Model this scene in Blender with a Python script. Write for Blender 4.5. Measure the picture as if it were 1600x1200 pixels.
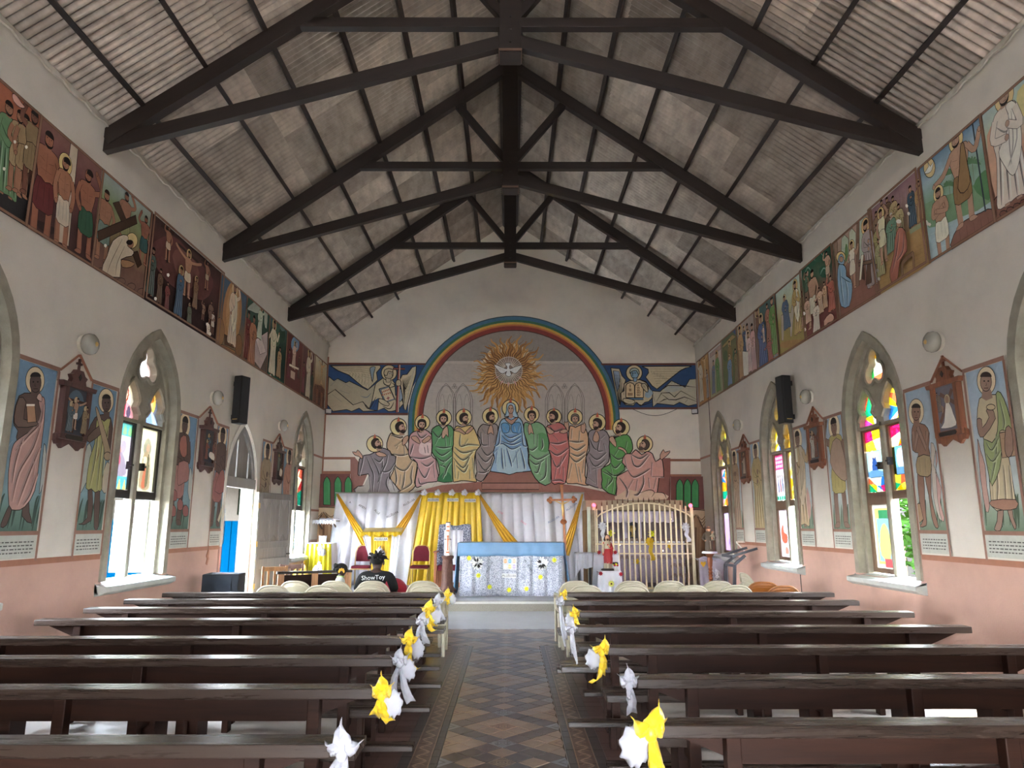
import bpy,bmesh,math,random
from math import sin,cos,pi,tan,atan,radians,sqrt,hypot
from mathutils import Vector,Matrix
from mathutils.geometry import tessellate_polygon

for o in list(bpy.data.objects):
    bpy.data.objects.remove(o)
SC=bpy.context.scene
COL=SC.collection
random.seed(7)

# ------------------------------------------------------------------ camera
FPX=1105.0                     # focal length in pixels of a 1600x1200 frame
EYE=1.6
PITCH=atan((820.0-600.0)/FPX)
YAW=-atan(3.0/FPX*cos(PITCH))
cam_d=bpy.data.cameras.new('camera')
cam=bpy.data.objects.new('camera',cam_d)
COL.objects.link(cam)
cam.location=(0,0,EYE)
cam.rotation_euler=(pi/2+PITCH,0,YAW)
cam_d.sensor_width=36
cam_d.lens=FPX/1600*36
cam_d.clip_end=300
SC.camera=cam

# ------------------------------------------------------------------ world, sun, daylight, exposure
SC.view_settings.view_transform='Standard'
SC.view_settings.look='None'
SC.view_settings.gamma=1
SC.view_settings.use_curve_mapping=False
SC.view_settings.exposure=2.7
W=bpy.data.worlds.new('sky')
SC.world=W
W.use_nodes=True
wn=W.node_tree
bg=wn.nodes['Background']
wtc=wn.nodes.new('ShaderNodeTexCoord')
wsep=wn.nodes.new('ShaderNodeSeparateXYZ')
wrmp=wn.nodes.new('ShaderNodeValToRGB')
wrmp.color_ramp.elements[0].position=0.0
wrmp.color_ramp.elements[0].color=(0.97,0.98,1.0,1)
wrmp.color_ramp.elements[1].position=0.7
wrmp.color_ramp.elements[1].color=(0.62,0.78,1.0,1)
wn.links.new(wtc.outputs['Generated'],wsep.inputs[0])
wn.links.new(wsep.outputs['Z'],wrmp.inputs[0])
wn.links.new(wrmp.outputs[0],bg.inputs[0])
bg.inputs[1].default_value=14.5
sun_d=bpy.data.lights.new('sun','SUN')
sun_d.energy=7
sun_d.angle=radians(0.6)
sun_d.color=(1.0,0.93,0.82)
sun=bpy.data.objects.new('sun',sun_d)
COL.objects.link(sun)
sun.rotation_euler=Vector((-0.55,0.16,-0.82)).to_track_quat('-Z','Y').to_euler()
# ------------------------------------------------------------------ projection between the photograph and the room's planes
_cp,_sp=cos(PITCH),sin(PITCH)
_R=Matrix.Rotation(YAW,3,'Z')
FW,UP,RT=_R @ Vector((0,_cp,_sp)),_R @ Vector((0,-_sp,_cp)),_R @ Vector((1,0,0))
def ray(x,y): return FW+RT*((x-800)/FPX)-UP*((y-600)/FPX)
def onz(x,y,z):
    d=ray(x,y);return Vector((0,0,EYE))+d*((z-EYE)/d.z)
def ony(x,y,Y):
    d=ray(x,y);return Vector((0,0,EYE))+d*(Y/d.y)
def onx(x,y,X):
    d=ray(x,y);return Vector((0,0,EYE))+d*(X/d.x)

XL,XR,YB,YF=-4.76,4.84,18.0,-3.0      # inner faces of the walls
ZE,ZR=6.25,9.73                            # eaves and ridge
ZP,YP=0.17,13.93                           # sanctuary platform: height, front edge

# ------------------------------------------------------------------ helpers
def lin(c):
    return tuple((v/255/12.92) if v/255 <= 0.04045 else ((v/255+0.055)/1.055) ** 2.4 for v in c[:3])
def hx(s):
    return (int(s[0:2],16),int(s[2:4],16),int(s[4:6],16))
GAIN=1.35
def alb(c,g=None):
    if isinstance(c,str): c=hx(c)
    g=GAIN if g is None else g
    return tuple(min(0.92,v*g) for v in lin(c))

class MB:
    """collects geometry for ONE mesh object"""
    def __init__(s): s.v=[];s.f=[];s.c=[]
    def add(s,vs,fs,col=None):
        b=len(s.v)
        s.v += [tuple(v) for v in vs]
        s.f += [tuple(i+b for i in f) for f in fs]
        if col is not None: s.c += [col]*len(fs)
        return s
    def box(s,c,d,rot=None,taper=None):
        x,y,z=d[0]/2,d[1]/2,d[2]/2
        vs=[Vector(p) for p in ((-x,-y,-z),(x,-y,-z),(x,y,-z),(-x,y,-z),(-x,-y,z),(x,-y,z),(x,y,z),(-x,y,z))]
        if taper:
            for v in vs[4:]: v.x *= taper[0];v.y *= taper[1]
        if rot is not None:
            m=rot if isinstance(rot,Matrix) else Matrix.Rotation(rot,3,'Z')
            vs=[m @ v for v in vs]
        c=Vector(c)
        return s.add([v+c for v in vs],[(0,3,2,1),(4,5,6,7),(0,1,5,4),(1,2,6,5),(2,3,7,6),(3,0,4,7)])
    def bb(s,x0,x1,y0,y1,z0,z1):
        return s.box(((x0+x1)/2,(y0+y1)/2,(z0+z1)/2),(abs(x1-x0),abs(y1-y0),abs(z1-z0)))
    def bar(s,a,b,w,h,up=(0,0,1)):
        a,b=Vector(a),Vector(b);d=(b-a).normalized()
        r=d.cross(Vector(up)).normalized()*(w/2);u=r.cross(d).normalized()*(h/2)
        vs=[a-r-u,a+r-u,a+r+u,a-r+u,b-r-u,b+r-u,b+r+u,b-r+u]
        return s.add(vs,[(0,3,2,1),(4,5,6,7),(0,1,5,4),(1,2,6,5),(2,3,7,6),(3,0,4,7)])
    def tube(s,pts,r,n=8,close=False):
        pts=[Vector(p) for p in pts];N=len(pts)
        rr=r if isinstance(r,(list,tuple)) else [r]*N
        rings=[];prev=None
        for i,p in enumerate(pts):
            if close: t=pts[(i+1) % N]-pts[i-1]
            else: t=pts[min(i+1,N-1)]-pts[max(i-1,0)]
            t.normalize()
            ref=prev if prev is not None else (Vector((0,0,1)) if abs(t.z) < .9 else Vector((1,0,0)))
            a=(ref-t*ref.dot(t)).normalized();b=t.cross(a);prev=a
            rings.append([p+a*(rr[i]*cos(2*pi*k/n))+b*(rr[i]*sin(2*pi*k/n)) for k in range(n)])
        vs=[v for q in rings for v in q];fs=[]
        for i in range(N if close else N-1):
            j=(i+1) % N
            for k in range(n): fs.append((i*n+k,i*n+(k+1) % n,j*n+(k+1) % n,j*n+k))
        if not close: fs += [tuple(range(n-1,-1,-1)),tuple((N-1)*n+k for k in range(n))]
        return s.add(vs,fs)
    def lathe(s,prof,c=(0,0,0),n=16,sx=1,sy=1,wob=0):
        vs=[];fs=[];c=Vector(c)
        for i,(r,z) in enumerate(prof):
            for k in range(n):
                a=2*pi*k/n;q=r*(1+wob*sin(5*a+i))
                vs.append(c+Vector((q*cos(a)*sx,q*sin(a)*sy,z)))
        m=len(prof)
        for i in range(m-1):
            for k in range(n): fs.append((i*n+k,i*n+(k+1) % n,(i+1)*n+(k+1) % n,(i+1)*n+k))
        fs += [tuple(range(n-1,-1,-1)),tuple((m-1)*n+k for k in range(n))]
        return s.add(vs,fs)
    def ball(s,c,r,n=12,m=8):
        r=r if isinstance(r,(tuple,list)) else (r,r,r);c=Vector(c)
        vs=[c+Vector((0,0,-r[2]))];fs=[]
        for i in range(1,m):
            t=pi*i/m-pi/2
            for k in range(n):
                a=2*pi*k/n
                vs.append(c+Vector((r[0]*cos(t)*cos(a),r[1]*cos(t)*sin(a),r[2]*sin(t))))
        vs.append(c+Vector((0,0,r[2])));L=len(vs)-1
        for k in range(n):
            fs.append((0,1+(k+1) % n,1+k));fs.append((L,L-n+k,L-n+(k+1) % n))
        for i in range(m-2):
            for k in range(n):
                fs.append((1+i*n+k,1+i*n+(k+1) % n,1+(i+1)*n+(k+1) % n,1+(i+1)*n+k))
        return s.add(vs,fs)
    def grid(s,fn,nu,nv):
        vs=[fn(i/nu,j/nv) for j in range(nv+1) for i in range(nu+1)]
        fs=[(j*(nu+1)+i,j*(nu+1)+i+1,(j+1)*(nu+1)+i+1,(j+1)*(nu+1)+i) for j in range(nv) for i in range(nu)]
        return s.add(vs,fs)
    def prism(s,poly,fn,d):
        """poly: 2-D outline; fn(a,b,t): its place in the room, t = 0..d through the thickness"""
        n=len(poly)
        tri=tessellate_polygon([[Vector((a,b,0)) for a,b in poly]])
        vs=[fn(a,b,0) for a,b in poly]+[fn(a,b,d) for a,b in poly]
        fs=[tuple(t) for t in tri]+[tuple(i+n for i in reversed(t)) for t in tri]
        fs += [(i,(i+1) % n,(i+1) % n+n,i+n) for i in range(n)]
        return s.add(vs,fs)
    def build(s,name,mat,parent=None,smooth=False,loc=None,thick=0,bevel=0,sub=0,normals=True):
        me=bpy.data.meshes.new(name)
        me.from_pydata(s.v,[],s.f)
        if s.c:
            at=me.color_attributes.new('Col','FLOAT_COLOR','CORNER')
            buf=[]
            for p in me.polygons:
                col=s.c[p.index]
                if isinstance(col[0],(tuple,list)):
                    for q in col: buf += [q[0],q[1],q[2],1.0]
                else:
                    buf += [col[0],col[1],col[2],1.0]*p.loop_total
            at.data.foreach_set('color',buf)
        elif normals:
            bm=bmesh.new();bm.from_mesh(me)
            bmesh.ops.recalc_face_normals(bm,faces=bm.faces)
            bm.to_mesh(me);bm.free()
        if smooth:
            me.polygons.foreach_set('use_smooth',[True]*len(me.polygons))
            me.set_sharp_from_angle(angle=radians(smooth if smooth is not True else 50))
        me.update()
        return link(name,me,mat,parent,loc,thick,bevel,sub)

def link(name,me,mat,parent=None,loc=None,thick=0,bevel=0,sub=0):
    o=bpy.data.objects.new(name,me);COL.objects.link(o)
    if mat is not None and not me.materials: me.materials.append(mat)
    if parent is not None: o.parent=parent
    if loc is not None: o.location=loc
    if thick:
        m=o.modifiers.new('thickness','SOLIDIFY');m.thickness=thick;m.offset=0
    if bevel:
        m=o.modifiers.new('bevel','BEVEL');m.width=bevel;m.segments=2;m.limit_method='ANGLE'
    if sub:
        m=o.modifiers.new('sub','SUBSURF');m.levels=sub;m.render_levels=sub
    return o

def tag(o,label=None,cat=None,group=None,kind=None):
    if label: o['label']=label
    if cat: o['category']=cat
    if group: o['group']=group
    if kind: o['kind']=kind
    return o
def thing(name,label,cat,loc=(0,0,0),rz=0,group=None):
    o=bpy.data.objects.new(name,None);COL.objects.link(o)
    o.location=loc;o.rotation_euler=(0,0,rz);o.empty_display_size=.1
    return tag(o,label,cat,group)
KIDS={}
def copy_tree(o,parent=None):
    c=o.copy();COL.objects.link(c)
    if parent is not None: c.parent=parent
    for ch in [q for q in o.children]: copy_tree(ch,c)
    return c
def unparent_world(o,parent):
    """keep a mesh modelled in room coordinates when it hangs under an Empty that stands elsewhere"""
    o.parent=parent;o.matrix_parent_inverse=Matrix.LocRotScale(parent.location,parent.rotation_euler,None).inverted()

def text_mesh(body,size,mat,name='lettering',place=None,parent=None,label=None):
    cu=bpy.data.curves.new(name,'FONT');cu.body=body;cu.size=size
    cu.align_x='CENTER';cu.align_y='CENTER';cu.extrude=0.0008;cu.resolution_u=2
    t=bpy.data.objects.new(name,cu);COL.objects.link(t)
    dg=bpy.context.evaluated_depsgraph_get()
    me=bpy.data.meshes.new_from_object(t.evaluated_get(dg))
    bpy.data.objects.remove(t)
    o=link(name,me,None,parent)
    me.materials.clear();me.materials.append(mat)
    if place is not None: o.matrix_local=place
    if label: o['label']=label
    return o
# lettering frames: text plane facing -y (to the camera), +x (left wall), -x (right wall)
def face_cam(p,roll=0): return Matrix.Translation(p) @ Matrix.Rotation(pi/2,4,'X') @ Matrix.Rotation(roll,4,'Z')
def face_right(p): return Matrix.Translation(p) @ Matrix.Rotation(pi/2,4,'Z') @ Matrix.Rotation(pi/2,4,'X')
def face_left(p): return Matrix.Translation(p) @ Matrix.Rotation(-pi/2,4,'Z') @ Matrix.Rotation(pi/2,4,'X')

# ------------------------------------------------------------------ materials
def nodes(m):
    m.use_nodes=True;nt=m.node_tree
    return nt,nt.nodes,nt.links,nt.nodes['Principled BSDF']
def ramp(N,L,src,stops):
    r=N.new('ShaderNodeValToRGB');e=r.color_ramp.elements
    while len(e) > 1: e.remove(e[-1])
    e[0].position=stops[0][0];e[0].color=(*stops[0][1],1)
    for p,c in stops[1:]:
        q=e.new(p);q.color=(*c,1)
    L.new(src,r.inputs[0]);return r.outputs[0]
def tri(c,f): return tuple(max(0,min(.95,v*f)) for v in c)
def pbr(name,col,rough=.6,metal=0,var=.12,scale=8,bump=0,bscale=40,stretch=None,spec=.5,rnd=0,coord='Object',sheen=0,coat=0):
    m=bpy.data.materials.new(name);nt,N,L,B=nodes(m)
    if isinstance(col,str): col=alb(col)
    tc=N.new('ShaderNodeTexCoord');mp=N.new('ShaderNodeMapping')
    if stretch: mp.inputs['Scale'].default_value=stretch
    L.new(tc.outputs[coord],mp.inputs[0])
    nz=N.new('ShaderNodeTexNoise');nz.inputs['Scale'].default_value=scale;nz.inputs['Detail'].default_value=6
    nz.inputs['Roughness'].default_value=.62
    L.new(mp.outputs[0],nz.inputs[0])
    out=ramp(N,L,nz.outputs[0],[(.25,tri(col,1-var)),(.5,col),(.75,tri(col,1+var))])
    if rnd:
        oi=N.new('ShaderNodeObjectInfo');mr=N.new('ShaderNodeMapRange')
        mr.inputs[3].default_value=1-rnd;mr.inputs[4].default_value=1+rnd
        L.new(oi.outputs['Random'],mr.inputs[0])
        mx=N.new('ShaderNodeMix');mx.data_type='RGBA';mx.blend_type='MULTIPLY';mx.inputs[0].default_value=1
        L.new(out,mx.inputs[6]);L.new(mr.outputs[0],mx.inputs[7]);out=mx.outputs[2]
    L.new(out,B.inputs['Base Color'])
    B.inputs['Roughness'].default_value=rough;B.inputs['Metallic'].default_value=metal
    B.inputs['Specular IOR Level'].default_value=spec
    if sheen: B.inputs['Sheen Weight'].default_value=sheen
    if coat: B.inputs['Coat Weight'].default_value=coat
    if bump:
        n2=N.new('ShaderNodeTexNoise');n2.inputs['Scale'].default_value=bscale;n2.inputs['Detail'].default_value=5
        L.new(mp.outputs[0],n2.inputs[0])
        bp=N.new('ShaderNodeBump');bp.inputs['Strength'].default_value=bump;bp.inputs['Distance'].default_value=.01
        L.new(n2.outputs[0],bp.inputs['Height']);L.new(bp.outputs[0],B.inputs['Normal'])
    return m
def painted(name='mural_paint',rough=.7,wear=.10,spec=.3):
    """colour of each painted shape from its colour attribute, with grain and worn specks"""
    m=bpy.data.materials.new(name);nt,N,L,B=nodes(m)
    at=N.new('ShaderNodeVertexColor');at.layer_name='Col'
    tc=N.new('ShaderNodeTexCoord')
    nz=N.new('ShaderNodeTexNoise');nz.inputs['Scale'].default_value=9;nz.inputs['Detail'].default_value=8;nz.inputs['Roughness'].default_value=.7
    L.new(tc.outputs['Object'],nz.inputs[0])
    mr=N.new('ShaderNodeMapRange');mr.inputs[1].default_value=.3;mr.inputs[2].default_value=.7
    mr.inputs[3].default_value=1-wear;mr.inputs[4].default_value=1+wear
    L.new(nz.outputs[0],mr.inputs[0])
    mx=N.new('ShaderNodeMix');mx.data_type='RGBA';mx.blend_type='MULTIPLY';mx.inputs[0].default_value=1
    L.new(at.outputs[0],mx.inputs[6]);L.new(mr.outputs[0],mx.inputs[7])
    L.new(mx.outputs[2],B.inputs['Base Color'])
    B.inputs['Roughness'].default_value=rough;B.inputs['Specular IOR Level'].default_value=spec
    return m
def wood(name,col,rough=.45,dark=.55,axis='X',scale=3,rnd=.12,spec=.5):
    m=bpy.data.materials.new(name);nt,N,L,B=nodes(m)
    if isinstance(col,str): col=alb(col)
    tc=N.new('ShaderNodeTexCoord');mp=N.new('ShaderNodeMapping')
    st={'X': (.35,6,6),'Y': (6,.35,6),'Z': (6,6,.35)}[axis]
    mp.inputs['Scale'].default_value=st;L.new(tc.outputs['Object'],mp.inputs[0])
    nz=N.new('ShaderNodeTexNoise');nz.inputs['Scale'].default_value=scale;nz.inputs['Detail'].default_value=9
    nz.inputs['Roughness'].default_value=.65;nz.inputs['Distortion'].default_value=.8
    L.new(mp.outputs[0],nz.inputs[0])
    out=ramp(N,L,nz.outputs[0],[(.28,tri(col,dark)),(.5,col),(.72,tri(col,1.35))])
    oi=N.new('ShaderNodeObjectInfo');mr=N.new('ShaderNodeMapRange')
    mr.inputs[3].default_value=1-rnd;mr.inputs[4].default_value=1+rnd
    L.new(oi.outputs['Random'],mr.inputs[0])
    mx=N.new('ShaderNodeMix');mx.data_type='RGBA';mx.blend_type='MULTIPLY';mx.inputs[0].default_value=1
    L.new(out,mx.inputs[6]);L.new(mr.outputs[0],mx.inputs[7])
    L.new(mx.outputs[2],B.inputs['Base Color'])
    rr=N.new('ShaderNodeMapRange');rr.inputs[3].default_value=rough-.1;rr.inputs[4].default_value=rough+.15
    L.new(nz.outputs[0],rr.inputs[0]);L.new(rr.outputs[0],B.inputs['Roughness'])
    B.inputs['Specular IOR Level'].default_value=spec
    bp=N.new('ShaderNodeBump');bp.inputs['Strength'].default_value=.25;bp.inputs['Distance'].default_value=.004
    L.new(nz.outputs[0],bp.inputs['Height']);L.new(bp.outputs[0],B.inputs['Normal'])
    return m
def glass_mat(name,wear=.1,tr=.45,gain=.065):
    """stained or painted glass: part clear tint, part milky, its colour from the piece's colour attribute"""
    m=bpy.data.materials.new(name);nt,N,L,B=nodes(m);N.remove(B)
    at=N.new('ShaderNodeVertexColor');at.layer_name='Col'
    t1=N.new('ShaderNodeBsdfTransparent');t2=N.new('ShaderNodeBsdfTranslucent');g=N.new('ShaderNodeBsdfGlossy')
    g.inputs['Roughness'].default_value=.1
    nz=N.new('ShaderNodeTexNoise');nz.inputs['Scale'].default_value=30
    tc=N.new('ShaderNodeTexCoord');L.new(tc.outputs['Object'],nz.inputs[0])
    mr=N.new('ShaderNodeMapRange');mr.inputs[3].default_value=gain*(1-wear);mr.inputs[4].default_value=gain*(1+wear)
    L.new(nz.outputs[0],mr.inputs[0])
    mx=N.new('ShaderNodeMix');mx.data_type='RGBA';mx.blend_type='MULTIPLY';mx.inputs[0].default_value=1
    L.new(at.outputs[0],mx.inputs[6]);L.new(mr.outputs[0],mx.inputs[7])
    L.new(mx.outputs[2],t1.inputs[0]);L.new(mx.outputs[2],t2.inputs[0])
    a=N.new('ShaderNodeMixShader');a.inputs[0].default_value=1-tr
    L.new(t1.outputs[0],a.inputs[1]);L.new(t2.outputs[0],a.inputs[2])
    b=N.new('ShaderNodeMixShader');b.inputs[0].default_value=.04
    L.new(a.outputs[0],b.inputs[1]);L.new(g.outputs[0],b.inputs[2])
    L.new(b.outputs[0],N['Material Output'].inputs[0])
    return m
def emit(name,col,power):
    m=bpy.data.materials.new(name);nt,N,L,B=nodes(m)
    B.inputs['Base Color'].default_value=(*col,1)
    B.inputs['Emission Color'].default_value=(*col,1);B.inputs['Emission Strength'].default_value=power
    return m
def wall_mat(name,upper,lower,zsplit):
    m=bpy.data.materials.new(name);nt,N,L,B=nodes(m)
    ge=N.new('ShaderNodeNewGeometry');sp=N.new('ShaderNodeSeparateXYZ');L.new(ge.outputs['Position'],sp.inputs[0])
    nz=N.new('ShaderNodeTexNoise');nz.inputs['Scale'].default_value=1.3;nz.inputs['Detail'].default_value=10;nz.inputs['Roughness'].default_value=.6
    L.new(ge.outputs['Position'],nz.inputs[0])
    n2=N.new('ShaderNodeTexNoise');n2.inputs['Scale'].default_value=60;n2.inputs['Detail'].default_value=4
    L.new(ge.outputs['Position'],n2.inputs[0])
    cu=ramp(N,L,nz.outputs[0],[(.3,tri(upper,.9)),(.5,upper),(.72,tri(upper,1.06))])
    cl=ramp(N,L,nz.outputs[0],[(.3,tri(lower,.86)),(.5,lower),(.75,tri(lower,1.1))])
    gt=N.new('ShaderNodeMath');gt.operation='GREATER_THAN';gt.inputs[1].default_value=zsplit
    L.new(sp.outputs[2],gt.inputs[0])
    mx=N.new('ShaderNodeMix');mx.data_type='RGBA'
    L.new(gt.outputs[0],mx.inputs[0]);L.new(cl,mx.inputs[6]);L.new(cu,mx.inputs[7])
    L.new(mx.outputs[2],B.inputs['Base Color']);B.inputs['Roughness'].default_value=.62
    B.inputs['Specular IOR Level'].default_value=.35
    bp=N.new('ShaderNodeBump');bp.inputs['Strength'].default_value=.18;bp.inputs['Distance'].default_value=.01
    L.new(n2.outputs[0],bp.inputs['Height']);L.new(bp.outputs[0],B.inputs['Normal'])
    return m

GREY=alb((193,187,176));PINK=alb((172,140,126))
M=dict(
    wall=wall_mat('wall_plaster',GREY,PINK,1.25),
    backwall=wall_mat('back_wall_plaster',alb((206,199,186)),alb((160,128,116)),1.25),
    outer=pbr('outer_plaster',alb((205,196,180),.5),.8),
    stone=pbr('window_stone',alb((146,140,124),1.1),.75,var=.25,scale=5,bump=.35,bscale=50),
    sill=pbr('sill_cement',alb((165,168,162)),.6,var=.15,scale=6,bump=.2),
    roof=pbr('corrugated_iron',alb((146,136,124)),.40,var=.42,scale=1.7,rnd=.3,stretch=(1,2.5,1),spec=.7,metal=.55),
    timber=wood('truss_timber',alb((34,25,21)),.5,.6,'X',3),
    bench=wood('bench_wood',alb((36,19,12)),.5,.5,'X',3,.08,.16),
    bench_top=wood('bench_top_wood',alb((40,30,24)),.25,.5,'X',4,.08),
    cement=pbr('floor_cement',alb((146,136,126)),.3,var=.22,scale=2.5,bump=.05,bscale=20),
    screed=pbr('sanctuary_screed',alb((150,150,150)),.3,var=.1,scale=2),
    riser=pbr('terrazzo_riser',alb((106,102,90)),.5,var=.3,scale=60),
    paint=painted(),
    tilepaint=painted('floor_tile_glaze',.28,.14,.5),
    trim=pbr('brown_painted_trim',alb((142,96,74)),.55,var=.12),
    glass=glass_mat('stained_glass'),pglass=glass_mat('painted_glass',.1,.12,.06),cglass=glass_mat('clear_glass',.05,.94,.8),
    iron=pbr('dark_casement_metal',alb((40,36,34)),.45,.3,var=.15),
    frame_wood=pbr('brown_casement_wood',alb((98,76,58)),.5,var=.2,stretch=(1,1,.2)),
    black=pbr('black_paint',alb((26,26,28),.5),.45,var=.1),
    blackcloth=pbr('black_cotton',alb((24,25,27),.3),.9,var=.15,bump=.2,bscale=80),
    greydoor=wood('grey_door_paint',alb((112,108,104)),.5,.85,'Z',3),
    white_wood=pbr('white_frame_paint',alb((200,200,186),.8),.45,var=.06),
    net=pbr('white_net',alb((150,150,156)),.6,var=.06),
    white=pbr('white_satin',alb((205,205,212),1.15),.45,var=.05,sheen=.2),
    yellow=pbr('yellow_satin',alb((226,190,32),1.0),.42,var=.08,sheen=.15),
    yellow2=pbr('orange_yellow_satin',alb((222,172,40),.95),.42,var=.08),
    blue=pbr('blue_satin',alb((120,164,204),.75),.42,var=.06),
    plastic=pbr('cream_plastic',alb((196,188,162),.8),.38,var=.05),
    plastic_or=pbr('orange_plastic',alb((186,112,40),.6),.38,var=.06),
    crimson=pbr('crimson_fabric',alb((124,22,44),.8),.8,var=.12,bump=.1),
    brass=pbr('gold_metal',alb((190,160,100)),.35,.7,var=.05),
    gatecream=pbr('cream_gate_paint',alb((222,202,170)),.4,var=.08),
    skin=pbr('dark_skin',alb((72,50,42),.7),.5,var=.08),
    hair=pbr('black_hair',alb((20,17,17),.4),.8,var=.2,bump=.4,bscale=60),
    ink=pbr('black_ink',(.012,.012,.014),.7,var=.05),
    paper=pbr('white_paper',alb((226,226,224),.85),.7,var=.02),
)

# ------------------------------------------------------------------ painting: flat painted shapes, each a thin layer on its wall
INK='2a231f'
def catmull(pts,closed,k=4):
    n=len(pts);out=[]
    rng=range(n) if closed else range(n-1)
    for i in rng:
        p0=pts[(i-1) % n] if closed or i > 0 else pts[0]
        p1=pts[i];p2=pts[(i+1) % n]
        p3=pts[(i+2) % n] if closed or i+2 < n else pts[-1]
        for j in range(k):
            t=j/k
            out.append(tuple(.5*(2*p1[a]+(p2[a]-p0[a])*t+(2*p0[a]-5*p1[a]+4*p2[a]-p3[a])*t*t+(3*p1[a]-p0[a]-3*p2[a]+p3[a])*t**3) for a in (0,1)))
    if not closed: out.append(tuple(pts[-1]))
    return out
class Paint:
    def __init__(s,place,inv,gain=None,base=.003,step=.00012,mat='paint',parent=None):
        s.place,s.inv,s.gain,s.step,s.base=place,inv,gain,step,base
        s.A=None;s.n=0;s.T=None;s.metric=False;s.parts=[];s.mat=mat;s.parent=parent;s.black=True
    def part(s,name,label=None,kind=None):
        s.cur=MB();s.parts.append((name,label,s.cur,kind));return s
    def map(s,pts):
        if s.metric: return [tuple(p[:2]) for p in pts]
        if s.T: pts=[s.T(*p) for p in pts]
        return [s.inv(*p) for p in pts]
    def crop(s,x0,y0,k):
        s.T=lambda x,y: (x0+x/k,y0+y/k);s.metric=False;return s
    def px(s): s.T=None;s.metric=False;return s
    def m(s): s.metric=True;return s
    def col(s,c):
        c=alb(c,s.gain);y=.3*c[0]+.55*c[1]+.15*c[2]
        return tuple(v+(y-v)*s.grey for v in c)
    grey=0.0;k=1.0
    def clip(s,q):
        if s.A is None: return q
        for ax,lim,sg in ((0,s.A[0],1),(0,s.A[1],-1),(1,s.A[2],1),(1,s.A[3],-1)):
            out=[]
            for i in range(len(q)):
                a,b=q[i-1],q[i];da,db=(a[ax]-lim)*sg,(b[ax]-lim)*sg
                if (da >= 0) != (db >= 0):
                    f=da/(da-db);out.append((a[0]+(b[0]-a[0])*f,a[1]+(b[1]-a[1])*f))
                if db >= 0: out.append(b)
            q=out
            if len(q) < 3: return []
        return q
    def raw(s,pts,col,grad=None,ring=False):
        s.n += 1;t=s.base+s.n*s.step
        if ring:      # pts = quad strip left/right lists
            l,r=pts
            if s.A is not None:
                c=s.col(col)
                for i in range(len(l)-1):
                    q=s.clip([l[i],l[i+1],r[i+1],r[i]])
                    if q: s.cur.add([s.place(a,b,t) for a,b in q],[tuple(range(len(q)))],c)
                return
            vs=[s.place(a,b,t) for a,b in l]+[s.place(a,b,t) for a,b in r];n=len(l)
            s.cur.add(vs,[(i,i+1,n+i+1,n+i) for i in range(n-1)],s.col(col));return
        pts=s.clip(pts)
        if not pts: return
        tri=tessellate_polygon([[Vector((a,b,0)) for a,b in pts]])
        vs=[s.place(a,b,t) for a,b in pts]
        if grad:
            c0,c1=s.col(col),s.col(grad);lo=min(b for a,b in pts);hi=max(b for a,b in pts)
            f=[(b-lo)/max(1e-6,hi-lo) for a,b in pts]
            cv=[tuple(c1[k]+(c0[k]-c1[k])*q for k in range(3)) for q in f]
            b0=len(s.cur.v);s.cur.v += [tuple(v) for v in vs]
            for tr in tri:
                s.cur.f.append(tuple(i+b0 for i in tr));s.cur.c.append([cv[i] for i in tr])
        else: s.cur.add(vs,[tuple(q) for q in tri],s.col(col))
    def poly(s,pts,col,smooth=0,line=0,grad=None,ink=INK):
        q=s.map(pts)
        if smooth: q=catmull(q,True,smooth if smooth > 1 else 4)
        s.raw(q,col,grad)
        if line: s._stroke(q+[q[0]],line*s.k,ink,False)
        return s
    def _stroke(s,q,w,col,taper):
        n=len(q);l,r=[],[]
        for i,(a,b) in enumerate(q):
            a0,b0=q[max(i-1,0)];a1,b1=q[min(i+1,n-1)]
            d=hypot(a1-a0,b1-b0) or 1e-6
            nx,ny=-(b1-b0)/d,(a1-a0)/d
            f=i/max(1,n-1)
            ww=w/2*((.25+.75*sin(pi*f)) if taper is True else (1-.85*f if taper == 'end' else 1))
            l.append((a+nx*ww,b+ny*ww));r.append((a-nx*ww,b-ny*ww))
        s.raw((l,r),col,ring=True)
    def line(s,pts,w=.012,col=INK,smooth=True,taper=True):
        q=s.map(pts)
        if w < .0165: w *= s.k
        if smooth and len(q) > 2: q=catmull(q,False,4)
        s._stroke(q,w,col,taper);return s
    def ell(s,x,y,rx,ry,col,line=0,n=18,rot=0,a0=0,a1=2*pi,ink=INK):
        c,si=cos(rot),sin(rot)
        pts=[]
        for k in range(n):
            t=a0+(a1-a0)*k/(n if a1-a0 > 6.2 else n-1)
            u,v=rx*cos(t),ry*sin(t);pts.append((x+u*c-v*si,y+u*si+v*c))
        return s.poly(pts,col,0,line,ink=ink)
    def fold(s,pts,dark,light,w=.035,off=(0,5)):
        """a painted drapery fold: a darker band, a light band beside it, an ink line on it"""
        s.line([(x-off[0]*.8,y-off[1]*.8) for x,y in pts],w*1.5,tint(dark,.22));s.line([(x+off[0],y+off[1]) for x,y in pts],w*1.0,light);s.line(pts,w*.8,dark)
        if s.black: s.line(pts,w*(.48 if s.k > 1 else .3)/s.k,INK)
        return s
    def done(s):
        out=[]
        for name,label,mb,kind in s.parts:
            if not mb.v: continue
            o=mb.build(name,M[s.mat],None,normals=False)
            if s.parent is not None: unparent_world(o,s.parent)
            if label: o['label']=label
            if kind: o['kind']=kind
            out.append(o)
        return out
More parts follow.
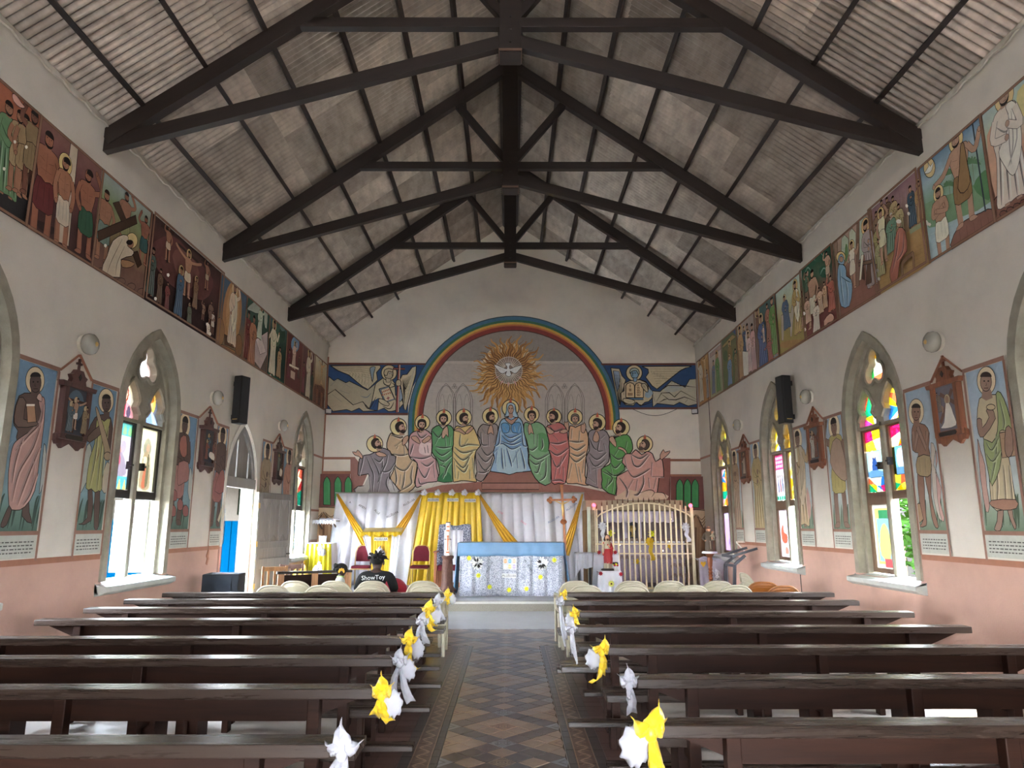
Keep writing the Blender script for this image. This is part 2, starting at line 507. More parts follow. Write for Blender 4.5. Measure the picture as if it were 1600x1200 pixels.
class GlassPaint(Paint):
    """a picture on ONE pane: the topmost colour of each small cell of the glass"""
    def part(s,name,label=None,kind=None):
        super().part(name,label,kind);s.parts[-1]=s.parts[-1]+([],);return s
    def raw(s,pts,col,grad=None,ring=False):
        L=s.parts[-1][4];c=s.col(col)
        if ring:
            l,r=pts
            for i in range(len(l)-1): L.append(([l[i],l[i+1],r[i+1],r[i]],c))
        else: L.append((list(pts),c))
    def done(s):
        for k,(name,label,mb,kind,L) in enumerate(s.parts):
            B=[(min(a for a,b in q),max(a for a,b in q),min(b for a,b in q),max(b for a,b in q)) for q,c in L]
            a0,a1,b0,b1=min(b[0] for b in B),max(b[1] for b in B),min(b[2] for b in B),max(b[3] for b in B)
            st=.0125;na,nb=int((a1-a0)/st)+1,int((b1-b0)/st)+1
            for j in range(nb):
                y=b0+(j+.5)*st
                for i in range(na):
                    x=a0+(i+.5)*st
                    for (q,c),bb in zip(reversed(L),reversed(B)):
                        if not (bb[0] <= x <= bb[1] and bb[2] <= y <= bb[3]): continue
                        ins=False;n=len(q)
                        for m in range(n):
                            (xa,ya),(xb,yb)=q[m-1],q[m]
                            if (ya > y) != (yb > y) and x < (xb-xa)*(y-ya)/(yb-ya)+xa: ins=not ins
                        if ins:
                            mb.add([s.place(*v,0) for v in ((x-st/2,y-st/2),(x+st/2,y-st/2),(x+st/2,y+st/2),(x-st/2,y+st/2))],[(0,1,2,3)],c);break
            s.parts[k]=(name,label,mb,kind)
        return super().done()
def back_paint(parent=None,Y=None,**k):
    Y=YB if Y is None else Y
    return Paint(lambda a,b,t: Vector((a,Y-t,b)),lambda x,y: (lambda p: (p.x,p.z))(ony(x,y,Y)),parent=parent,**k)
def left_paint(parent=None,X=XL,**k):
    return Paint(lambda a,b,t: Vector((X+t,a,b)),lambda x,y: (lambda p: (p.y,p.z))(onx(x,y,X)),parent=parent,**k)
def right_paint(parent=None,X=XR,**k):
    return Paint(lambda a,b,t: Vector((X-t,-a,b)),lambda x,y: (lambda p: (-p.y,p.z))(onx(x,y,X)),parent=parent,**k)

def shade(c,f):
    c=hx(c) if isinstance(c,str) else c
    return tuple(max(0,min(255,int(v*f))) for v in c)
def tint(c,f):
    c=hx(c) if isinstance(c,str) else c
    return tuple(int(v+(255-v)*f) for v in c)

def man(p,x,y0,h,robe='c9a27a',skin='8a5f44',hair='2b201b',halo=None,style='robe',face=0,arms='pray',
        sash=None,lw=.006,lean=0,wide=1.0,legs=None,seat=False,beard=True,cloth=None):
    """a painted standing figure in metres: x its middle, y0 its feet, h its height"""
    p.m()
    X=lambda u,v: (x+u*h*wide+lean*h*v,y0+v*h)
    P=lambda L: [X(u,v) for u,v in L]
    dk,lt=shade(robe,.68),tint(robe,.3)
    sdk=shade(skin,.72);legs=legs or skin
    if halo: p.ell(*X(face*.01,.925),.115*h,.125*h,halo,lw,20)
    if style in ('bare','tunic','loin'):
        for sg in (-1,1):
            p.line(P([(sg*.05,.5),(sg*.075,.27),(sg*.07,.03)]),.085*h,legs,taper='none')
            p.line(P([(sg*.085,.45),(sg*.11,.27),(sg*.095,.05)]),lw,INK)
            p.poly(P([(sg*.04,.045),(sg*.1,.045),(sg*.14,.0),(sg*.05,.0)]),legs,2,lw*.7)
    if style == 'robe':
        p.poly(P([(-.055,.85),(-.13,.80),(-.155,.6),(-.135,.45),(-.16,.2),(-.175,.03),(-.06,.015),(.05,.03),(.165,.015),(.15,.25),(.135,.45),(.15,.62),(.125,.80),(.055,.85)]),robe,3,lw)
        for a in ((-.09,.55),(-.03,.5),(.03,.52),(.085,.56)):
            p.line(P([a,(a[0]*1.2,.3),(a[0]*1.45,.04)]),.022*h,dk);p.line(P([(a[0]+.025,a[1]),(a[0]*1.2+.025,.3),(a[0]*1.45+.025,.05)]),.016*h,lt)
            p.line(P([a,(a[0]*1.2,.3),(a[0]*1.45,.04)]),lw*.8,INK)
        p.line(P([(-.1,.72),(0,.62),(.1,.7)]),.018*h,dk);p.line(P([(-.11,.6),(0,.52),(.12,.6)]),lw,INK)
        for sg in (-1,1): p.poly(P([(sg*.03,.025),(sg*.09,.025),(sg*.1,.0),(sg*.04,.0)]),skin,0,lw*.6)
    else:
        p.poly(P([(-.055,.85),(-.125,.81),(-.115,.68),(-.085,.55),(-.09,.46),(.09,.46),(.085,.56),(.115,.68),(.125,.81),(.055,.85)]),skin if style != 'tunic' else robe,3,lw)
        if style == 'tunic':
            p.poly(P([(-.09,.6),(-.125,.34),(.0,.31),(.125,.34),(.09,.6)]),robe,2,lw)
            for a in (-.05,0,.05): p.line(P([(a*.8,.62),(a*1.3,.36)]),.016*h,dk)
        else:
            p.line(P([(0,.8),(.0,.6)]),.012*h,sdk);p.line(P([(-.08,.73),(-.02,.71)]),.014*h,sdk);p.line(P([(.08,.73),(.02,.71)]),.014*h,sdk)
            p.line(P([(-.06,.63),(.06,.63)]),.010*h,sdk)
            b=.28 if style == 'bare' else .36
            c2=cloth or robe
            p.poly(P([(-.092,.54),(-.115,b),(0,b-.04),(.115,b),(.092,.54),(0,.52)]),c2,2,lw)
            for a in (-.06,0,.05): p.line(P([(a,.5),(a*1.3,b+.02)]),.016*h,shade(c2,.7))
    if sash:
        p.poly(P([(.02,.84),(.12,.8),(.15,.5),(.10,.3),(.02,.22),(-.06,.36),(-.1,.5),(.0,.6),(.04,.72)]),sash,3,lw)
        for k in range(3): p.line(P([(.1-.03*k,.76),(.1-.04*k,.5),(-.02+.02*k,.32)]),.014*h,shade(sash,.7))
    p.poly(P([(-.032,.89),(-.036,.835),(.036,.835),(.032,.89)]),skin)
    sl=robe if style == 'robe' else skin
    def arm(L,c=None):
        c=c or sl
        p.line(P(L),.072*h,INK,taper='none');p.line(P(L),.064*h,c,taper='none')
        p.ell(*X(*L[-1]),.026*h,.03*h,skin,lw*.6,8)
    A={'pray': ([(-.11,.78),(-.12,.62),(-.015,.72)],[(.11,.78),(.12,.62),(.015,.72)]),
         'cross': ([(-.11,.78),(-.12,.63),(.07,.72)],[(.11,.78),(.12,.63),(-.07,.70)]),
         'down': ([(-.12,.79),(-.16,.62),(-.13,.46)],[(.12,.79),(.16,.62),(.13,.46)]),
         'up': ([(-.11,.78),(-.2,.84),(-.14,1.02)],[(.11,.78),(.17,.64),(.12,.5)]),
         'upr': ([(-.12,.79),(-.16,.62),(-.1,.5)],[(.11,.78),(.22,.86),(.12,1.03)]),
         'wide': ([(-.11,.79),(-.3,.85),(-.46,.93)],[(.11,.79),(.3,.85),(.46,.93)]),
         'reach': ([(-.11,.78),(-.22,.66),(-.36,.62)],[(.12,.79),(.2,.68),(.28,.84)]),
         'hold': ([(-.11,.78),(-.15,.62),(.0,.57)],[(.11,.78),(.15,.6),(.02,.68)]),
         'none': ()}[arms]
    for L in A: arm(L)
    p.ell(*X(face*.012,.925),.058*h,.078*h,skin,lw,16)
    p.ell(*X(-face*.014,.962),.062*h,.052*h,hair,0,14,a0=-.15 if not face else-.4,a1=pi+.15 if not face else pi+.4)
    if beard: p.poly(P([(-.05+face*.012,.905),(-.03+face*.012,.883),(face*.014,.872),(.03+face*.012,.883),(.05+face*.012,.905),(.035+face*.012,.862),(face*.016,.846),(-.035+face*.012,.862)]),hair,2)
    f=face*.018
    p.line(P([(f,.94),(f+face*.01,.905)]),lw*.9,sdk,taper=False)
    for sg in (-1,1): p.ell(*X(f+sg*.022,.94),.008*h,.005*h,'1c1512',0,6)
    p.line(P([(f-.016,.888),(f+.016,.888)]),lw,'6e3a30',taper=False)

# ------------------------------------------------------------------ walls, floor, roof
def arch(w,z0,zs,rise,n=8):
    """pointed arch outline: half width w, foot z0, springing zs"""
    Rr=(w*w+rise*rise)/(2*w);am=math.acos((Rr-w)/Rr)
    L=[(-w,z0)]
    for k in range(n+1):
        a=am*k/n;L.append((-w+Rr-Rr*cos(a),zs+Rr*sin(a)))
    R_=[(-u,v) for u,v in reversed(L[:-1])]
    return L+R_
def slab(name,outer,holes,fn,d,mat,parent=None):
    """a wall with openings: outline and hole outlines in (a,b), fn(a,b,t), t = 0 room side .. d"""
    bm=bmesh.new();loops=[]
    for lp in [outer]+holes:
        loops.append([bm.verts.new((a,b,0)) for a,b in lp])
    ed=[]
    for lp in loops:
        for i in range(len(lp)): ed.append(bm.edges.new((lp[i],lp[(i+1) % len(lp)])))
    bmesh.ops.triangle_fill(bm,use_beauty=True,use_dissolve=False,edges=ed)
    bm.verts.index_update()
    co=[(v.co.x,v.co.y) for v in bm.verts];n=len(co)
    fs=[tuple(v.index for v in f.verts) for f in bm.faces]
    mb=MB();mb.v=[tuple(fn(a,b,0)) for a,b in co]+[tuple(fn(a,b,d)) for a,b in co]
    mb.f=fs+[tuple(i+n for i in reversed(f)) for f in fs]
    for lp in loops:
        ix=[v.index for v in lp]
        for i in range(len(ix)):
            j=(i+1) % len(ix);mb.f.append((ix[i],ix[j],ix[j]+n,ix[i]+n))
    bm.free()
    return mb.build(name,mat,parent)
WT=.26
LW=[(5.87,3),(9.27,4),(16.28,5)]
RW=[(5.87,8),(9.35,9),(12.8,10),(16.22,11)]
HW,ZS0,ZSP,RISE=.70,.95,3.0,1.08
fl=lambda a,b,t: Vector((XL-t,a,b))
fr=lambda a,b,t: Vector((XR+t,a,b))
shift=lambda L,c: [(u+c,v) for u,v in L]
DY0,DY1,DYC=11.95,13.36,12.655
door_hole=shift(arch(.705,0.001,2.25,1.12),DYC)
rect=[(YF-.4,0),(YB+.4,0),(YB+.4,ZE),(YF-.4,ZE)]
wl=slab('wall_left',rect,[shift(arch(.74,ZS0-.02,ZSP,RISE+.05),c) for c,_ in LW]+[door_hole],fl,WT,M['wall']);tag(wl,kind='structure')
wr=slab('wall_right',rect,[shift(arch(.74,ZS0-.02,ZSP,RISE+.05),c) for c,_ in RW],fr,WT,M['wall']);tag(wr,kind='structure')
gable=[(XL-WT,0),(XR+WT,0),(XR+WT,ZE-.05),(0,ZR-.02),(XL-WT,ZE-.05)]
wb=slab('wall_back',gable,[],lambda a,b,t: Vector((a,YB+t,b)),.4,M['backwall']);tag(wb,kind='structure')
wf=slab('wall_front',[(a,b) for a,b in gable],
          [[(-.9,.001),(.9,.001),(.9,2.6),(-.9,2.6)],[(-.5,6.2),(.5,6.2),(.5,7.6),(-.5,7.6)]],
          lambda a,b,t: Vector((a,YF-t,b)),.4,M['wall']);tag(wf,kind='structure')

# floor: cement, aisle tiles, sanctuary
fb=MB();fb.bb(XL-.4,XR+.4,YF-.4,YB+.4,-.3,-.012)
floor=tag(fb.build('floor',M['cement']),kind='structure')
sc=MB();sc.bb(XL,XR,11.6,YP,-.012,.0)
tag(sc.build('screed',M['screed'],floor),'pale grey cement strip before the sanctuary step')
ce=MB()
ce.bb(XL,-1.28,YF,9.93,-.012,-.001);ce.bb(1.16,XR,YF,9.93,-.012,-.001)
ce.build('cement_bay',M['cement'],floor)
# one glazed square tile laid on its corner; patterned kinds carry their printed figure
TD=.11;AX,AY=-.055,5.71
CREAM,BROWN,DARK,BLUEG='9c8068','5c473f','504644','88888a'
def tile_mesh(name,base,fig=None,cut=0):
    mb=MB();h=.012;q=TD-.003
    b=alb(base,.75)
    k=[(0,-q),(q,0),(0,q),(-q,0)]
    if cut: k=[p for p in k if p[0]*cut >= 0]            # half tile along the border
    n=len(k);e=.0025
    k2=[(x*(1-e/q*1.3),y*(1-e/q*1.3)) for x,y in k]
    mb.add([(x,y,-h) for x,y in k]+[(x,y,-e) for x,y in k]+[(x,y,0) for x,y in k2],
           [tuple(range(2*n,3*n))]+[(i,(i+1) % n,n+(i+1) % n,n+i) for i in range(n)]+[(n+i,n+(i+1) % n,2*n+(i+1) % n,2*n+i) for i in range(n)],b)
    if fig:
        c=alb(fig,.7);z=.0006
        def ring(r,w,m=4,ph=0):
            P=[(cos(2*pi*i/m+ph),sin(2*pi*i/m+ph)) for i in range(m)]
            if cut: P=[(max(0,x*cut)*cut,y) for x,y in P]
            mb.add([(x*r,y*r,z) for x,y in P]+[(x*(r-w),y*(r-w),z) for x,y in P],[(i,(i+1) % m,m+(i+1) % m,m+i) for i in range(m)],c)
        ring(q*.92,q*.09);ring(q*.62,q*.09);ring(q*.40,q*.08,12);ring(q*.2,q*.1,8)
        if not cut:
            for i in range(4):
                a=i*pi/2+pi/4
                mb.add([(cos(a)*q*.46,sin(a)*q*.46,z),(cos(a+.35)*q*.62,sin(a+.35)*q*.62,z),(cos(a)*q*.68,sin(a)*q*.68,z),(cos(a-.35)*q*.62,sin(a-.35)*q*.62,z)],[(0,1,2,3)],c)
    o=mb.build(name,M['tilepaint'],None,normals=False);me=o.data
    bpy.data.objects.remove(o);return me
TILE={}
def tile_kind(i,j):
    """i, j: steps along the two diagonals from a medallion; strips every fourth tile, fields of three by three"""
    a,b=i % 4,j % 4
    if a == 0 and b == 0: return ('med',BLUEG,'4c4644')
    if a == 0 or b == 0: return ('strip',DARK if (a == 0) else '57463f',None)
    fa,fb_=i // 4,j // 4
    diff=fa-fb_
    odd=(fa+fb_) % 2 == 0 if diff == 0 else False
    isB=(diff == 0 and (fa % 2) == 1)
    if isB:
        if a == 2 and b == 2: return ('dia','5a473d','a08a70')
        if a in (1,3) and b in (1,3): return ('cream',CREAM,None)
        return ('brown',DARK,None)
    if a == 2 and b == 2: return ('motif','a2805f','6b3c2c')
    return ('cream',CREAM,None)
loose=MB();n_t=0
X0,X1=-.49,.40
cells=[]
for i in range(-40,60):
    for j in range(-40,60):
        x=AX+(i-j)*TD;y=AY+(i+j)*TD
        if y < 4.7 or y > 11.55: continue
        if y > 10.08: ok=XL+.1 < x < XR-.1
        else: ok=X0-.02 < x < X1+.02
        if ok: cells.append((y,x,i,j))
cells.sort()
for y,x,i,j in cells:
    kd=tile_kind(i,j)
    if y < 10.0 and n_t < 298 and X0+TD-.012 < x < X1-TD+.012:
        if kd not in TILE: TILE[kd]=tile_mesh('tile_'+kd[0],kd[1],kd[2])
        o=link('tile',TILE[kd],M['tilepaint'],floor,(x,y,random.uniform(-.0006,.0006)));n_t += 1
    else:
        q=TD-.003;b=alb(kd[1],.75)
        P=[(x,y-q),(x+q,y),(x,y+q),(x-q,y)]
        if y < 10.08: P=[(min(max(px_,X0),X1),py_) for px_,py_ in P]
        loose.add([(a,c,0) for a,c in P],[(0,1,2,3)],b)
        if kd[2]:
            f=.55;loose.add([(x+(a-x)*f,y+(c-y)*f,.0006) for a,c in P],[(0,1,2,3)],alb(kd[2],1.0))
            f=.35;loose.add([(x+(a-x)*f,y+(c-y)*f,.0012) for a,c in P],[(0,1,2,3)],b)
tag(loose.build('small_tiles',M['tilepaint'],floor,normals=False),'patterned tiles laid diagonally',kind='stuff')
mo=MB();mo.bb(XL,XR,9.95,11.6,-.012,-.006);mo.bb(X0,X1,YF,9.95,-.012,-.006)
mo.build('mortar_bed',pbr('grout',alb((92,78,66),1),.8),floor)
# borders along the aisle: dark course, scroll course between two cream fillets, dark course, red-brown tiles
def course(name,x0,x1,colr,y0=4.3,y1=9.98,step=.156,n0=0):
    me=None
    y=y0
    while y < y1-.02:
        mb=MB();w,l=abs(x1-x0)/2-.0015,step/2-.0015
        if me is None:
            mb.box((0,0,-.006),(2*w,2*l,.012));mb.c=[alb(colr,.6)]*6
            o=mb.build(name,M['tilepaint'],floor,loc=((x0+x1)/2,y+step/2,0),normals=False);me=o.data
        elif y < 7.8: link(name,me,M['tilepaint'],floor,((x0+x1)/2,y+step/2,random.uniform(-.0005,.0005)))
        else: far_b.box(((x0+x1)/2,y+step/2,-.006),(2*w,2*l,.012));far_b.c += [alb(colr,.6)]*6
        y += step
far_b=MB()
fpaint=Paint(lambda a,b,t: Vector((a,b,t)),None,gain=.65,base=.0006,step=.00002,mat='tilepaint',parent=None);fpaint.m()
for sg,e0 in ((-1,-.495),(1,.405)):
    xs=[e0,e0+sg*.055,e0+sg*.07,e0+sg*.18,e0+sg*.195,e0+sg*.27]
    course('border_tile',xs[0],xs[1],'46403e');course('border_tile',xs[1],xs[4],'63453a');course('border_tile',xs[4],xs[5],'4b4240')
    course('border_tile',xs[5],xs[5]+sg*.156,'6b4c44');course('border_tile',xs[5]+sg*.157,xs[5]+sg*.312,'664a42')
    if True: course('border_tile',xs[5]+sg*.313,xs[5]+sg*.468,'5f4740')
    fpaint.part('scroll_border','cream scroll printed along the aisle border')
    for xx in (xs[1]+sg*.006,xs[4]-sg*.006): fpaint.line([(xx,4.3),(xx,9.98)],.007,'a98a70',smooth=False,taper=False)
    c=(xs[1]+xs[4])/2;y=4.3;k=0
    pts=[]
    while y < 9.98:
        pts.append((c+sg*.038*(1 if k % 2 else-1),y));y += .1;k += 1
    fpaint.line(pts,.017,'b0937a',taper=False)
    for q,(a,b) in enumerate(pts[:-1]):
        s2=1 if a > c else-1
        P=[(c-s2*.04*cos(t*.9)*(1-t*.12),b+.01+.032*sin(t*.9)*(1-t*.1)) for t in range(0,7)]
        fpaint.line(P,.013,'b0937a')
tag(far_b.build('small_border_tiles',M['tilepaint'],floor,normals=False),kind='stuff')
for o in fpaint.done(): o.parent=floor
# sanctuary platform
pf=MB();pf.bb(XL,XR,YP+.02,YB,0,ZP)
plat=tag(pf.build('floor_platform',M['screed']),kind='structure')
rs=MB();rs.bb(XL,XR,YP+.004,YP+.02,0,ZP-.03);rs.build('riser',M['riser'],plat)
ns=MB();ns.bb(XL,XR,YP-.02,YP+.25,ZP-.035,ZP+.004);ns.build('nosing',pbr('nosing_cement',alb((150,148,140)),.4,var=.12),plat)

# roof: corrugated sheets on purlins, carried by trusses
ceil=thing('ceiling','corrugated roof seen from below',None,(0,0,0));ceil['kind']='structure'
if 'label' in ceil: del ceil['label']
PIT=.1016
def sheet_mesh(L):
    mb=MB();nw=9;k=8;N=nw*k
    def f(u,v):
        x=u*nw*PIT
        return (x,v*L,.022*sin(2*pi*u*nw))
    mb.grid(f,N,3)
    o=mb.build('sheet',M['roof'],None,smooth=True,thick=0);me=o.data;bpy.data.objects.remove(o);return me
SHW=8*PIT
for sg,xe in ((-1,XL-.55),(1,XR+.55)):
    xw=XL if sg < 0 else XR
    dirn=Vector((xw,0,ZE-ZR)).normalized()          # down the slope
    slope_len=(abs(xe))/abs(dirn.x)
    nrow=3;L=slope_len/nrow+.18
    me=sheet_mesh(L)
    ex=Vector((0,1,0));ey=-dirn;ez=ex.cross(ey)
    if ez.z < 0: ex=-ex;ez=ex.cross(ey)
    y=YF-.3;c=0
    while y < YB+.3:
        for r in range(nrow):
            s=slope_len-r*slope_len/nrow          # lower end of this sheet, measured from the ridge
            o_=Vector((0,y if ex.y > 0 else y+9*PIT,ZR+.05))+dirn*s+ez*(.012*r+.004*(c % 2))
            o=link('roof_sheet',me,M['roof'],ceil)
            m=Matrix((ex,ey,ez)).transposed().to_4x4();m.translation=o_;o.matrix_local=m
        y += SHW;c += 1
rc=MB();rc.add([(-.25,YF-.4,ZR-.1),(0,YF-.4,ZR+.11),(.25,YF-.4,ZR-.1),(-.25,YB+.4,ZR-.1),(0,YB+.4,ZR+.11),(.25,YB+.4,ZR-.1)],
       [(0,1,4,3),(1,2,5,4)]);rc.build('ridge_cap',M['roof'],ceil,thick=.01,normals=False)
def roof_z(x): return ZR+(ZE-ZR)*(abs(x)/(abs(XL) if x < 0 else XR))
for sg in (-1,1):
    for xx in (.16,.84,1.52,2.24,2.98,3.66,4.36):
        x=sg*xx;a=math.atan2(ZR-ZE,4.8)
        mb=MB();mb.box((0,0,0),(.055,YB-YF,.085),Matrix.Rotation(sg*a,3,'Y'))
        mb.build('purlin',M['timber'],ceil,loc=(x,(YB+YF)/2,roof_z(x)-.055))
# mortar line where the sheets meet the wall head
for nm,x,sg in (('left',XL,1),('right',XR,-1)):
    mb=MB()
    mb.grid(lambda u,v: (x+sg*(.005+.03*v),YF+u*(YB-YF),ZE-.07+.085*(1-v)+.02*sin(u*330)*(v)),160,1)
    tag(mb.build('trim_'+('12' if nm == 'left' else '13'),pbr('mortar_'+nm,alb((186,180,168)),.8,var=.2),thick=.02),kind='structure')
# trusses
def truss(Y,label):
    t=thing('roof_truss',label,'truss',(0,Y,ZE),0,'roof trusses of dark timber')
    lo=lambda mb,nm,**k: mb.build(nm,M['timber'],t,bevel=.004,**k)
    def bar(nm,a,b,w,h):
        a=Vector(a)-Vector((0,0,ZE));b=Vector(b)-Vector((0,0,ZE));mid=(a+b)/2
        d=b-a;ang=math.atan2(d.z,d.x)
        mb=MB();mb.box((0,0,0),(d.length,w,h))
        o=lo(mb,nm);o.location=mid;o.rotation_euler=(0,-ang,0);return o
    for sg in (-1,1):
        xw=XL if sg < 0 else XR
        bar('rafter',(xw,0,ZE-.20),(0,0,ZR-.20),.12,.20)
        bar('tie_beam',(xw+sg*.1,0,ZE-.31),(0,0,7.37),.10,.17)
        bar('collar',(0,0,7.60),(sg*2.62,0,7.60),.10,.13)
        bar('strut',(sg*.05,0,7.66),(sg*.92,0,8.76),.10,.12)
    mb=MB();mb.bb(-.13,.13,-.12,.12,7.13-ZE,ZR-.12-ZE);lo(mb,'king_post')
    mb=MB();mb.bb(-.14,.14,-.13,.13,7.155-ZE,7.185-ZE);mb.build('iron_strap',pbr('strap_%d' % int(Y*10),alb((110,88,74)),.5,.2),t)
    for k in range(3):
        b=MB();b.tube([(-.0,-.135,7.28-ZE+.17*k),(0,-.118,7.28-ZE+.17*k)],.016,8);b.build('bolt',M['iron'],t)
    return t
truss(7.63,'dark timber roof truss nearest the camera, cut by the top of the frame')
truss(11.12,'dark timber roof truss in the middle, between the nearest and the farthest')
truss(14.62,'dark timber roof truss farthest away, before the painted end wall')

# brown painted trims: wainscot line, corner lines and framing lines on the end wall
def trim(n,boxes):
    mb=MB()
    for b in boxes: mb.bb(*b)
    tag(mb.build('trim_%d' % n,M['trim']),kind='structure')
def segs(x0,x1,holes):
    out=[];c=x0
    for a,b in sorted(holes):
        if a > c: out.append((c,a))
        c=max(c,b)
    if c < x1: out.append((c,x1))
    return out
hl=[(c-.82,c+.82) for c,_ in LW]+[(DY0-.06,DY1+.06)]
hr=[(c-.82,c+.82) for c,_ in RW]
trim(1,[(XL,XL+.006,a,b,1.21,1.27) for a,b in segs(YF,15.5,hl)])
trim(2,[(XR-.006,XR,a,b,1.20,1.26) for a,b in segs(YF,15.7,hr)])
trim(3,[(XL,XL+.008,17.06,YB,3.24,3.29),(XL,XL+.008,17.06,YB,1.92,1.97)])
trim(4,[(XR-.008,XR,17.0,YB,3.22,3.27)])
bz=lambda x,y: ony(x,y,YB)
zc=bz(500,716).z
trim(5,[(XL,bz(555,716).x,YB-.01,YB,zc-.03,zc+.03),(XL,bz(555,716).x,YB-.01,YB,bz(500,738).z-.04,bz(500,738).z+.03)])
trim(6,[(bz(1046,720).x,XR,YB-.01,YB,bz(1090,719).z-.03,bz(1090,719).z+.03),(bz(1046,720).x,XR,YB-.01,YB,bz(1090,743).z-.04,bz(1090,743).z+.03)])
trim(7,[(XL,XL+.03,YB-.03,YB,1.2,5.9)]);
# ------------------------------------------------------------------ windows
def trefoil(cx,cz,r,n=9):
    P=[]
    for k in range(3):
        a0=pi/2+k*2*pi/3
        ox,oz=cx+r*.62*cos(a0),cz+r*.62*sin(a0)
        for q in range(n):
            t=a0-pi*.62+pi*1.24*q/(n-1)
            P.append((ox+r*.56*cos(t),oz+r*.56*sin(t)*1.12))
    return P
def lancet(cx,w,z0,zs,rise):
    A=arch(w,z0,zs,rise,6);B=[]
    for u,v in A:                                       # cusps on each side give the trefoiled head
        f=1-.34*max(0,1-abs(v-(zs+.09))/.06)
        B.append((cx+u*f,v))
    return B
class Win:
    def __init__(s,n,side,Yc):
        s.n,s.side,s.Yc=n,side,Yc
        s.t=bpy.data.objects.new('window_%d' % n,None);COL.objects.link(s.t);s.t['kind']='structure'
        s.t.location=(XL if side < 0 else XR,Yc,ZS0)
        s.o=s.t.location.copy()
        # u along the nave, z up, d outward from the room face
        s.fn=(lambda u,z,d: Vector((-d,u,z-ZS0))) if side < 0 else (lambda u,z,d: Vector((d,u,z-ZS0)))
        ring=lambda w0,w1,d0,d1,dz=.0: s.ring(w0,w1,d0,d1,dz)
        s.ring('stone_surround',.69,.80,-.03,.07);s.ring('stone_moulding',.62,.765,.07,.22)
        s.plate()
        mb=MB();s.bx(mb,-.048,.048,ZS0,2.97,.10,.22);mb.build('mullion',M['stone'],s.t,bevel=.015)
        mb=MB()
        P=[(-.14,ZS0-.11),(-.14,ZS0-.05),(.14,ZS0+.0),(.26,ZS0),(.26,ZS0-.02),(0.0,ZS0-.02),(0,ZS0-.16),(-.06,ZS0-.15)]
        vs=[s.fn(u,z,d) for u in (-.86,.86) for d,z in P];k=len(P)
        mb.add(vs,[tuple(range(k)),tuple(range(2*k-1,k-1,-1))]+[(i,(i+1) % k,(i+1) % k+k,i+k) for i in range(k)])
        mb.build('sill',M['sill'],s.t,bevel=.008)
    def bx(s,mb,u0,u1,z0,z1,d0,d1):
        P=[s.fn(u,z,d) for u,z,d in ((u0,z0,d0),(u1,z0,d0),(u1,z0,d1),(u0,z0,d1),(u0,z1,d0),(u1,z1,d0),(u1,z1,d1),(u0,z1,d1))]
        mb.add(P,[(0,3,2,1),(4,5,6,7),(0,1,5,4),(1,2,6,5),(2,3,7,6),(3,0,4,7)])
    def ring(s,name,w0,w1,d0,d1):
        a=arch(w0,ZS0,ZSP,RISE-(HW-w0)*1.2);b=arch(w1,ZS0,ZSP,RISE+(w1-HW)*1.2);n=len(a)
        mb=MB();vs=[s.fn(u,z,d) for d in (d0,d1) for L in (a,b) for u,z in L]
        fs=[]
        for i in range(n-1):
            fs += [(i,i+1,n+i+1,n+i),(2*n+i,3*n+i,3*n+i+1,2*n+i+1),(i,2*n+i,2*n+i+1,i+1),(n+i,n+i+1,3*n+i+1,3*n+i)]
        fs += [(0,n,3*n,2*n),(n-1,3*n-1,4*n-1,2*n-1)]
        mb.add(vs,fs);mb.build(name,M['stone'],s.t)
    def plate(s):
        out=[p for p in arch(.66,2.9,ZSP,RISE-.04)]
        holes=[lancet(-.325,.225,2.94,3.02,.42),lancet(.325,.225,2.94,3.02,.42),trefoil(0,3.68,.205)]
        slab('tracery',out,holes,lambda a,b,t: s.fn(a,b,.10+t),.11,M['stone'],s.t)
        mb=MB()
        for c in (-.325,.325):
            A=lancet(c,.245,2.96,3.02,.44);mb.tube([s.fn(u,z,.095) for u,z in A[1:-1]],.026,6)
        T=trefoil(0,3.68,.225);mb.tube([s.fn(u,z,.095) for u,z in T],.026,6,close=True)
        mb.build('tracery_roll',M['stone'],s.t,smooth=True)
    def casement(s,u0,u1,z0,z1,mat='iron',w=.06,d=.16,name='casement_frame',swing=0):
        """frame of a casement; swing opens it outward about its mullion-side or jamb-side edge"""
        mb=MB();dd=d-.025
        for a in ((u0,u0+w,z0,z1),(u1-w,u1,z0,z1),(u0+w,u1-w,z0,z0+w),(u0+w,u1-w,z1-w,z1)):
            s.bx(mb,*a,dd,dd+.05)
        return mb.build(name,M[mat],s.t)
    def shards(s,u0,u1,z0,z1,nu,nv,pal,seed,d=.165,jit=.32,name='glass_pane'):
        rnd=random.Random(seed)
        du,dz=(u1-u0)/nu,(z1-z0)/nv
        g=[[(u0+du*i+(rnd.uniform(-jit,jit)*du if 0 < i < nu else 0),z0+dz*j+(rnd.uniform(-jit,jit)*dz if 0 < j < nv else 0)) for i in range(nu+1)] for j in range(nv+1)]
        last=None
        for j in range(nv):
            for i in range(nu):
                c=rnd.choice([q for q in pal if q != last] or pal);last=c
                qd=[g[j][i],g[j][i+1],g[j+1][i+1],g[j+1][i]]
                parts=[qd] if rnd.random() < .45 else ([[qd[0],qd[1],qd[2]],[qd[0],qd[2],qd[3]]] if rnd.random() < .5 else [[qd[0],qd[1],qd[3]],[qd[1],qd[2],qd[3]]])
                for h,q in enumerate(parts):
                    cc=c if h == 0 else rnd.choice([w for w in pal if w != c] or pal)
                    mb=MB();mb.add([s.fn(u,z,d) for u,z in q],[tuple(range(len(q)))],tuple(min(.97,v) for v in lin(hx(cc))))
                    mb.build(name,M['glass'],s.t,normals=False)
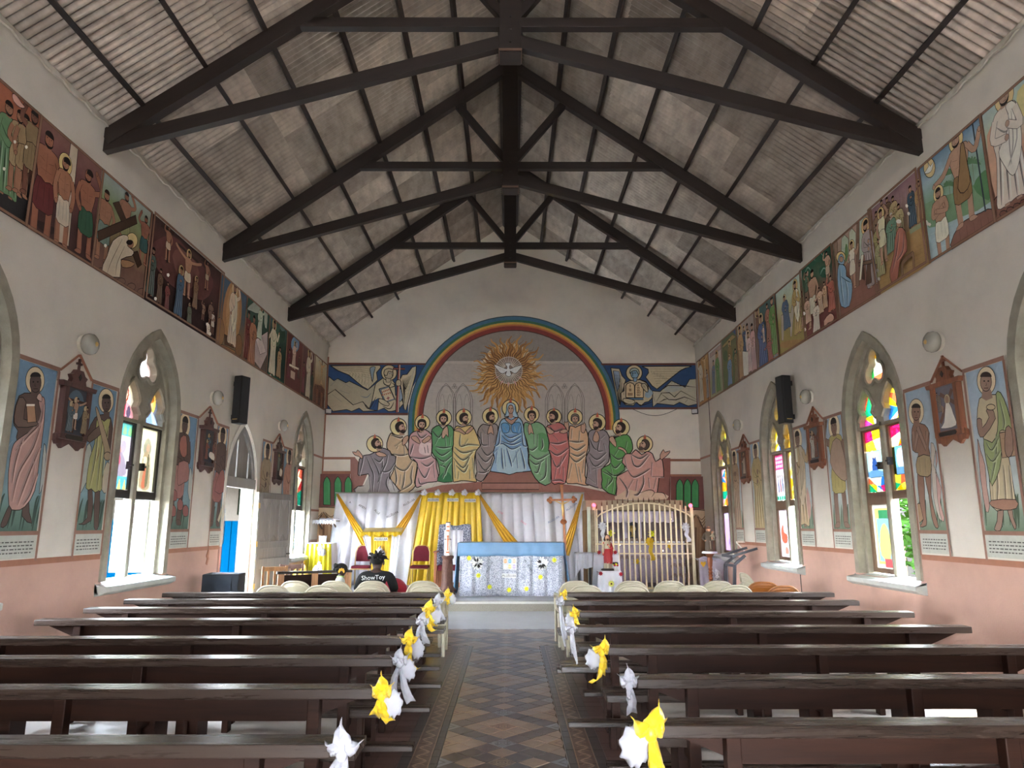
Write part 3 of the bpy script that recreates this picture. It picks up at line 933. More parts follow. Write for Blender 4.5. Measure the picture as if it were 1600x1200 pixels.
    def pane(s,u0,u1,z0,z1,col,d=.165,name='glass_pane'):
        mb=MB();mb.add([s.fn(u,z,d) for u,z in ((u0,z0),(u1,z0),(u1,z1),(u0,z1))],[(0,1,2,3)],lin(hx(col)))
        return mb.build(name,M['glass'],s.t,normals=False)
    def picture(s,d=.163):
        """painter for glass: u to the viewer's right, z up"""
        sg=1 if s.side < 0 else-1
        o=s.o
        p=GlassPaint(lambda a,b,t: o+s.fn(sg*a,b,d-t),None,gain=1.0,base=.0,step=.0003,mat='pglass',parent=s.t)
        p.m();p.black=False;return p
PAL=['ffd21a','ffb000','ff3ea0','fff2d0','18b070','30c050','ff6a3c','2a78c8','fff8f0','ffe040','e81e60']
WN={}
for c,n in LW: WN[n]=Win(n,-1,c)
for c,n in RW: WN[n]=Win(n,1,c)
U0,U1=.055,.62
for n,w in WN.items():
    for sg in (-1,1):
        a,b=sorted((sg*U0,sg*U1))
        w.casement(a,b,1.98,2.93,'iron' if w.side < 0 else 'frame_wood',.055)
        w.casement(a,b,1.93,1.99,'iron' if w.side < 0 else 'frame_wood',.03,.16,'transom')

# ------------------------------------------------------------------ what fills the windows
def heads(w,pal,seed):
    for sg in (-1,1): w.shards(sg*.325-.24,sg*.325+.24,2.94,3.50,2,3,pal,seed+sg,.175)
    w.shards(-.36,.36,3.36,4.02,3,3,pal,seed+7,.175)
def mary_picture(p,u0,u1,z0,z1,bgc,robe):
    p.part('painted_pane');p.poly([(u0,z0),(u1,z0),(u1,z1),(u0,z1)],bgc,grad='e8f4f8')
    c=(u0+u1)/2;h=z1-z0
    p.ell(c,z0+h*.55,(u1-u0)*.26,h*.38,'f4f8f4');p.poly([(c-.07,z0+h*.22),(c+.07,z0+h*.22),(c+.045,z0+h*.72),(c,z0+h*.82),(c-.045,z0+h*.72)],robe,3)
    p.ell(c,z0+h*.77,.022,.03,'d8a888',0,10);p.poly([(u0,z0),(u1,z0),(u1,z0+h*.18),(c,z0+h*.26),(u0,z0+h*.2)],'5a86a8',2)
w=WN[9];heads(w,PAL,3)
for u0,u1,sd in ((.10,.57,1),(-.57,-.10,2)):
    w.shards(u0,u1,2.60,2.89,2,2,PAL,20+sd);w.shards(u0,u1,2.04,2.24,3,2,PAL,30+sd)
    w.shards(u0 if sd == 1 else u1-.07,u0+.07 if sd == 1 else u1,2.24,2.60,1,2,['ffe040','ffc000','fff0d0'],40+sd)
p=w.picture()
mary_picture(p,-.57,-.17,2.24,2.60,'a8d4dc','2c4c86');mary_picture(p,.10,.50,2.24,2.60,'6cacdc','d0e4f0');p.done()
# lower lights: a closed wooden casement with a coloured picture, and an open light
def lower_picture(w,sgn,cols,name='painted_pane'):
    a,b=sorted((sgn*U0,sgn*U1))
    w.casement(a,b,.97,1.93,'frame_wood',.06)
    p=w.picture()
    s0=1 if w.side < 0 else-1
    u0,u1=sorted((s0*(a+.05),s0*(b-.05)))
    p.part(name)
    for q in cols(u0,u1): p.poly(q[0],q[1],q[2] if len(q) > 2 else 0)
    p.done()
R_=lambda u0,u1,z0,z1: [(u0,z0),(u1,z0),(u1,z1),(u0,z1)]
lower_picture(w,1,lambda a,b: [(R_(a,b,1.02,1.88),'f4ecd8'),(R_(a+.06,b-.06,1.08,1.82),'ffe070'),(R_(a+.16,b-.06,1.68,1.80),'3c8a58'),(R_(a+.10,b-.04,1.12,1.68),'8cc4dc'),
      ([(a+.14,1.2),(b-.1,1.15),(b-.06,1.45),(a+.3,1.62),(a+.16,1.5)],'d8d878',3),(R_(a+.22,b-.06,1.04,1.16),'e85a5a')])
def open_leaf(w,sgn,pal=None):
    """a casement swung outward from its jamb"""
    mb=MB();u=sgn*.60
    for a in ((u-.02,u+.02,.97,1.93,.20,.24),(u-.02,u+.02,.97,1.93,.61,.65),(u-.02,u+.02,.97,1.02,.24,.61),(u-.02,u+.02,1.88,1.93,.24,.61),(u-.012,u+.012,1.26,1.28,.24,.61),(u-.012,u+.012,1.58,1.60,.24,.61)):
        w.bx(mb,*a)
    mb.build('open_casement',M['frame_wood'] if w.side > 0 else M['white_wood'],w.t)
    p=MB();p.add([w.fn(u,z,d) for z,d in ((1.02,.24),(1.88,.24),(1.88,.61),(1.02,.61))],[(0,1,2,3)],lin(hx('e4eef0')));p.build('glass_pane',M['cglass'],w.t,normals=False)
open_leaf(w,-1);open_leaf(WN[10],-1);open_leaf(WN[4],1);open_leaf(WN[4],-1);open_leaf(WN[5],1);open_leaf(WN[5],-1)
def catch(w,u,z):
    mb=MB();w.bx(mb,u-.012,u+.012,z-.05,z+.05,.09,.16);w.bx(mb,u-.05,u+.012,z-.01,z+.012,.07,.10);mb.build('catch',M['iron'],w.t)
catch(w,.16,2.38);catch(w,-.10,2.42);catch(WN[4],-.16,2.35);catch(WN[4],.16,2.35)
# right, second: red lettered pane over a drawing, yellow lights
w=WN[10];heads(w,['ffd21a','ffb840','ff9028','fff0c0','2a60b8','30b060','e83a5a','ffe880'],5)
p=w.picture();p.part('painted_pane')
p.poly(R_(-.57,-.10,2.04,2.88),'f4e8ee');p.poly(R_(-.57,-.10,2.60,2.88),'f04c80');p.poly(R_(-.57,-.10,2.04,2.16),'b8e8d8')
for k in range(3):
    for q in range(5): p.poly(R_(-.54+q*.085,-.48+q*.085,2.64+k*.075,2.69+k*.075),'ffc0d0')
for k in range(4): p.poly([(-.5+k*.1,2.2),(-.45+k*.1,2.2),(-.46+k*.1,2.45),(-.49+k*.1,2.42)],['5a5a8a','8a3a5a','3a4a7a','7a6a9a'][k],2);p.ell(-.475+k*.1,2.48,.022,.03,'6a4a4a',0,8)
for k in range(5): p.poly(R_(-.56+k*.1,-.5+k*.1,2.05,2.12),'20a878')
p.done();w.shards(-.57,-.10,2.04,2.88,2,5,['ffc81e','ffb020','ffe890','ffd860','fff4d8'],51)
lower_picture(w,1,lambda a,b: [(R_(a,b,1.02,1.88),'f8dce0'),([(a+.1,1.3),(a+.3,1.28),(a+.34,1.42),(a+.2,1.46),(a+.16,1.6),(a+.06,1.5)],'e86a50',3),([(a+.2,1.08),(a+.36,1.1),(a+.3,1.2),(a+.22,1.2)],'f0907a',2),(R_(a+.3,a+.32,1.6,1.82),'a890c0'),(R_(a+.36,a+.38,1.55,1.8),'a890c0')])
# right, third (towards the sanctuary)
w=WN[11];heads(w,['ffe89a','fff0c8','ffc81e','ff5a8a','30b860','ffd040'],9)
w.shards(.10,.57,2.04,2.88,2,5,['2a90d8','ffb020','ffd040','ffa8c8','ffc8dc','ff8a20','10b890'],61)
w.shards(-.57,-.10,2.04,2.88,2,5,['10b878','d8f0d8','ff7a30','ffd840','fff0e0'],62)
for sgn in (1,-1):
    lower_picture(w,sgn,lambda a,b: [(R_(a,b,1.02,1.88),'d8b4ec'),([(a+.08,1.2),(a+.18,1.22),(a+.14,1.5),(a+.08,1.45)],'f0b88a',2),([(a+.22,1.15),(a+.34,1.18),(a+.28,1.3)],'9a78b8',0),(R_(a,b,1.74,1.88),'e4ccf4')])
# windows abreast of the camera and behind it: plain pale panes
for n in (3,8):
    w=WN[n]
    w.shards(-.36,.36,3.36,4.02,2,2,['fff0d8','e8e8f8','ffd860'],n)
    for sg in (-1,1):
        w.pane(sg*.325-.24,sg*.325+.24,2.94,3.5,'fff0d0',.175);w.pane(*sorted((sg*.10,sg*.57)),2.04,2.88,'f0f4f8')
# left, second: painted glass heads of figures, two painted casements
w=WN[4];p=w.picture(.175)
p.part('painted_pane')
p.poly(R_(-.36,.36,3.36,4.05),'d8b0a8');p.ell(0,3.86,.16,.18,'f0d8c8');p.ell(-.17,3.58,.17,.16,'e8c8b4');p.ell(.17,3.58,.17,.16,'e0c0b4')
p.poly([(-.05,3.5),(.05,3.5),(.09,3.66),(.04,3.78),(.0,3.86),(-.05,3.78),(-.09,3.66)],'f8f0e8',3);p.ell(0,3.84,.04,.05,'c89880',0,10)
for k in range(6): p.line([(0,3.72),(.26*cos(k*1.05),3.72+.28*sin(k*1.05))],.012,'a06a68')
p.poly(R_(-.30,-.2,3.42,3.5),'a04a6a');p.poly(R_(.2,.3,3.42,3.5),'a04a6a')
p.poly(R_(-.57,-.09,2.93,3.5),'c8b8a0');p.ell(-.325,3.27,.15,.17,'e8d0a8');p.ell(-.325,3.25,.075,.11,'8a3a2c');p.ell(-.325,3.25,.05,.075,'dca084')
p.poly([(-.55,2.93),(-.1,2.93),(-.18,3.1),(-.27,3.15),(-.38,3.15),(-.48,3.08)],'d88a8c',3);p.poly([(-.36,3.15),(-.29,3.15),(-.3,2.96),(-.36,2.96)],'c03848');p.ell(-.22,3.02,.05,.09,'584858',0,10)
p.poly(R_(.09,.57,2.93,3.5),'6a6a70');p.ell(.325,3.25,.13,.17,'e8b050');p.ell(.325,3.22,.06,.085,'f0b078');p.ell(.325,3.30,.085,.06,'94581e')
p.poly([(.12,2.93),(.55,2.93),(.47,3.05),(.37,3.12),(.28,3.12),(.18,3.05)],'a8bcd8',3);p.poly([(.24,2.93),(.42,2.93),(.36,3.08),(.29,3.08)],'7a92c4',2)
p.done()
p=w.picture(.163);p.part('painted_pane')
p.poly(R_(-.57,-.10,2.04,2.88),'d8c8cc');p.poly(R_(-.57,-.10,2.72,2.88),'58a8a0');p.poly(R_(-.57,-.10,2.04,2.20),'60b0b8')
for k in range(4): p.poly([(-.56+.12*k,2.04),(-.48+.12*k,2.04),(-.52+.12*k,2.18)],'e8d070');p.poly([(-.56+.12*k,2.74),(-.46+.12*k,2.74),(-.51+.12*k,2.86)],'88cc78',2)
p.ell(-.33,2.58,.13,.1,'b8a8b0');p.ell(-.36,2.52,.05,.06,'c8907c',0,10);p.ell(-.27,2.42,.05,.05,'4a5a9a',0,10);p.poly([(-.5,2.22),(-.16,2.22),(-.2,2.4),(-.3,2.5),(-.44,2.45)],'a09098',3);p.poly([(-.42,2.34),(-.3,2.36),(-.34,2.5),(-.4,2.48)],'c05868',2)
p.poly(R_(.10,.57,2.04,2.88),'e0d8a8',grad='b8b098') ;p.ell(.33,2.62,.1,.13,'9a9478');p.ell(.35,2.62,.045,.06,'c89878',0,10)
p.poly([(.2,2.1),(.46,2.08),(.44,2.4),(.4,2.55),(.28,2.56),(.22,2.4)],'a8906c',3);p.poly([(.26,2.1),(.36,2.1),(.38,2.3),(.3,2.36)],'b86a4a',3);p.ell(.3,2.45,.05,.06,'e8d0a0',0,10);p.poly([(.34,2.12),(.42,2.16),(.4,2.5),(.36,2.5)],'70684a',3)
p.done()
w=WN[5];heads(w,['f0e0c8','e0b8a0','8a6a5a','fff4e0','c8a080'],12)
w.pane(-.57,-.10,2.04,2.88,'b8c4c8');w.shards(.10,.57,2.04,2.88,2,4,['f0e8a0','c83030','18906a','fff0c0','d85a40'],71)
# ------------------------------------------------------------------ side door
dr=bpy.data.objects.new('door_1',None);COL.objects.link(dr);dr['kind']='structure';dr.location=(XL,DYC,0)
dl=lambda u,z,d: Vector((-d,u,z))
def dbox(name,u0,u1,z0,z1,d0,d1,mat,**k):
    mb=MB();P=[dl(u,z,d) for u,z,d in ((u0,z0,d0),(u1,z0,d0),(u1,z0,d1),(u0,z0,d1),(u0,z1,d0),(u1,z1,d0),(u1,z1,d1),(u0,z1,d1))]
    mb.add(P,[(0,3,2,1),(4,5,6,7),(0,1,5,4),(1,2,6,5),(2,3,7,6),(3,0,4,7)]);return mb.build(name,M[mat],dr,bevel=.004,**k)
A=arch(.69,2.3,2.3,1.05,7)
def arch_x(z):          # half width of the tympanum at height z
    if z <= 2.3: return .69
    Rr=(.69*.69+1.05*1.05)/(2*.69);return max(0.01,-Rr+.69+sqrt(max(0,Rr*Rr-(z-2.3)**2)))
def zt(u):
    lo,hi=2.3,3.35
    for _ in range(30):
        m_=(lo+hi)/2
        if arch_x(m_) > abs(u): lo=m_
        else: hi=m_
    return lo
for k in range(5):
    u0,u1=-.68+k*.272,-.68+(k+1)*.272-.012
    us=[u0+(u1-u0)*q/4 for q in range(5)]
    P=[(u0,2.42),(u1,2.42)]+[(u,max(2.45,zt(u)-.03)) for u in reversed(us)]
    mb=MB();mb.prism(P,lambda a,b,t,kk=k: dl(a,b,.05+.02*(kk % 2)+t),.03);mb.build('tympanum_board',M['greydoor'],dr)
P=arch(.70,2.25,2.27,1.08,8);Q=arch(.62,2.25,2.27,.95,8);n=len(P)
mb=MB();mb.add([dl(u,z,d) for d in (.02,.08) for L in (P,Q) for u,z in L],sum([[(i,i+1,n+i+1,n+i),(2*n+i,3*n+i,3*n+i+1,2*n+i+1),(i,2*n+i,2*n+i+1,i+1),(n+i,n+i+1,3*n+i+1,3*n+i)] for i in range(n-1)],[]))
mb.build('arch_frame',M['greydoor'],dr)
dbox('transom',-.70,.70,2.24,2.42,.0,.12,'greydoor')
dbox('jamb',.64,.70,.0,2.24,.02,.24,'white_wood');dbox('jamb',-.70,-.64,.0,2.24,.02,.24,'white_wood')
dbox('threshold',-.70,.70,.001,.03,-.01,.26,'sill')
Pa,Qa=arch(.715,.02,2.25,1.13,8),arch(.80,.02,2.25,1.26,8);n=len(Pa)
mb=MB();mb.add([dl(u,z,d) for d in (-.02,.03) for L in (Pa,Qa) for u,z in L],sum([[(i,i+1,n+i+1,n+i),(i,2*n+i,2*n+i+1,i+1),(n+i,n+i+1,3*n+i+1,3*n+i)] for i in range(n-1)],[]))
mb.build('plaster_surround',M['wall'],dr)
# the leaf, swung into the room almost back to the wall
leaf=MB();LWd,LH=1.33,2.2
leaf.bb(0,LWd,-.02,.02,.03,LH)
lo_=leaf.build('door_leaf',M['greydoor'],dr,bevel=.004)
lo_.location=(.05,.72,0);lo_.rotation_euler=(0,0,pi/2-radians(9.4))
def lbox(name,x0,x1,y0,y1,z0,z1,mat='greydoor',b=.006):
    mb=MB();mb.bb(x0,x1,y0,y1,z0,z1);return mb.build(name,M[mat],lo_,bevel=b)
F0,F1=-.045,-.02        # the room side of the opened leaf
for a in ((0,.11),(LWd-.11,LWd)): lbox('stile',a[0],a[1],F0,F1,.03,LH)
for z in ((.03,.22),(.80,.98),(1.16,1.30),(2.08,LH)): lbox('rail',.11,LWd-.11,F0,F1,*z)
for k in range(2): u=.11+(LWd-.22)*(k+1)/3;lbox('muntin',u-.03,u+.03,F0,F1,1.30,2.08)
for k in range(3):
    u0=.11+(LWd-.22)*k/3+.03;u1=.11+(LWd-.22)*(k+1)/3-.03;c=(u0+u1)/2
    mb=MB();mb.add([(u0,-.022,2.08),(u1,-.022,2.08),(c,-.022,1.88),(c,-.05,2.08)],[(0,1,2),(0,3,2),(3,1,2)]);mb.build('corner_block',M['greydoor'],lo_)
    mb=MB();mb.add([(u0,-.022,1.3),(u1,-.022,1.3),(c,-.022,1.42),(c,-.045,1.3)],[(0,1,2),(0,3,2),(3,1,2)]);mb.build('corner_block',M['greydoor'],lo_)
lbox('leaf_edge',-.035,0,-.04,.03,.03,LH,'white_wood')
for z in (.5,1.25,1.95): lbox('hinge',-.06,.02,-.055,-.035,z-.05,z+.05,'brass')
lbox('bolt_bar',LWd-.16,LWd-.02,-.07,-.045,1.02,1.05,'iron')
# ------------------------------------------------------------------ outdoors, as far as the openings show it
gm=pbr('sunlit_ground',alb((206,184,168),.11),.9,spec=0,var=.15,scale=.8)
g=MB();g.bb(-60,XL-WT,-30,80,-.5,-.3);g.bb(XR+WT,60,-30,80,-.5,-.3);g.bb(XL-WT,XR+WT,-30,YF-.4,-.5,-.3);g.bb(XL-WT,XR+WT,YB+.4,80,-.5,-.3)
tag(g.build('ground',gm),kind='structure')
bw=pbr('blue_wall_paint',alb((10,150,225),.05),.6,var=.08,spec=0);bwh=pbr('pale_outside_wall',alb((226,216,200),.055),.8,var=.1,spec=0)
nb=thing('neighbouring_building','pale building with a blue painted dado seen through the side door and left windows','building',(-12.5,24,-.3))
def nbx(name,x0,x1,y0,y1,z0,z1,mat,par=None):
    mb=MB();mb.bb(x0+12.5,x1+12.5,y0-24,y1-24,z0+.3,z1+.3);return mb.build(name,mat,par or nb)
nbx('wall',-12.5,-11.0,16,40,-.3,3.6,bwh);nbx('blue_dado',-11.0,-10.97,16.5,40,-.3,1.75,bw)
nbx('roof',-13,-10.4,15.6,40.4,3.6,3.8,pbr('blue_metal_roof',alb((90,150,190),.08),.6,var=.1,spec=0))
nbx('added_shade_roof',-11.2,-8.4,15.6,40.4,3.3,3.42,bpy.data.materials['blue_metal_roof'])  # added overhang, put in to keep skylight off the blue and pale wall
for k in range(8): nbx('shade_roof_post',-8.6,-8.5,16+k*3.4,16.1+k*3.4,-.3,3.3,bwh)  # posts added to carry that shading overhang
for k in range(5):
    f=nbx('window',-11.0,-10.94,17.5+k*4.4,18.9+k*4.4,.9,2.3,bwh)
    for q in range(5): nbx('louvre',-10.95,-10.92,17.6+k*4.4,18.8+k*4.4,1.0+q*.26,1.16+q*.26,pbr('louvre_%d_%d' % (k,q),alb((150,170,180),.06),.5,spec=0),f)
for k in range(12): nbx('rib',-10.97,-10.94,26+k*.8,26.12+k*.8,-.3,1.75,bw)
nbx('notice',-10.93,-10.91,29.4,30.4,1.15,1.5,pbr('orange_notice',alb((226,160,96),.09),.7,spec=0))
grl=nbx('grille',-10.97,-10.93,29.0,31.0,2.0,3.4,pbr('grille_green',alb((90,130,100),.08),.6,spec=0))
leafm=pbr('leaf_green',alb((90,140,60),.12),.6,spec=0,var=.3,scale=3)
def shrub(loc,r,h,seed,label):
    rnd=random.Random(seed);t=thing('tree',label,'tree',loc,0,'trees outside the right windows')
    mb=MB();mb.tube([(0,0,0),(.05,.02,h*.3),(0,.05,h*.6)],[.12,.09,.05]);mb.build('trunk',M['frame_wood'],t)
    mb=MB()
    for k in range(1800):
        a,u,q=rnd.uniform(0,2*pi),rnd.uniform(-1,1),rnd.uniform(.6,1)
        c=Vector((r*q*sqrt(1-u*u)*cos(a),r*q*sqrt(1-u*u)*sin(a),h*.58+h*.42*q*u))
        d=Vector((rnd.uniform(-1,1),rnd.uniform(-1,1),rnd.uniform(-.6,.6))).normalized()*.14;e=d.cross(Vector((rnd.uniform(-1,1),rnd.uniform(-1,1),rnd.uniform(-1,1)))).normalized()*.055
        mb.add([c-d,c+e,c+d,c-e],[(0,1,2,3)])
    tag(mb.build('foliage',leafm,t,normals=False),kind='stuff')
for k,(x,y,r,h) in enumerate(((9.5,15.5,1.9,4.2),(10.5,19.5,2.2,4.8),(9.8,23.5,2.0,4.4),(10,28.5,2.2,5))):
    shrub((x,y,-.3),r,h,k,'green leafy tree outside the right windows, %s' % ('nearest','second from the camera','third from the camera','farthest')[k] if k else 'green leafy tree outside the right windows, nearest the camera')
bwl=MB();bwl.bb(13,13.3,5,50,-.3,2.2)
tag(bwl.build('boundary_wall',bwh),'pale low boundary wall behind the trees outside right','wall')

# ------------------------------------------------------------------ the painted end wall
def phead(p,x,y,r,d=0,skin='c0967c',hair='3a2c26',beard=1,up=0,lw=.011):
    """painted head: d facing (-1 left .. 1 right), up = tilt"""
    sg=1 if d >= 0 else-1;a=-up*sg;c,s_=cos(a),sin(a)
    L=lambda P: [(x+r*(sg*u*c-v*s_),y+r*(sg*u*s_+v*c)) for u,v in P]
    if abs(d) > .45:
        p.poly(L([(-.5,.6),(.35,.8),(.45,1.7),(-.6,1.6)]),shade(skin,.9))
        p.poly(L([(-.9,.55),(-1.1,-.2),(-.85,-.95),(-.1,-1.35),(.6,-1.15),(.85,-.65),(.3,-.55),(-.2,-.2),(-.35,.45),(-.6,.8)]),hair,3,lw)
        p.poly(L([(-.35,-.35),(.2,-.75),(.72,-.7),(.8,-.2),(1.02,.15),(.8,.28),(.74,.75),(.35,1.05),(-.15,.8),(-.4,.2)]),skin,2,lw)
        if beard: p.poly(L([(-.42,.05),(-.2,.5),(.2,.45),(.5,.42),(.85,.45),(.8,.9),(.45,1.35),(-.05,1.15),(-.45,.6)]),hair,2)
        p.line(L([(.3,-.3),(.62,-.32)]),lw*1.1,hair,False,False);p.line(L([(.42,-.15),(.6,-.15)]),lw*1.3,'1c1512',False,False)
        p.line(L([(.7,-.3),(.98,.13),(.75,.2)]),lw,shade(skin,.6));p.line(L([(.45,.58),(.8,.56)]),lw*1.3,'a05a50',False,False)
        p.ell(*L([(-.3,.05)])[0],r*.13,r*.2,shade(skin,.85),0,8)
    else:
        p.poly(L([(-.4,.7),(.4,.7),(.45,1.7),(-.45,1.7)]),shade(skin,.9))
        p.poly(L([(-.85,.5),(-1.0,-.3),(-.75,-1.05),(0,-1.35),(.75,-1.05),(1.0,-.3),(.85,.5),(0,.2)]),hair,3,lw)
        p.poly(L([(-.72,-.4),(-.3,-.75),(.3,-.75),(.72,-.4),(.7,.4),(.4,1.0),(0,1.15),(-.4,1.0),(-.7,.4)]),skin,3,lw)
        if beard: p.poly(L([(-.72,.2),(-.45,.55),(0,.48),(.45,.55),(.72,.2),(.55,1.0),(0,1.45),(-.55,1.0)]),hair,2)
        f=d*.3
        for k in (-1,1):
            p.line(L([(f+k*.48,-.22),(f+k*.18,-.24)]),lw*1.1,hair,False,False);p.line(L([(f+k*.42,-.08),(f+k*.22,-.08)]),lw*1.3,'1c1512',False,False)
        p.line(L([(f+.06,-.15),(f+.12,.3),(f-.1,.32)]),lw,shade(skin,.6));p.line(L([(f-.22,.62),(f+.22,.62)]),lw*1.3,'a05a50',False,False)
def halo(p,x,y,r,flame=True):
    p.ell(x,y,r,r*1.02,'dcc68c',.014,22)
    if flame:
        p.poly([(x-16,y-r+38),(x+2,y-r-25),(x+16,y-r+38),(x,y-r+30)],'c4603e',2);p.poly([(x-14,y-r+30),(x-18,y-r+8),(x,y-r+26),(x+18,y-r+8),(x+14,y-r+34)],'c4503a',0)
def apostle(p,name,crop,hal,hd,robe,c,folds,hands,extra=(),skin='c0967c',hair='3a2c26',beard=1,label=None,fw=.034):
    p.part(name,label);p.crop(*crop)
    halo(p,*hal)
    p.poly(robe,c,2,.016)
    for pts,cc in extra: p.poly(pts,cc,2)
    dk,lt=shade(c,.62),tint(c,.40)
    for i,f in enumerate(folds):
        p.fold(f,dk,lt,fw,(7,9))
    x,y,r,d,up=hd
    phead(p,x,y,r,d,skin,hair,beard,up)
    for h in hands:
        p.poly(h,skin,2,.011)
        if len(h) > 4: p.line([h[1],h[len(h)//2+1]],.008,shade(skin,.6))

am=thing('painted_wall_mural','large painted mural of thirteen haloed robed figures under a rainbow arch on the end wall','mural',(0,YB,3.6))
p=back_paint(am);p.grey=.12;p.k=1.45
# field under the arch
p.part('arch_field','grey and beige painted field under the rainbow').px()
CX,CY,RR=803,659,164
def arc(r,a0=-pi,a1=0,n=40): return [(CX+r*cos(a0+(a1-a0)*k/n),CY+r*sin(a0+(a1-a0)*k/n)) for k in range(n+1)]
p.poly([(CX-146,700)]+arc(146)+[(CX+146,700)],'b4aaa0')
p.poly([q for q in arc(146) if q[1] < 568],'8f877f')
p.poly([(663,568),(943,568),(946,596),(660,598)],'aca298')
for x0,x1 in ((672,715),(700,740),(735,770),(880,850),(910,870),(930,895)): p.line([(x0,570),(x1,596)],.008,'8a8078',False)
for y in (570,596): p.line([(664,y),(942,y)],.008,'857b73',False)
for x in (676,689,703,721,742,752,762,772,838,848,858,868,880,894,908,922): p.line([(x,600),(x,690)],.006,'9a9088',False)
p.part('pencilled_windows','sketched outlines of pointed windows')
for cx in (697,723.5,867,898):
    if cx == 867: p.part('pencilled_windows','sketched outlines of pointed windows').px()
    for w in (15,12):
        P=[(cx-w,690),(cx-w,625),(cx-w*.8,614),(cx-w*.4,605),(cx,599+(15-w)),(cx+w*.4,605),(cx+w*.8,614),(cx+w,625),(cx+w,690)]
        p.line(P,.009,'6e655f',False,False)
    for q in (-6,6): p.line([(cx+q-5,660),(cx+q-4,630),(cx+q,616),(cx+q+4,630),(cx+q+5,660)],.006,'7a716a',True,False)
    p.line([(cx-11,632),(cx+11,632)],.005,'7a716a',False);p.line([(cx,625),(cx,690)],.006,'7a716a',False)
for cx in (710,882):
    for k in range(3): p.ell(cx+2.4*cos(k*2.09-pi/2),604+2.4*sin(k*2.09-pi/2),2,2,'a89e94',.005,8,ink='5f5751')
p.part('rainbow','painted rainbow band')
def band(r0,r1,c):
    A,B=arc(r0),arc(r1)
    A=[(CX-r0,692)]+A+[(CX+r0,672)];B=[(CX-r1,692)]+B+[(CX+r1,672)]
    p.raw((p.map(A),p.map(B)),c,ring=True)
for r0,r1,c in ((165.5,164,'3a4a54'),(164,159,'416f8c'),(159,155.5,'3f6f52'),(155.5,152,'c79a34'),(152,149.5,'bd6a34'),(149.5,143.5,'8c3a34'),(143.5,142,'5a3a34')): band(r0,r1,c)
# sunburst with a white bird
p.part('sunburst','ochre sunburst of wavy rays').px()
SX,SY=795,579
p.ell(SX,SY,43,43,'c8b48c',0,32)
rnd=random.Random(4)
for k in range(11):
    a=k*pi/11;p.line([(SX+43*cos(a),SY+43*sin(a)),(SX-43*cos(a),SY-43*sin(a))],.006,'8a6a42',False,False)
def rayw(a,r0,r1,w,c):
    P=[]
    for k in range(9):
        r=r0+(r1-r0)*k/8;t=a+.042*sin(k*1.5+a*3)*(1 if k else 0)
        P.append((SX+r*cos(t),SY+r*sin(t)))
    q=p.map(P);p._stroke(catmull(q,False,3),w,c,'end')
for k in range(46):
    a=2*pi*k/46+rnd.uniform(-.04,.04);down=max(0,sin(a))
    rayw(a,18,(42+12*rnd.random()+18*down+(8 if k % 2 else 0)),.13+.06*down,['ac7c40','c08c48','9c6c38'][k % 3])
for k in range(30):
    a=pi*k/30+.05;rayw(a,20,50+22*rnd.random(),.055,'c99a54')
for k in range(46):
    a=2*pi*k/46+.07;rayw(a,20,40+14*rnd.random(),.028,'6a4628')
p.ell(SX,SY,21,21,'8f7a6c',.008,28,ink='d8d0c4')
for k in range(36):
    a=2*pi*k/36;p.line([(SX+8*cos(a),SY+8*sin(a)),(SX+(20+4*(k % 2))*cos(a),SY+(20+4*(k % 2))*sin(a))],.014,'d8d0c4',False,'end')
p.part('painted_dove','white bird at the heart of the sunburst')
B=lambda P: [(720+x/10,520+y/10) for x,y in P]
p.poly(B([(690,480),(780,480),(760,530),(770,570),(840,540),(960,510),(900,600),(850,640),(800,620),(770,600),(790,660),(750,690),(700,660),(720,600),(690,630),(630,640),(570,580),(520,500),(640,540),(715,570),(720,530)]),'e4dfd6',2,.008)
for dx in (-1,1):
    for k in range(4): p.line(B([(740+dx*50,590+k*10),(740+dx*(190-k*20),540+k*30)]),.006,'8a7c70',False)
for k in range(5): a=.6+k*.5;p.poly([(SX+19*cos(a)-2,SY+19*sin(a)),(SX+19*cos(a)+2,SY+19*sin(a)),(SX+27*cos(a),SY+27*sin(a))],'d0a49c')
# brick floor, step and side wall of the scene
p.part('painted_floor','painted red brick floor and plinth').px()
p.poly([(556,640+76),(575,740),(560,775),(548,775),(548,716)],'8f6258')
p.poly([(1030,716),(1047,716),(1047,790),(1010,790)],'8f5a50')
p.poly([(620,778),(650,768),(690,758),(760,752),(850,752),(905,760),(960,772),(975,790),(640,790)],'9c6658')
for k in range(14): x=636+k*24;p.line([(x,782),(x+(800-x)*.16,752)],.007,'5f3c34',False)
p.line([(640,766),(960,768)],.006,'5f3c34',False)
p.poly([(766,736),(836,736),(844,755),(753,755)],'966456',0,.014);p.poly([(753,755),(842,755),(842,765),(753,765)],'a07062',0,.012)
C1,C2,C3,C4=(540,630,7.5),(660,620,7.5),(760,610,7.5),(900,630,7.5)
apostle(p,'painted_figure',C1,(622,280,97),(648,292,54,1,.25),[(535,350),(500,420),(485,520),(545,600),(590,620),(580,740),(550,820),(525,880),(570,950),(620,1045),(740,1045),(820,970),(810,930),(840,740),(830,690),(770,660),(745,610),(735,560),(700,490),(665,450),(670,390),(620,400),(560,370)],'c0a27c',
    [[(600,610),(590,740),(700,790),(790,670)],[(580,740),(600,880),(590,960)],[(700,800),(680,950),(660,1010)],[(790,740),(770,860),(770,950),(640,1030)],[(540,380),(640,410),(670,400)],[(580,510),(660,450)],[(560,600),(650,615),(740,600)],[(620,500),(600,540)],[(690,500),(695,600)],[(650,840),(640,960)]],[[(670,490),(672,430),(690,400),(730,380),(742,410),(720,460),(690,492)]],label='painted bearded man in a tan robe, second from the left')
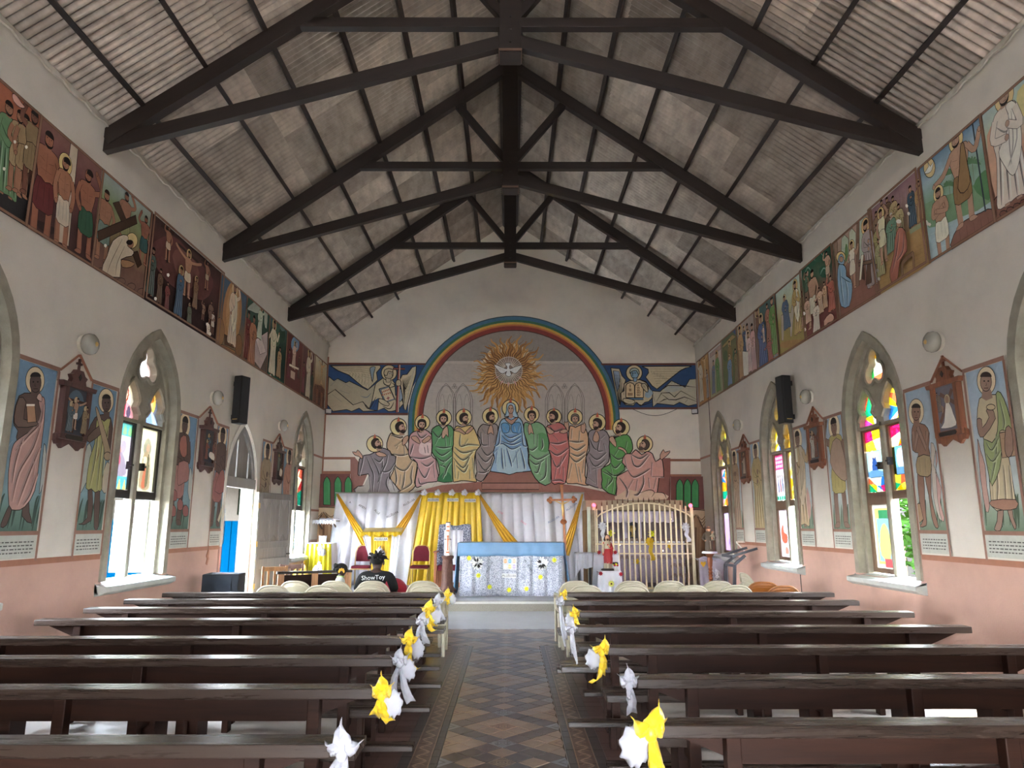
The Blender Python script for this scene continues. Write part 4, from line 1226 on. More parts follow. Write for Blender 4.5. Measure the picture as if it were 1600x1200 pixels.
apostle(p,'painted_figure',C1,(345,480,95),(368,482,52,1,.45),[(350,575),(285,605),(215,615),(165,660),(150,800),(160,850),(270,830),(275,900),(215,970),(150,975),(120,1048),(610,1048),(615,1000),(560,930),(520,880),(525,820),(575,740),(590,625),(540,610),(520,560),(430,525),(400,570)],'84787c',
    [[(250,630),(300,760),(330,850),(320,1040)],[(300,620),(380,780),(400,880),(380,930)],[(440,640),(430,780),(400,880)],[(500,600),(480,700),(440,800),(520,790),(580,700)],[(165,850),(200,700),(215,620)],[(420,840),(380,1040)],[(500,860),(480,950),(520,1040)],[(280,850),(300,1040)],[(340,650),(400,690),(440,640)],[(540,900),(580,1030)]],
    [[(195,655),(160,625),(115,612),(85,570),(130,578),(145,550),(178,582),(205,625)],[(355,590),(400,572),(470,598),(478,625),(400,628)]],extra=[([(215,972),(150,978),(122,1046),(260,1046),(290,940),(268,860)],'aaa39c'),([(520,890),(560,940),(612,1005),(606,1045),(530,1045),(500,960)],'b4aeac')],label='painted kneeling man in a grey robe, first on the left')
apostle(p,'painted_figure',C1,(903,230,86),(897,258,50,.3,0),[(830,330),(770,360),(745,430),(740,600),(775,640),(820,680),(850,740),(820,900),(830,985),(880,975),(960,930),(1070,920),(1095,870),(1070,760),(1060,660),(1010,610),(1020,440),(1010,370),(930,310),(890,345)],'c09492',
    [[(770,635),(900,652),(1010,620)],[(850,740),(900,840),(940,870),(990,760)],[(960,930),(880,950),(860,880)],[(800,480),(780,540),(760,610)],[(930,520),(940,590)],[(965,500),(975,590)],[(840,335),(890,410),(960,365)],[(1030,700),(1050,880)],[(890,700),(960,740),(1040,680)]],
    [[(770,400),(830,388),(868,440),(872,480),(800,440)],[(900,445),(975,385),(1002,418),(930,472)]],extra=[([(860,560),(880,470),(930,465),(1000,470),(1005,570),(975,615),(890,600)],'d6bcb8')],label='painted man in a pink robe with arms crossed')
apostle(p,'painted_figure',C2,(255,250,90),(250,268,50,.1,0),[(200,335),(130,370),(110,420),(120,580),(115,650),(160,720),(185,780),(205,900),(180,990),(350,997),(370,900),(365,700),(350,610),(375,540),(378,480),(360,370),(300,335),(240,380)],'5c9760',
    [[(160,590),(250,602),(340,590)],[(150,620),(230,690),(330,630)],[(160,700),(250,760),(350,690)],[(200,800),(280,840),(240,960)],[(340,760),(290,840),(270,920)],[(350,800),(350,980)],[(120,400),(190,480),(230,430)],[(190,480),(150,560)],[(270,480),(280,580)],[(330,460),(320,570)],[(230,800),(320,720)]],
    [[(230,475),(236,410),(265,365),(295,350),(306,410),(305,480),(282,445),(252,492)]],extra=[([(235,900),(180,988),(345,995),(335,920),(290,880)],'35774a')],label='painted man in a green robe praying, left of the blue figure')
apostle(p,'painted_figure',C2,(487,245,92),(492,262,50,.7,0),[(410,345),(370,400),(365,560),(355,660),(360,960),(380,1000),(460,985),(540,990),(625,1000),(635,980),(610,880),(615,700),(645,620),(680,570),(640,450),(590,350),(540,340),(460,360)],'d0b674',
    [[(450,440),(445,580),(540,565),(675,575)],[(380,595),(480,660),(640,620)],[(370,650),(480,745),(600,645)],[(370,720),(480,835),(560,700)],[(400,810),(490,885),(540,800)],[(590,720),(612,960)],[(380,760),(390,960)],[(500,560),(540,500)],[(560,860),(560,970)],[(430,880),(420,970)]],
    [[(375,400),(430,368),(470,395),(505,430),(492,446),(430,412)],[(505,425),(540,385),(582,350),(597,380),(530,438)]],label='painted man in a yellow robe with crossed arms')
apostle(p,'painted_figure',C2,(797,232,93),(802,248,50,.7,0),[(710,325),(660,380),(650,450),(690,520),(680,580),(630,640),(625,730),(640,880),(625,960),(690,995),(740,940),(790,840),(830,690),(860,540),(880,480),(885,350),(840,320),(780,340)],'968580',
    [[(690,420),(700,560),(770,570)],[(775,460),(780,580)],[(690,600),(760,690),(830,640)],[(650,660),(740,765),(820,690)],[(650,740),(730,865),(800,800)],[(640,885),(720,892),(770,870)],[(640,800),(650,900)],[(870,450),(840,550)],[(700,380),(740,440)]],
    [[(765,445),(772,385),(795,340),(815,340),(830,390),(835,455),(805,425)]],label='painted man in a mauve grey robe beside the blue figure, on her left')
# central woman in blue
p.part('painted_figure','painted seated woman in a blue mantle at the centre').crop(*C3)
halo(p,282,215,98)
p.poly([(220,330),(165,370),(140,470),(100,660),(80,740),(95,800),(50,930),(70,955),(210,975),(270,990),(350,965),(510,950),(520,930),(490,860),(490,760),(480,680),(440,480),(420,370),(350,310)],'8fb0c8',2,.016)
p.poly([(180,540),(280,520),(410,530),(415,650),(300,690),(150,640)],'6f9ac0',2)
p.poly([(150,645),(200,635),(300,690),(390,645),(415,720),(470,930),(350,960),(270,985),(200,960),(120,930)],'a3bcc6',2)
for q in ([(175,400),(225,385),(270,415),(265,492),(200,505),(180,460)],[(295,410),(350,380),(400,392),(408,500),(350,505),(300,490)]): p.poly(q,'5a94c4',2,.01)
for f in ([(200,510),(280,560),(400,510)],[(180,530),(280,612),(410,540)],[(170,600),(300,640),(410,600)],[(150,640),(200,632),(300,692),(400,650)],[(180,680),(190,850),(200,930)],[(240,680),(280,820),(300,900)],[(380,700),(310,850)],[(400,680),(440,850),(450,930)],[(130,700),(110,860)],[(160,480),(150,620),(100,660)],[(420,480),(430,640),(480,660)],[(85,740),(130,690)],[(210,700),(230,900)],[(350,720),(370,920)],[(190,420),(240,480)],[(320,420),(330,480)],[(390,410),(370,490)]): p.fold(f,'4a719c','c4d6dc',.034,(8,8))
p.line([(282,400),(280,500)],.03,INK,False)
p.poly([(215,335),(250,330),(290,355),(340,328),(372,325),(350,352),(310,398),(278,400),(240,370)],'b58870',2,.011);p.line([(290,355),(292,395)],.008,'7a5444')
p.poly([(240,170),(285,150),(335,175),(347,250),(372,312),(330,322),(290,300),(240,312),(213,310),(235,250)],'a2bcc8',2,.013)
p.poly([(262,270),(310,270),(312,320),(290,340),(262,320)],'b08770');p.ell(285,228,32,52,'c29a80',.01,18)
p.poly([(253,215),(262,185),(285,172),(310,185),(318,215),(300,190),(285,184),(268,192)],'5a4436',2)
for k in (-1,1): p.line([(285+k*20,222),(285+k*8,222)],.014,'1c1512',False,False);p.line([(285+k*22,212),(285+k*8,211)],.010,'4a3428',False,False)
p.line([(287,222),(290,248),(281,249)],.009,'8a6450');p.line([(276,262),(295,262)],.013,'a05a50',False,False)
for f in ([(245,180),(238,250),(225,305)],[(330,190),(340,250),(360,305)]): p.line(f,.016,'6a8a9c')
apostle(p,'painted_figure',C3,(528,290,88),(530,308,48,-.4,0),[(470,380),(440,400),(440,500),(470,590),(490,680),(500,760),(495,830),(530,960),(620,1085),(745,1092),(747,760),(720,700),(725,600),(690,450),(640,395),(580,375),(520,400)],'78a676',
    [[(500,690),(540,705),(600,660)],[(500,745),(600,812),(735,745)],[(500,810),(580,872),(680,810)],[(640,830),(600,960),(560,960)],[(700,800),(690,1000),(620,1065)],[(560,510),(560,640)],[(600,520),(595,660)],[(470,420),(480,500)],[(650,560),(660,650),(640,700)],[(570,900),(640,1000)],[(735,780),(735,1080)]],
    [[(485,435),(508,395),(530,425),(552,520),(522,500),(497,528)]],extra=[([(605,510),(700,520),(725,620),(715,720),(650,722),(595,680)],'5c945c')],beard=0,label='painted beardless man in a pale green robe, right of the blue figure')
apostle(p,'painted_figure',C3,(1035,320,88),(1035,345,48,-.3,0),[(975,420),(960,560),(960,700),(970,740),(940,960),(930,1050),(950,1095),(1060,1095),(1190,1117),(1150,1000),(1165,760),(1185,690),(1190,560),(1160,460),(1100,410),(1040,440)],'d0a67c',
    [[(960,600),(1060,612),(1140,600)],[(970,660),(1060,705),(1160,640)],[(980,740),(1070,775),(1160,720)],[(970,765),(1050,842),(1160,760)],[(1090,480),(1080,600)],[(1000,860),(960,1040)],[(1080,900),(1110,1080)],[(1140,820),(1120,980)],[(1040,860),(1080,1080)],[(1000,460),(990,580)]],
    [[(912,450),(910,372),(930,385),(948,368),(962,420),(955,490)],[(1105,485),(1108,400),(1125,410),(1140,380),(1162,430),(1140,505)]],hair='74685a',label='painted grey bearded man in a peach robe with raised hands')
apostle(p,'painted_figure',C3,(788,315,88),(780,318,52,-1,0),[(740,410),(700,440),(720,560),(735,620),(725,700),(755,780),(760,1080),(840,1092),(920,1090),(945,960),(970,720),(950,560),(940,480),(900,410),(830,380),(780,400)],'c06c66',
    [[(740,620),(840,632),(940,600)],[(730,700),(830,765),(960,680)],[(750,640),(830,705)],[(770,800),(830,905),(940,740)],[(820,900),(790,1070)],[(900,900),(900,1080)],[(780,530),(840,600)],[(740,430),(800,490),(900,450)],[(765,1065),(860,1055),(910,1080)],[(880,780),(850,980)]],
    [[(700,430),(765,468),(792,500),(735,520),(702,470)],[(850,492),(915,458),(952,488),(900,512)]],label='painted man in a red robe with folded arms')
apostle(p,'painted_figure',C4,(243,235,98),(240,255,52,-.6,0),[(200,315),(140,350),(145,450),(150,560),(110,640),(130,760),(120,860),(105,940),(150,960),(290,1002),(300,900),(295,780),(375,690),(382,600),(382,400),(320,320),(260,330)],'908386',
    [[(150,410),(200,520),(240,560)],[(270,440),(250,560),(310,565)],[(150,590),(240,665),(350,580)],[(150,640),(220,745),(340,660)],[(180,780),(300,745)],[(140,700),(160,820)],[(230,780),(240,960)],[(330,380),(280,425)],[(120,865),(220,940)],[(320,480),(340,570)]],
    [[(190,435),(212,352),(240,338),(266,398),(256,452),(225,462)]],extra=[([(250,790),(295,780),(298,990),(240,975)],'a8827c')],label='painted black bearded man in a grey robe praying')
apostle(p,'painted_figure',C4,(520,295,98),(508,302,54,-1,.3),[(500,390),(440,420),(385,460),(385,580),(400,700),(350,740),(290,780),(300,900),(300,1000),(450,1080),(465,900),(470,860),(560,800),(560,690),(620,600),(655,540),(640,440),(590,375)],'5a984e',
    [[(400,600),(480,662),(550,640)],[(400,700),(450,765),(520,700)],[(330,780),(450,855),(580,770)],[(400,740),(420,840)],[(300,805),(420,882),(330,1000)],[(440,880),(420,1050)],[(570,540),(590,450)],[(490,540),(440,620)],[(370,880),(350,1010)]],
    [[(383,445),(393,402),(430,398),(462,470),(456,522)]],label='painted man in a bright green robe looking up')
apostle(p,'painted_figure',C4,(795,485,92),(785,502,54,-1,.5),[(690,550),(640,600),(570,600),(530,700),(600,790),(470,860),(470,1000),(470,1128),(600,1128),(720,1118),(860,1118),(940,1050),(960,880),(1015,870),(1005,700),(980,650),(920,690),(885,600),(820,570),(760,610)],'c89488',
    [[(640,620),(670,730),(740,742),(850,610)],[(600,790),(660,870),(760,835),(860,770)],[(780,850),(780,950),(720,1070),(670,1080)],[(500,880),(590,1012),(580,1110)],[(660,900),(590,1022)],[(840,880),(850,1000)],[(870,868),(1010,868)],[(880,700),(870,860)],[(710,900),(690,1030)],[(560,640),(590,780)],[(930,880),(900,1010)],[(640,610),(740,655),(830,600)]],
    [[(577,605),(540,562),(480,537),(500,518),(555,540),(584,578)],[(980,665),(973,612),(1012,548),(1026,580),(1088,565),(1070,602),(1010,655)]],extra=[([(600,1010),(700,1040),(840,1020),(910,1050),(1010,1055),(1050,1130),(450,1130),(520,1060)],'ccae92')],hair='5a4a40',label='painted kneeling man in a pink robe, last on the right')
p.line([(670,1080),(840,1020),(905,1045),(870,1105)],.012);p.line([(905,1050),(1010,1056),(1048,1125)],.012)
# painted dado with green pointed panels and painted drapes
for x0,x1,y0,y1,xs in ((499,549,741,792,(513,530,546)),(1046,1098,745,796,(1060,1072,1084))):
    p.part('painted_dado','painted dado with green pointed panels').px()
    p.poly([(x0,y0),(x1,y0),(x1,y1),(x0,y1)],'6a3f3a')
    for cx in xs:
        p.poly([(cx-5.5,y1-3),(cx-5.5,y0+14),(cx-3.5,y0+8),(cx,y0+4),(cx+3.5,y0+8),(cx+5.5,y0+14),(cx+5.5,y1-3)],'35824a',0,.012);p.line([(cx+3,y0+14),(cx+3,y1-8)],.012,'5fa86a',False)
for x0,x1,y0,y1 in ((486,530,792,905),(1066,1104,796,905)):
    p.part('painted_drapes','painted brown drapery under the dado').px()
    p.poly([(x0,y0),(x1,y0),(x1,y1),(x0,y1)],'97704e')
    for k in range(5): x=x0+(x1-x0)*(k+.5)/5;p.line([(x,y0+28),(x-2,y1)],.05,['7a5638','b8946c','6a4a32','a88460','7a5638'][k],False,False)
    p.poly([(x0,y0+2),(x1,y0+2),(x1,y0+14),((x0+x1)/2+12,y0+30),((x0+x1)/2,y0+8),((x0+x1)/2-12,y0+30),(x0,y0+12)],'c0a482',2,.012)
    for k in range(3): p.line([(x0+4,y0+6+4*k),(x0+12,y0+16+5*k),((x0+x1)/2-2,y0+8)],.012,'6a4a32');p.line([((x0+x1)/2+2,y0+8),(x1-10,y0+16+5*k),(x1-2,y0+6+4*k)],.012,'6a4a32')
p.done()
# two angel panels beside the arch
CR='bcae8c'
def wing(p,quads,c=CR):
    for q in quads: p.poly(q,c,0,.009)
ap=thing('angel_mural','painted panel of an angel holding a red cross and a book, left of the rainbow','mural',tuple(bz(585,648)))
p=back_paint(ap,base=.001);p.grey=.12;p.k=1.6
p.part('painting').crop(500,550,8.889)
p.poly([(95,150),(1470,165),(1225,600),(1225,870),(80,870)],'2e4d78')
p.poly([(120,340),(195,400),(245,368),(360,428),(410,405),(660,530),(790,430),(720,690),(680,790),(590,690),(460,735),(210,520),(105,590)],'a89c80',0,.013)
p.poly([(105,590),(210,520),(460,735),(590,690),(690,795),(800,815),(600,825),(545,780),(440,825),(370,800),(180,825),(100,730)],'b0a284',0,.013)
for f in ([(240,380),(420,490)],[(270,530),(410,580)],[(560,610),(650,630),(710,570)],[(170,590),(300,690)],[(150,470),(240,380)]): p.line(f,.012,'5a6474')
p.poly([(145,190),(830,185),(845,215),(785,285),(800,390),(670,520),(590,480),(400,320),(250,260)],CR,0,.014)
for k in range(6): p.line([(160+k*8,200+k*11),(560+k*8,205+k*14)],.010,INK,False)
for k in range(5):
    x0=560+k*6;y0=215+k*30
    p.line([(x0,y0),(720+k*4,240+k*32)],.009)
    for q in range(7):
        xx=420+k*42+q*44;yy=330+k*38+q*6-20
        if xx < 740: p.line([(xx,yy),(xx-22+k*3,yy-38)],.009)
for k in range(9): p.line([(410+k*33,325+k*22),(440+k*31,270+k*22)],.009)
p.line([(710,245),(745,290),(720,380),(740,430)],.02);p.poly([(700,215),(770,210),(745,300),(735,420),(700,290)],'8698a4',2,.01)
p.poly([(790,425),(880,360),(1000,380),(1040,440),(1050,600),(1130,640),(1160,720),(1090,800),(1000,825),(950,825),(890,780),(800,812),(820,640),(720,690),(770,450)],CR,0,.013)
for f in ([(880,370),(890,440),(960,470),(1000,400)],[(1000,430),(1040,470),(960,500)],[(600,690),(680,790),(780,620)],[(870,750),(970,790),(1030,690)],[(800,640),(740,780)],[(1050,600),(1060,780)],[(1100,520),(1160,560),(1110,660)]): p.line(f,.016)
p.poly([(1090,510),(1150,540),(1160,600),(1120,690),(1090,640)],'8ea2b4',2,.01)
p.ell(960,290,108,108,'c4b690',.013,24)
p.ell(955,305,62,76,'b0a486',.012,18);p.poly([(890,310),(900,250),(960,230),(1015,250),(1000,280),(950,270),(930,330)],'b8aa88',2,.012)
p.poly([(915,360),(985,375),(975,420),(920,420)],'b0a486',0,.01)
p.line([(960,300),(980,300)],.018,'3a5a80',False,False);p.line([(1000,300),(1008,300)],.014,'3a5a80',False,False);p.line([(990,300),(1012,330),(995,335)],.01);p.line([(970,355),(1005,352)],.012)
p.poly([(820,515),(960,475),(1045,660),(900,705)],'7c8aa0',0,.014);p.poly([(845,525),(960,490),(1030,650),(910,690)],'c8b494',0,.008)
for f in ([(865,560),(955,525)],[(870,600),(975,570)]):
    for k in range(5):
        x=f[0][0]+(f[1][0]-f[0][0])*k/4;y=f[0][1]+(f[1][1]-f[0][1])*k/4;p.line([(x-8,y-12),(x+6,y+10)],.012,'a85a40',False,False);p.line([(x-8,y+4),(x+10,y-6)],.010,'a85a40',False,False)
p.line([(945,620),(950,665)],.014,'8a4048',False,False);p.line([(925,648),(970,636)],.014,'8a4048',False,False)
p.poly([(1110,385),(1145,320),(1210,312),(1280,215),(1338,200),(1332,310),(1195,815),(1165,785),(1145,600),(1120,470)],CR,0,.014)
for k in range(7): p.line([(1150+k*20,380-k*10),(1155+k*6,460+k*10),(1175+k*4,760-k*50)],.009)
for k in range(5): p.line([(1140+k*6,420+k*40),(1260-k*6,380+k*50)],.008)
p.line([(1300,260),(1180,790)],.014,'4a6a90',False)
p.poly([(1088,160),(1118,160),(1098,840),(1052,840)],'9a4a48',0,.012);p.poly([(1015,222),(1182,225),(1178,250),(1018,245)],'9a4a48',0,.012);p.line([(1112,165),(1090,835)],.02,'cfc4b0',False,False)
p.poly([(1062,400),(1110,390),(1128,430),(1115,470),(1060,465)],CR,2,.012)
for k in range(3): p.line([(1070,415+16*k),(1120,412+17*k)],.009)
p.poly([(825,650),(890,665),(965,720),(940,750),(880,735),(820,690)],CR,2,.012)
for k in range(4): p.line([(900+14*k,690+8*k),(880+16*k,730+5*k)],.009)
p.part('border','brown painted border').crop(500,550,8.889)
for q in ([(85,150),(1475,158),(1465,182),(85,178)],[(85,150),(122,178),(105,850),(75,872)],[(75,845),(1225,848),(1222,880),(75,876)]): p.poly(q,'6a4034')
p.done()
ap=thing('angel_mural','painted panel of a blue faced angel holding twin stone tablets, right of the rainbow','mural',tuple(bz(1020,638)))
p=back_paint(ap,base=.001);p.grey=.12;p.k=1.6
p.part('painting').crop(930,550,8.889)
p.poly([(85,165),(1410,160),(1420,785),(330,785),(300,600)],'2e4d78')
p.poly([(790,540),(900,550),(1060,400),(1250,490),(1310,380),(1405,375),(1420,720),(1290,750),(1170,700),(1090,740),(860,715),(800,765)],'b4ac94',0,.013)
for f in ([(930,525),(1010,465),(1240,470),(1400,490)],[(850,690),(920,570),(1030,565),(1100,625),(1190,540),(1405,660)],[(915,580),(1020,660),(1120,665),(1240,625),(1415,690)],[(1250,700),(1285,660)],[(890,700),(960,660),(1010,650)]): p.line(f,.016,INK,False)
p.poly([(1000,480),(1150,475),(1220,500),(1080,560),(960,540)],'a8aaa0',2);p.line([(1050,490),(1160,490)],.03,'7d94a8')
p.poly([(650,200),(1340,195),(1250,225),(1180,260),(860,515),(790,470),(700,350),(740,290),(735,240)],CR,0,.014)
for k in range(8): p.line([(760+k*14,235+k*34),(1240-k*55,240+k*32)],.010,INK,False)
for k in range(4):
    for q in range(7): xx=770+k*45+q*38;yy=260+k*14+q*22;p.line([(xx,yy),(xx+20,yy+36)],.009)
p.poly([(215,220),(335,232),(372,330),(425,390),(385,530),(340,765),(290,600)],CR,0,.014)
p.poly([(250,262),(330,270),(345,350),(330,500),(300,560),(270,420)],'8fa0b4',0,.008)
for k in range(7): p.line([(255+k*18,270+k*16),(300+k*12,560+k*10),(335,740)],.009)
for k in range(3): p.line([(252+k*6,320+k*50),(360-k*4,330+k*45)],.009)
p.ell(540,292,112,110,'c8b890',.014,24)
p.poly([(400,440),(480,400),(620,385),(700,410),(760,500),(800,570),(790,640),(740,690),(690,700),(630,750),(565,700),(530,745),(420,735),(360,670),(355,570),(400,540)],CR,0,.014)
for f in ([(620,390),(720,440),(740,560)],[(790,570),(830,690)],[(570,690),(640,740),(800,690)],[(400,450),(395,600)],[(690,620),(760,600)],[(360,680),(430,720),(520,700)]): p.line(f,.016)
p.poly([(700,560),(760,520),(800,575),(745,640),(690,620)],'8ea6b4',2)
p.ell(548,300,55,72,'7ba0b8',.012,18);p.poly([(480,300),(490,240),(550,222),(600,250),(612,310),(590,300),(570,260),(510,270)],'a0aea4',2,.012);p.poly([(525,360),(585,365),(570,415),(535,412)],'7ba0b8',0,.01)
p.line([(510,295),(530,292)],.015,INK,False,False);p.line([(545,292),(562,295)],.015,INK,False,False);p.line([(530,290),(515,325),(530,330)],.01);p.line([(512,347),(540,350)],.012)
for x0,x1 in ((425,545),(550,668)):
    p.poly([(x0,635),(x0,470),(x0+18,440),((x0+x1)/2,425),(x1-18,440),(x1,470),(x1,635)],'d0b88c',0,.014)
p.poly([(430,640),(665,640),(670,665),(440,660)],'5a84a4',0,.01)
for y,n in ((475,1),(530,2),(590,4)):
    for k in range(n): x=485+(k-(n-1)/2)*17;p.line([(x,y-22),(x,y+18)],.014,'7c5638',False,False)
for y,g in ((465,'V'),(500,'VI'),(535,'VI'),(565,'VW'),(600,'VW')):
    x=600-12*len(g)/2
    for ch in g:
        if ch == 'V': p.line([(x-9,y-14),(x,y+14),(x+9,y-14)],.012,'7c5638',False,False)
        elif ch == 'I': p.line([(x,y-14),(x,y+14)],.012,'7c5638',False,False)
        else: p.line([(x-12,y-14),(x-5,y+14),(x+2,y-14),(x+9,y+14),(x+16,y-14)],.012,'7c5638',False,False)
        x += 20
p.poly([(640,450),(690,440),(725,490),(730,560),(690,540),(650,490)],CR,2,.012)
for k in range(4): p.line([(650+12*k,455+4*k),(672+10*k,490+8*k)],.009)
p.poly([(390,650),(460,650),(550,680),(530,720),(460,725),(390,690)],CR,2,.012)
for k in range(4): p.line([(430+26*k,668+5*k),(470+20*k,700+2*k)],.009)
p.part('border','brown painted border').crop(930,550,8.889)
for q in ([(75,160),(1412,155),(1412,186),(90,185)],[(1388,160),(1412,155),(1440,790),(1410,790)],[(325,772),(1440,768),(1440,796),(328,800)]): p.poly(q,'6a4034')
p.done()
# the loop of cable under the right angel panel
cb=MB();P=[]
for k in range(17): f=k/16;q=bz(986+74*f,638+(11.5)*sin(pi*f));P.append((q.x,YB-.008,q.z))
cb.tube(P,.006,6);tag(cb.build('hanging_cable',M['black'],smooth=True),'thin black cable sagging under the right angel panel','cable')
# ------------------------------------------------------------------ friezes along the side walls
def mp(p,xh,yh,xf,yf,**k):
    a0,b0=p.inv(xh,yh);a1,b1=p.inv(xf,yf);h=(b0-b1)/.99
    man(p,a1,b1,h,lean=(a0-a1)/h*.55,lw=.006,**k)
def frieze_panel(side,tops,bots,label,bgc,draw,kind='frieze'):
    """tops / bots: photo points of the upper and lower corners (towards camera, away)"""
    X=XL if side < 0 else XR
    ys=[onx(*q,X).y for q in (tops[0],bots[0])],[onx(*q,X).y for q in (tops[1],bots[1])]
    y0,y1=sum(ys[0])/2,sum(ys[1])/2
    z0,z1=(4.47,5.67) if side < 0 else (4.55,5.74)
    t=thing('frieze_panel',label,'mural',(X,(y0+y1)/2,z0))
    p=(left_paint if side < 0 else right_paint)(t)
    a0,a1=(y0,y1) if side < 0 else (-y0,-y1)
    if a0 > a1: a0,a1=a1,a0
    p.part('painting');p.m();p.A=(a0,a1,z0,z1);p.grey=.24
    n=len(bgc)
    for i in range(n):
        zb,zt_=z1-(z1-z0)*(i+1)/n,z1-(z1-z0)*i/n
        p.poly([(a0,zb),(a1,zb),(a1,zt_),(a0,zt_)],bgc[i],grad=bgc[min(i+1,n-1)])
    draw(p)
    p.A=None
    p.part('border','brown painted border');p.m();w=.03
    for q in ((a0,a1,z0,z0+w),(a0,a1,z1-w,z1),(a0-.018,a0+.018,z0,z1),(a1-.018,a1+.018,z0,z1)):
        p.poly([(q[0],q[2]),(q[1],q[2]),(q[1],q[3]),(q[0],q[3])],'8f674c',0,.004,ink='5a3c2c')
    p.done();return t
def specks(p,pts):
    p.px()
    for x,y in pts: p.poly([(x-2,y-2.5),(x+1,y-3),(x+2.5,y),(x+.5,y+3),(x-2,y+1)],'d8d2c4')
LT=[(-48,77),(62.7,175),(158.5,260),(235,328),(345.7,423),(385,457),(420,489),(448.4,513),(473,534),(492,554),(511,569)]
LB=[(-64,309),(37,361),(141.5,424.5),(222,471),(335.5,536),(378.6,562),(416,588),(443.4,603),(467.6,620),(486.4,631),(504,643)]
SK,SKD='a06a48','7c4c36'
def L0(p):
    mp(p,1,150,8,307,robe='5f8a5a',skin=SK,arms='down');mp(p,25,170,20,302,robe='a08558',skin=SK,style='tunic',arms='hold');mp(p,33,176,29,305,robe='9a7c50',skin=SK,style='tunic',arms='down');mp(p,46,171,41,307,robe='8a7048',skin=SKD,style='tunic',arms='up')
    p.px();p.poly([(16,147),(22,148),(30,160),(36,168),(28,168),(18,158)],'d8a090',2,.006);specks(p,[(20,222),(38,230),(3,264)])
def L1(p):
    p.crop(0,110,3.75);p.poly([(415,410),(458,440),(400,1030),(335,1000)],'bfae94',0,.008);p.poly([(345,560),(300,620),(295,700),(320,740),(345,760),(375,700)],'a89a58',3,.006)
    p.poly([(200,870),(330,930),(300,960),(230,930)],'3a2624',2);p.poly([(160,920),(250,960),(200,960)],'3a2624',2);p.poly([(410,1075),(520,1110),(510,1140)],'3a2624',2)
    mp(p,72,205,61,371,skin='9c5c3c',style='bare',cloth='6f2a2a',arms='up',wide=1.25);mp(p,96,243,93,385,skin='a86c48',style='bare',cloth='c8b8a0',arms='down',halo='cdb25e',face=-1);mp(p,132,263,128,400,skin='9c5c3c',style='bare',cloth='2c5a40',arms='upr',face=-1,wide=1.2)
def L2(p):
    p.crop(130,240,3.75)
    for k in range(9):
        x=100+(k % 5)*60;y=690+(k // 5)*60+(k % 5)*30;p.ell(x,y,26,22,'7e5846',.006,8)
    mp(p,164,297,157,408,skin=SK,style='bare',cloth='6a8478',arms='up',wide=1.3);mp(p,193,299,192,392,skin=SK,style='bare',cloth='8a8a50',arms='upr',wide=1.3);mp(p,226,338,220,412,skin='9a5c40',style='bare',cloth='3c6a68',arms='up',wide=1.3)
    p.crop(130,240,3.75);p.poly([(75,455),(300,360),(308,410),(78,515)],'4c3524',0,.008);p.poly([(165,290),(200,280),(245,390),(215,400)],'4c3524',0,.008);p.poly([(275,580),(310,570),(335,650),(310,670)],'4c3524',0,.006)
    p.ell(275,510,34,46,'cdb268',.007);p.poly([(225,475),(165,510),(130,600),(100,695),(205,725),(212,620),(275,600),(285,570),(250,540),(255,490)],'c2ae90',2,.008)
    for f in ([(220,500),(160,620),(130,700)],[(235,540),(190,640),(180,715)]): p.line(f,.01,'7c6a54')
    p.ell(268,530,18,24,SK,.005,12);p.ell(262,520,20,16,'2a1c16',0,10);p.poly([(215,620),(290,640),(270,665),(220,665)],'a07040',2,.006);specks(p,[(162,384)])
def L3(p):
    p.crop(130,240,3.75)
    p.poly([(390,560),(520,480),(640,600),(760,740),(700,860),(500,760)],'6a3a34',3);p.poly([(520,600),(600,560),(680,700),(600,800)],'7c4a40',3)
    for a,b in (((495,430),(490,640)),((612,560),(598,860)),((720,620),(714,800))): p.line([a,b],.05,'3a2620',False,False)
    p.line([(455,420),(530,470)],.04,'3a2620',False,False);p.line([(555,530),(675,640)],.04,'3a2620',False,False);p.line([(690,620),(750,660)],.04,'3a2620',False,False)
    mp(p,262,352,261,408,skin=SK,style='loin',cloth='c0a888',arms='up',wide=1.2);mp(p,293.5,392,290,464,skin='b07a56',style='loin',cloth='d0c0a8',arms='wide',halo='cdb268',wide=1.3);mp(p,322,408,321,452,skin=SK,style='loin',cloth='b09878',arms='up',wide=1.2)
    mp(p,238,388,231,461,robe='4a5c54',arms='pray');mp(p,248,420,245,474,robe='6a5038',arms='pray');mp(p,258,440,257,484,robe='7a3a34',arms='hold');mp(p,280,418,274,494,robe='3f5f7c',halo='b89a5a',skin=SK,arms='pray',beard=False);mp(p,303,433,300,482,robe='84603c',halo='b89a5a',arms='cross')
    mp(p,291,474,291,508,robe='5c6450',halo='a08a58',arms='none',wide=1.5);mp(p,314,472,312,500,robe='8a6a50',style='tunic',arms='up',wide=1.3);mp(p,325,470,323,512,robe='7a5a48',style='tunic',arms='down',wide=1.2);mp(p,328,486,326,522,robe='c0b4a0',style='tunic',arms='hold',wide=1.2);mp(p,318,500,320,530,robe='cfc6b4',arms='none',wide=1.6)
    specks(p,[(240,482),(236,467),(256,430),(318,507),(322,522)])
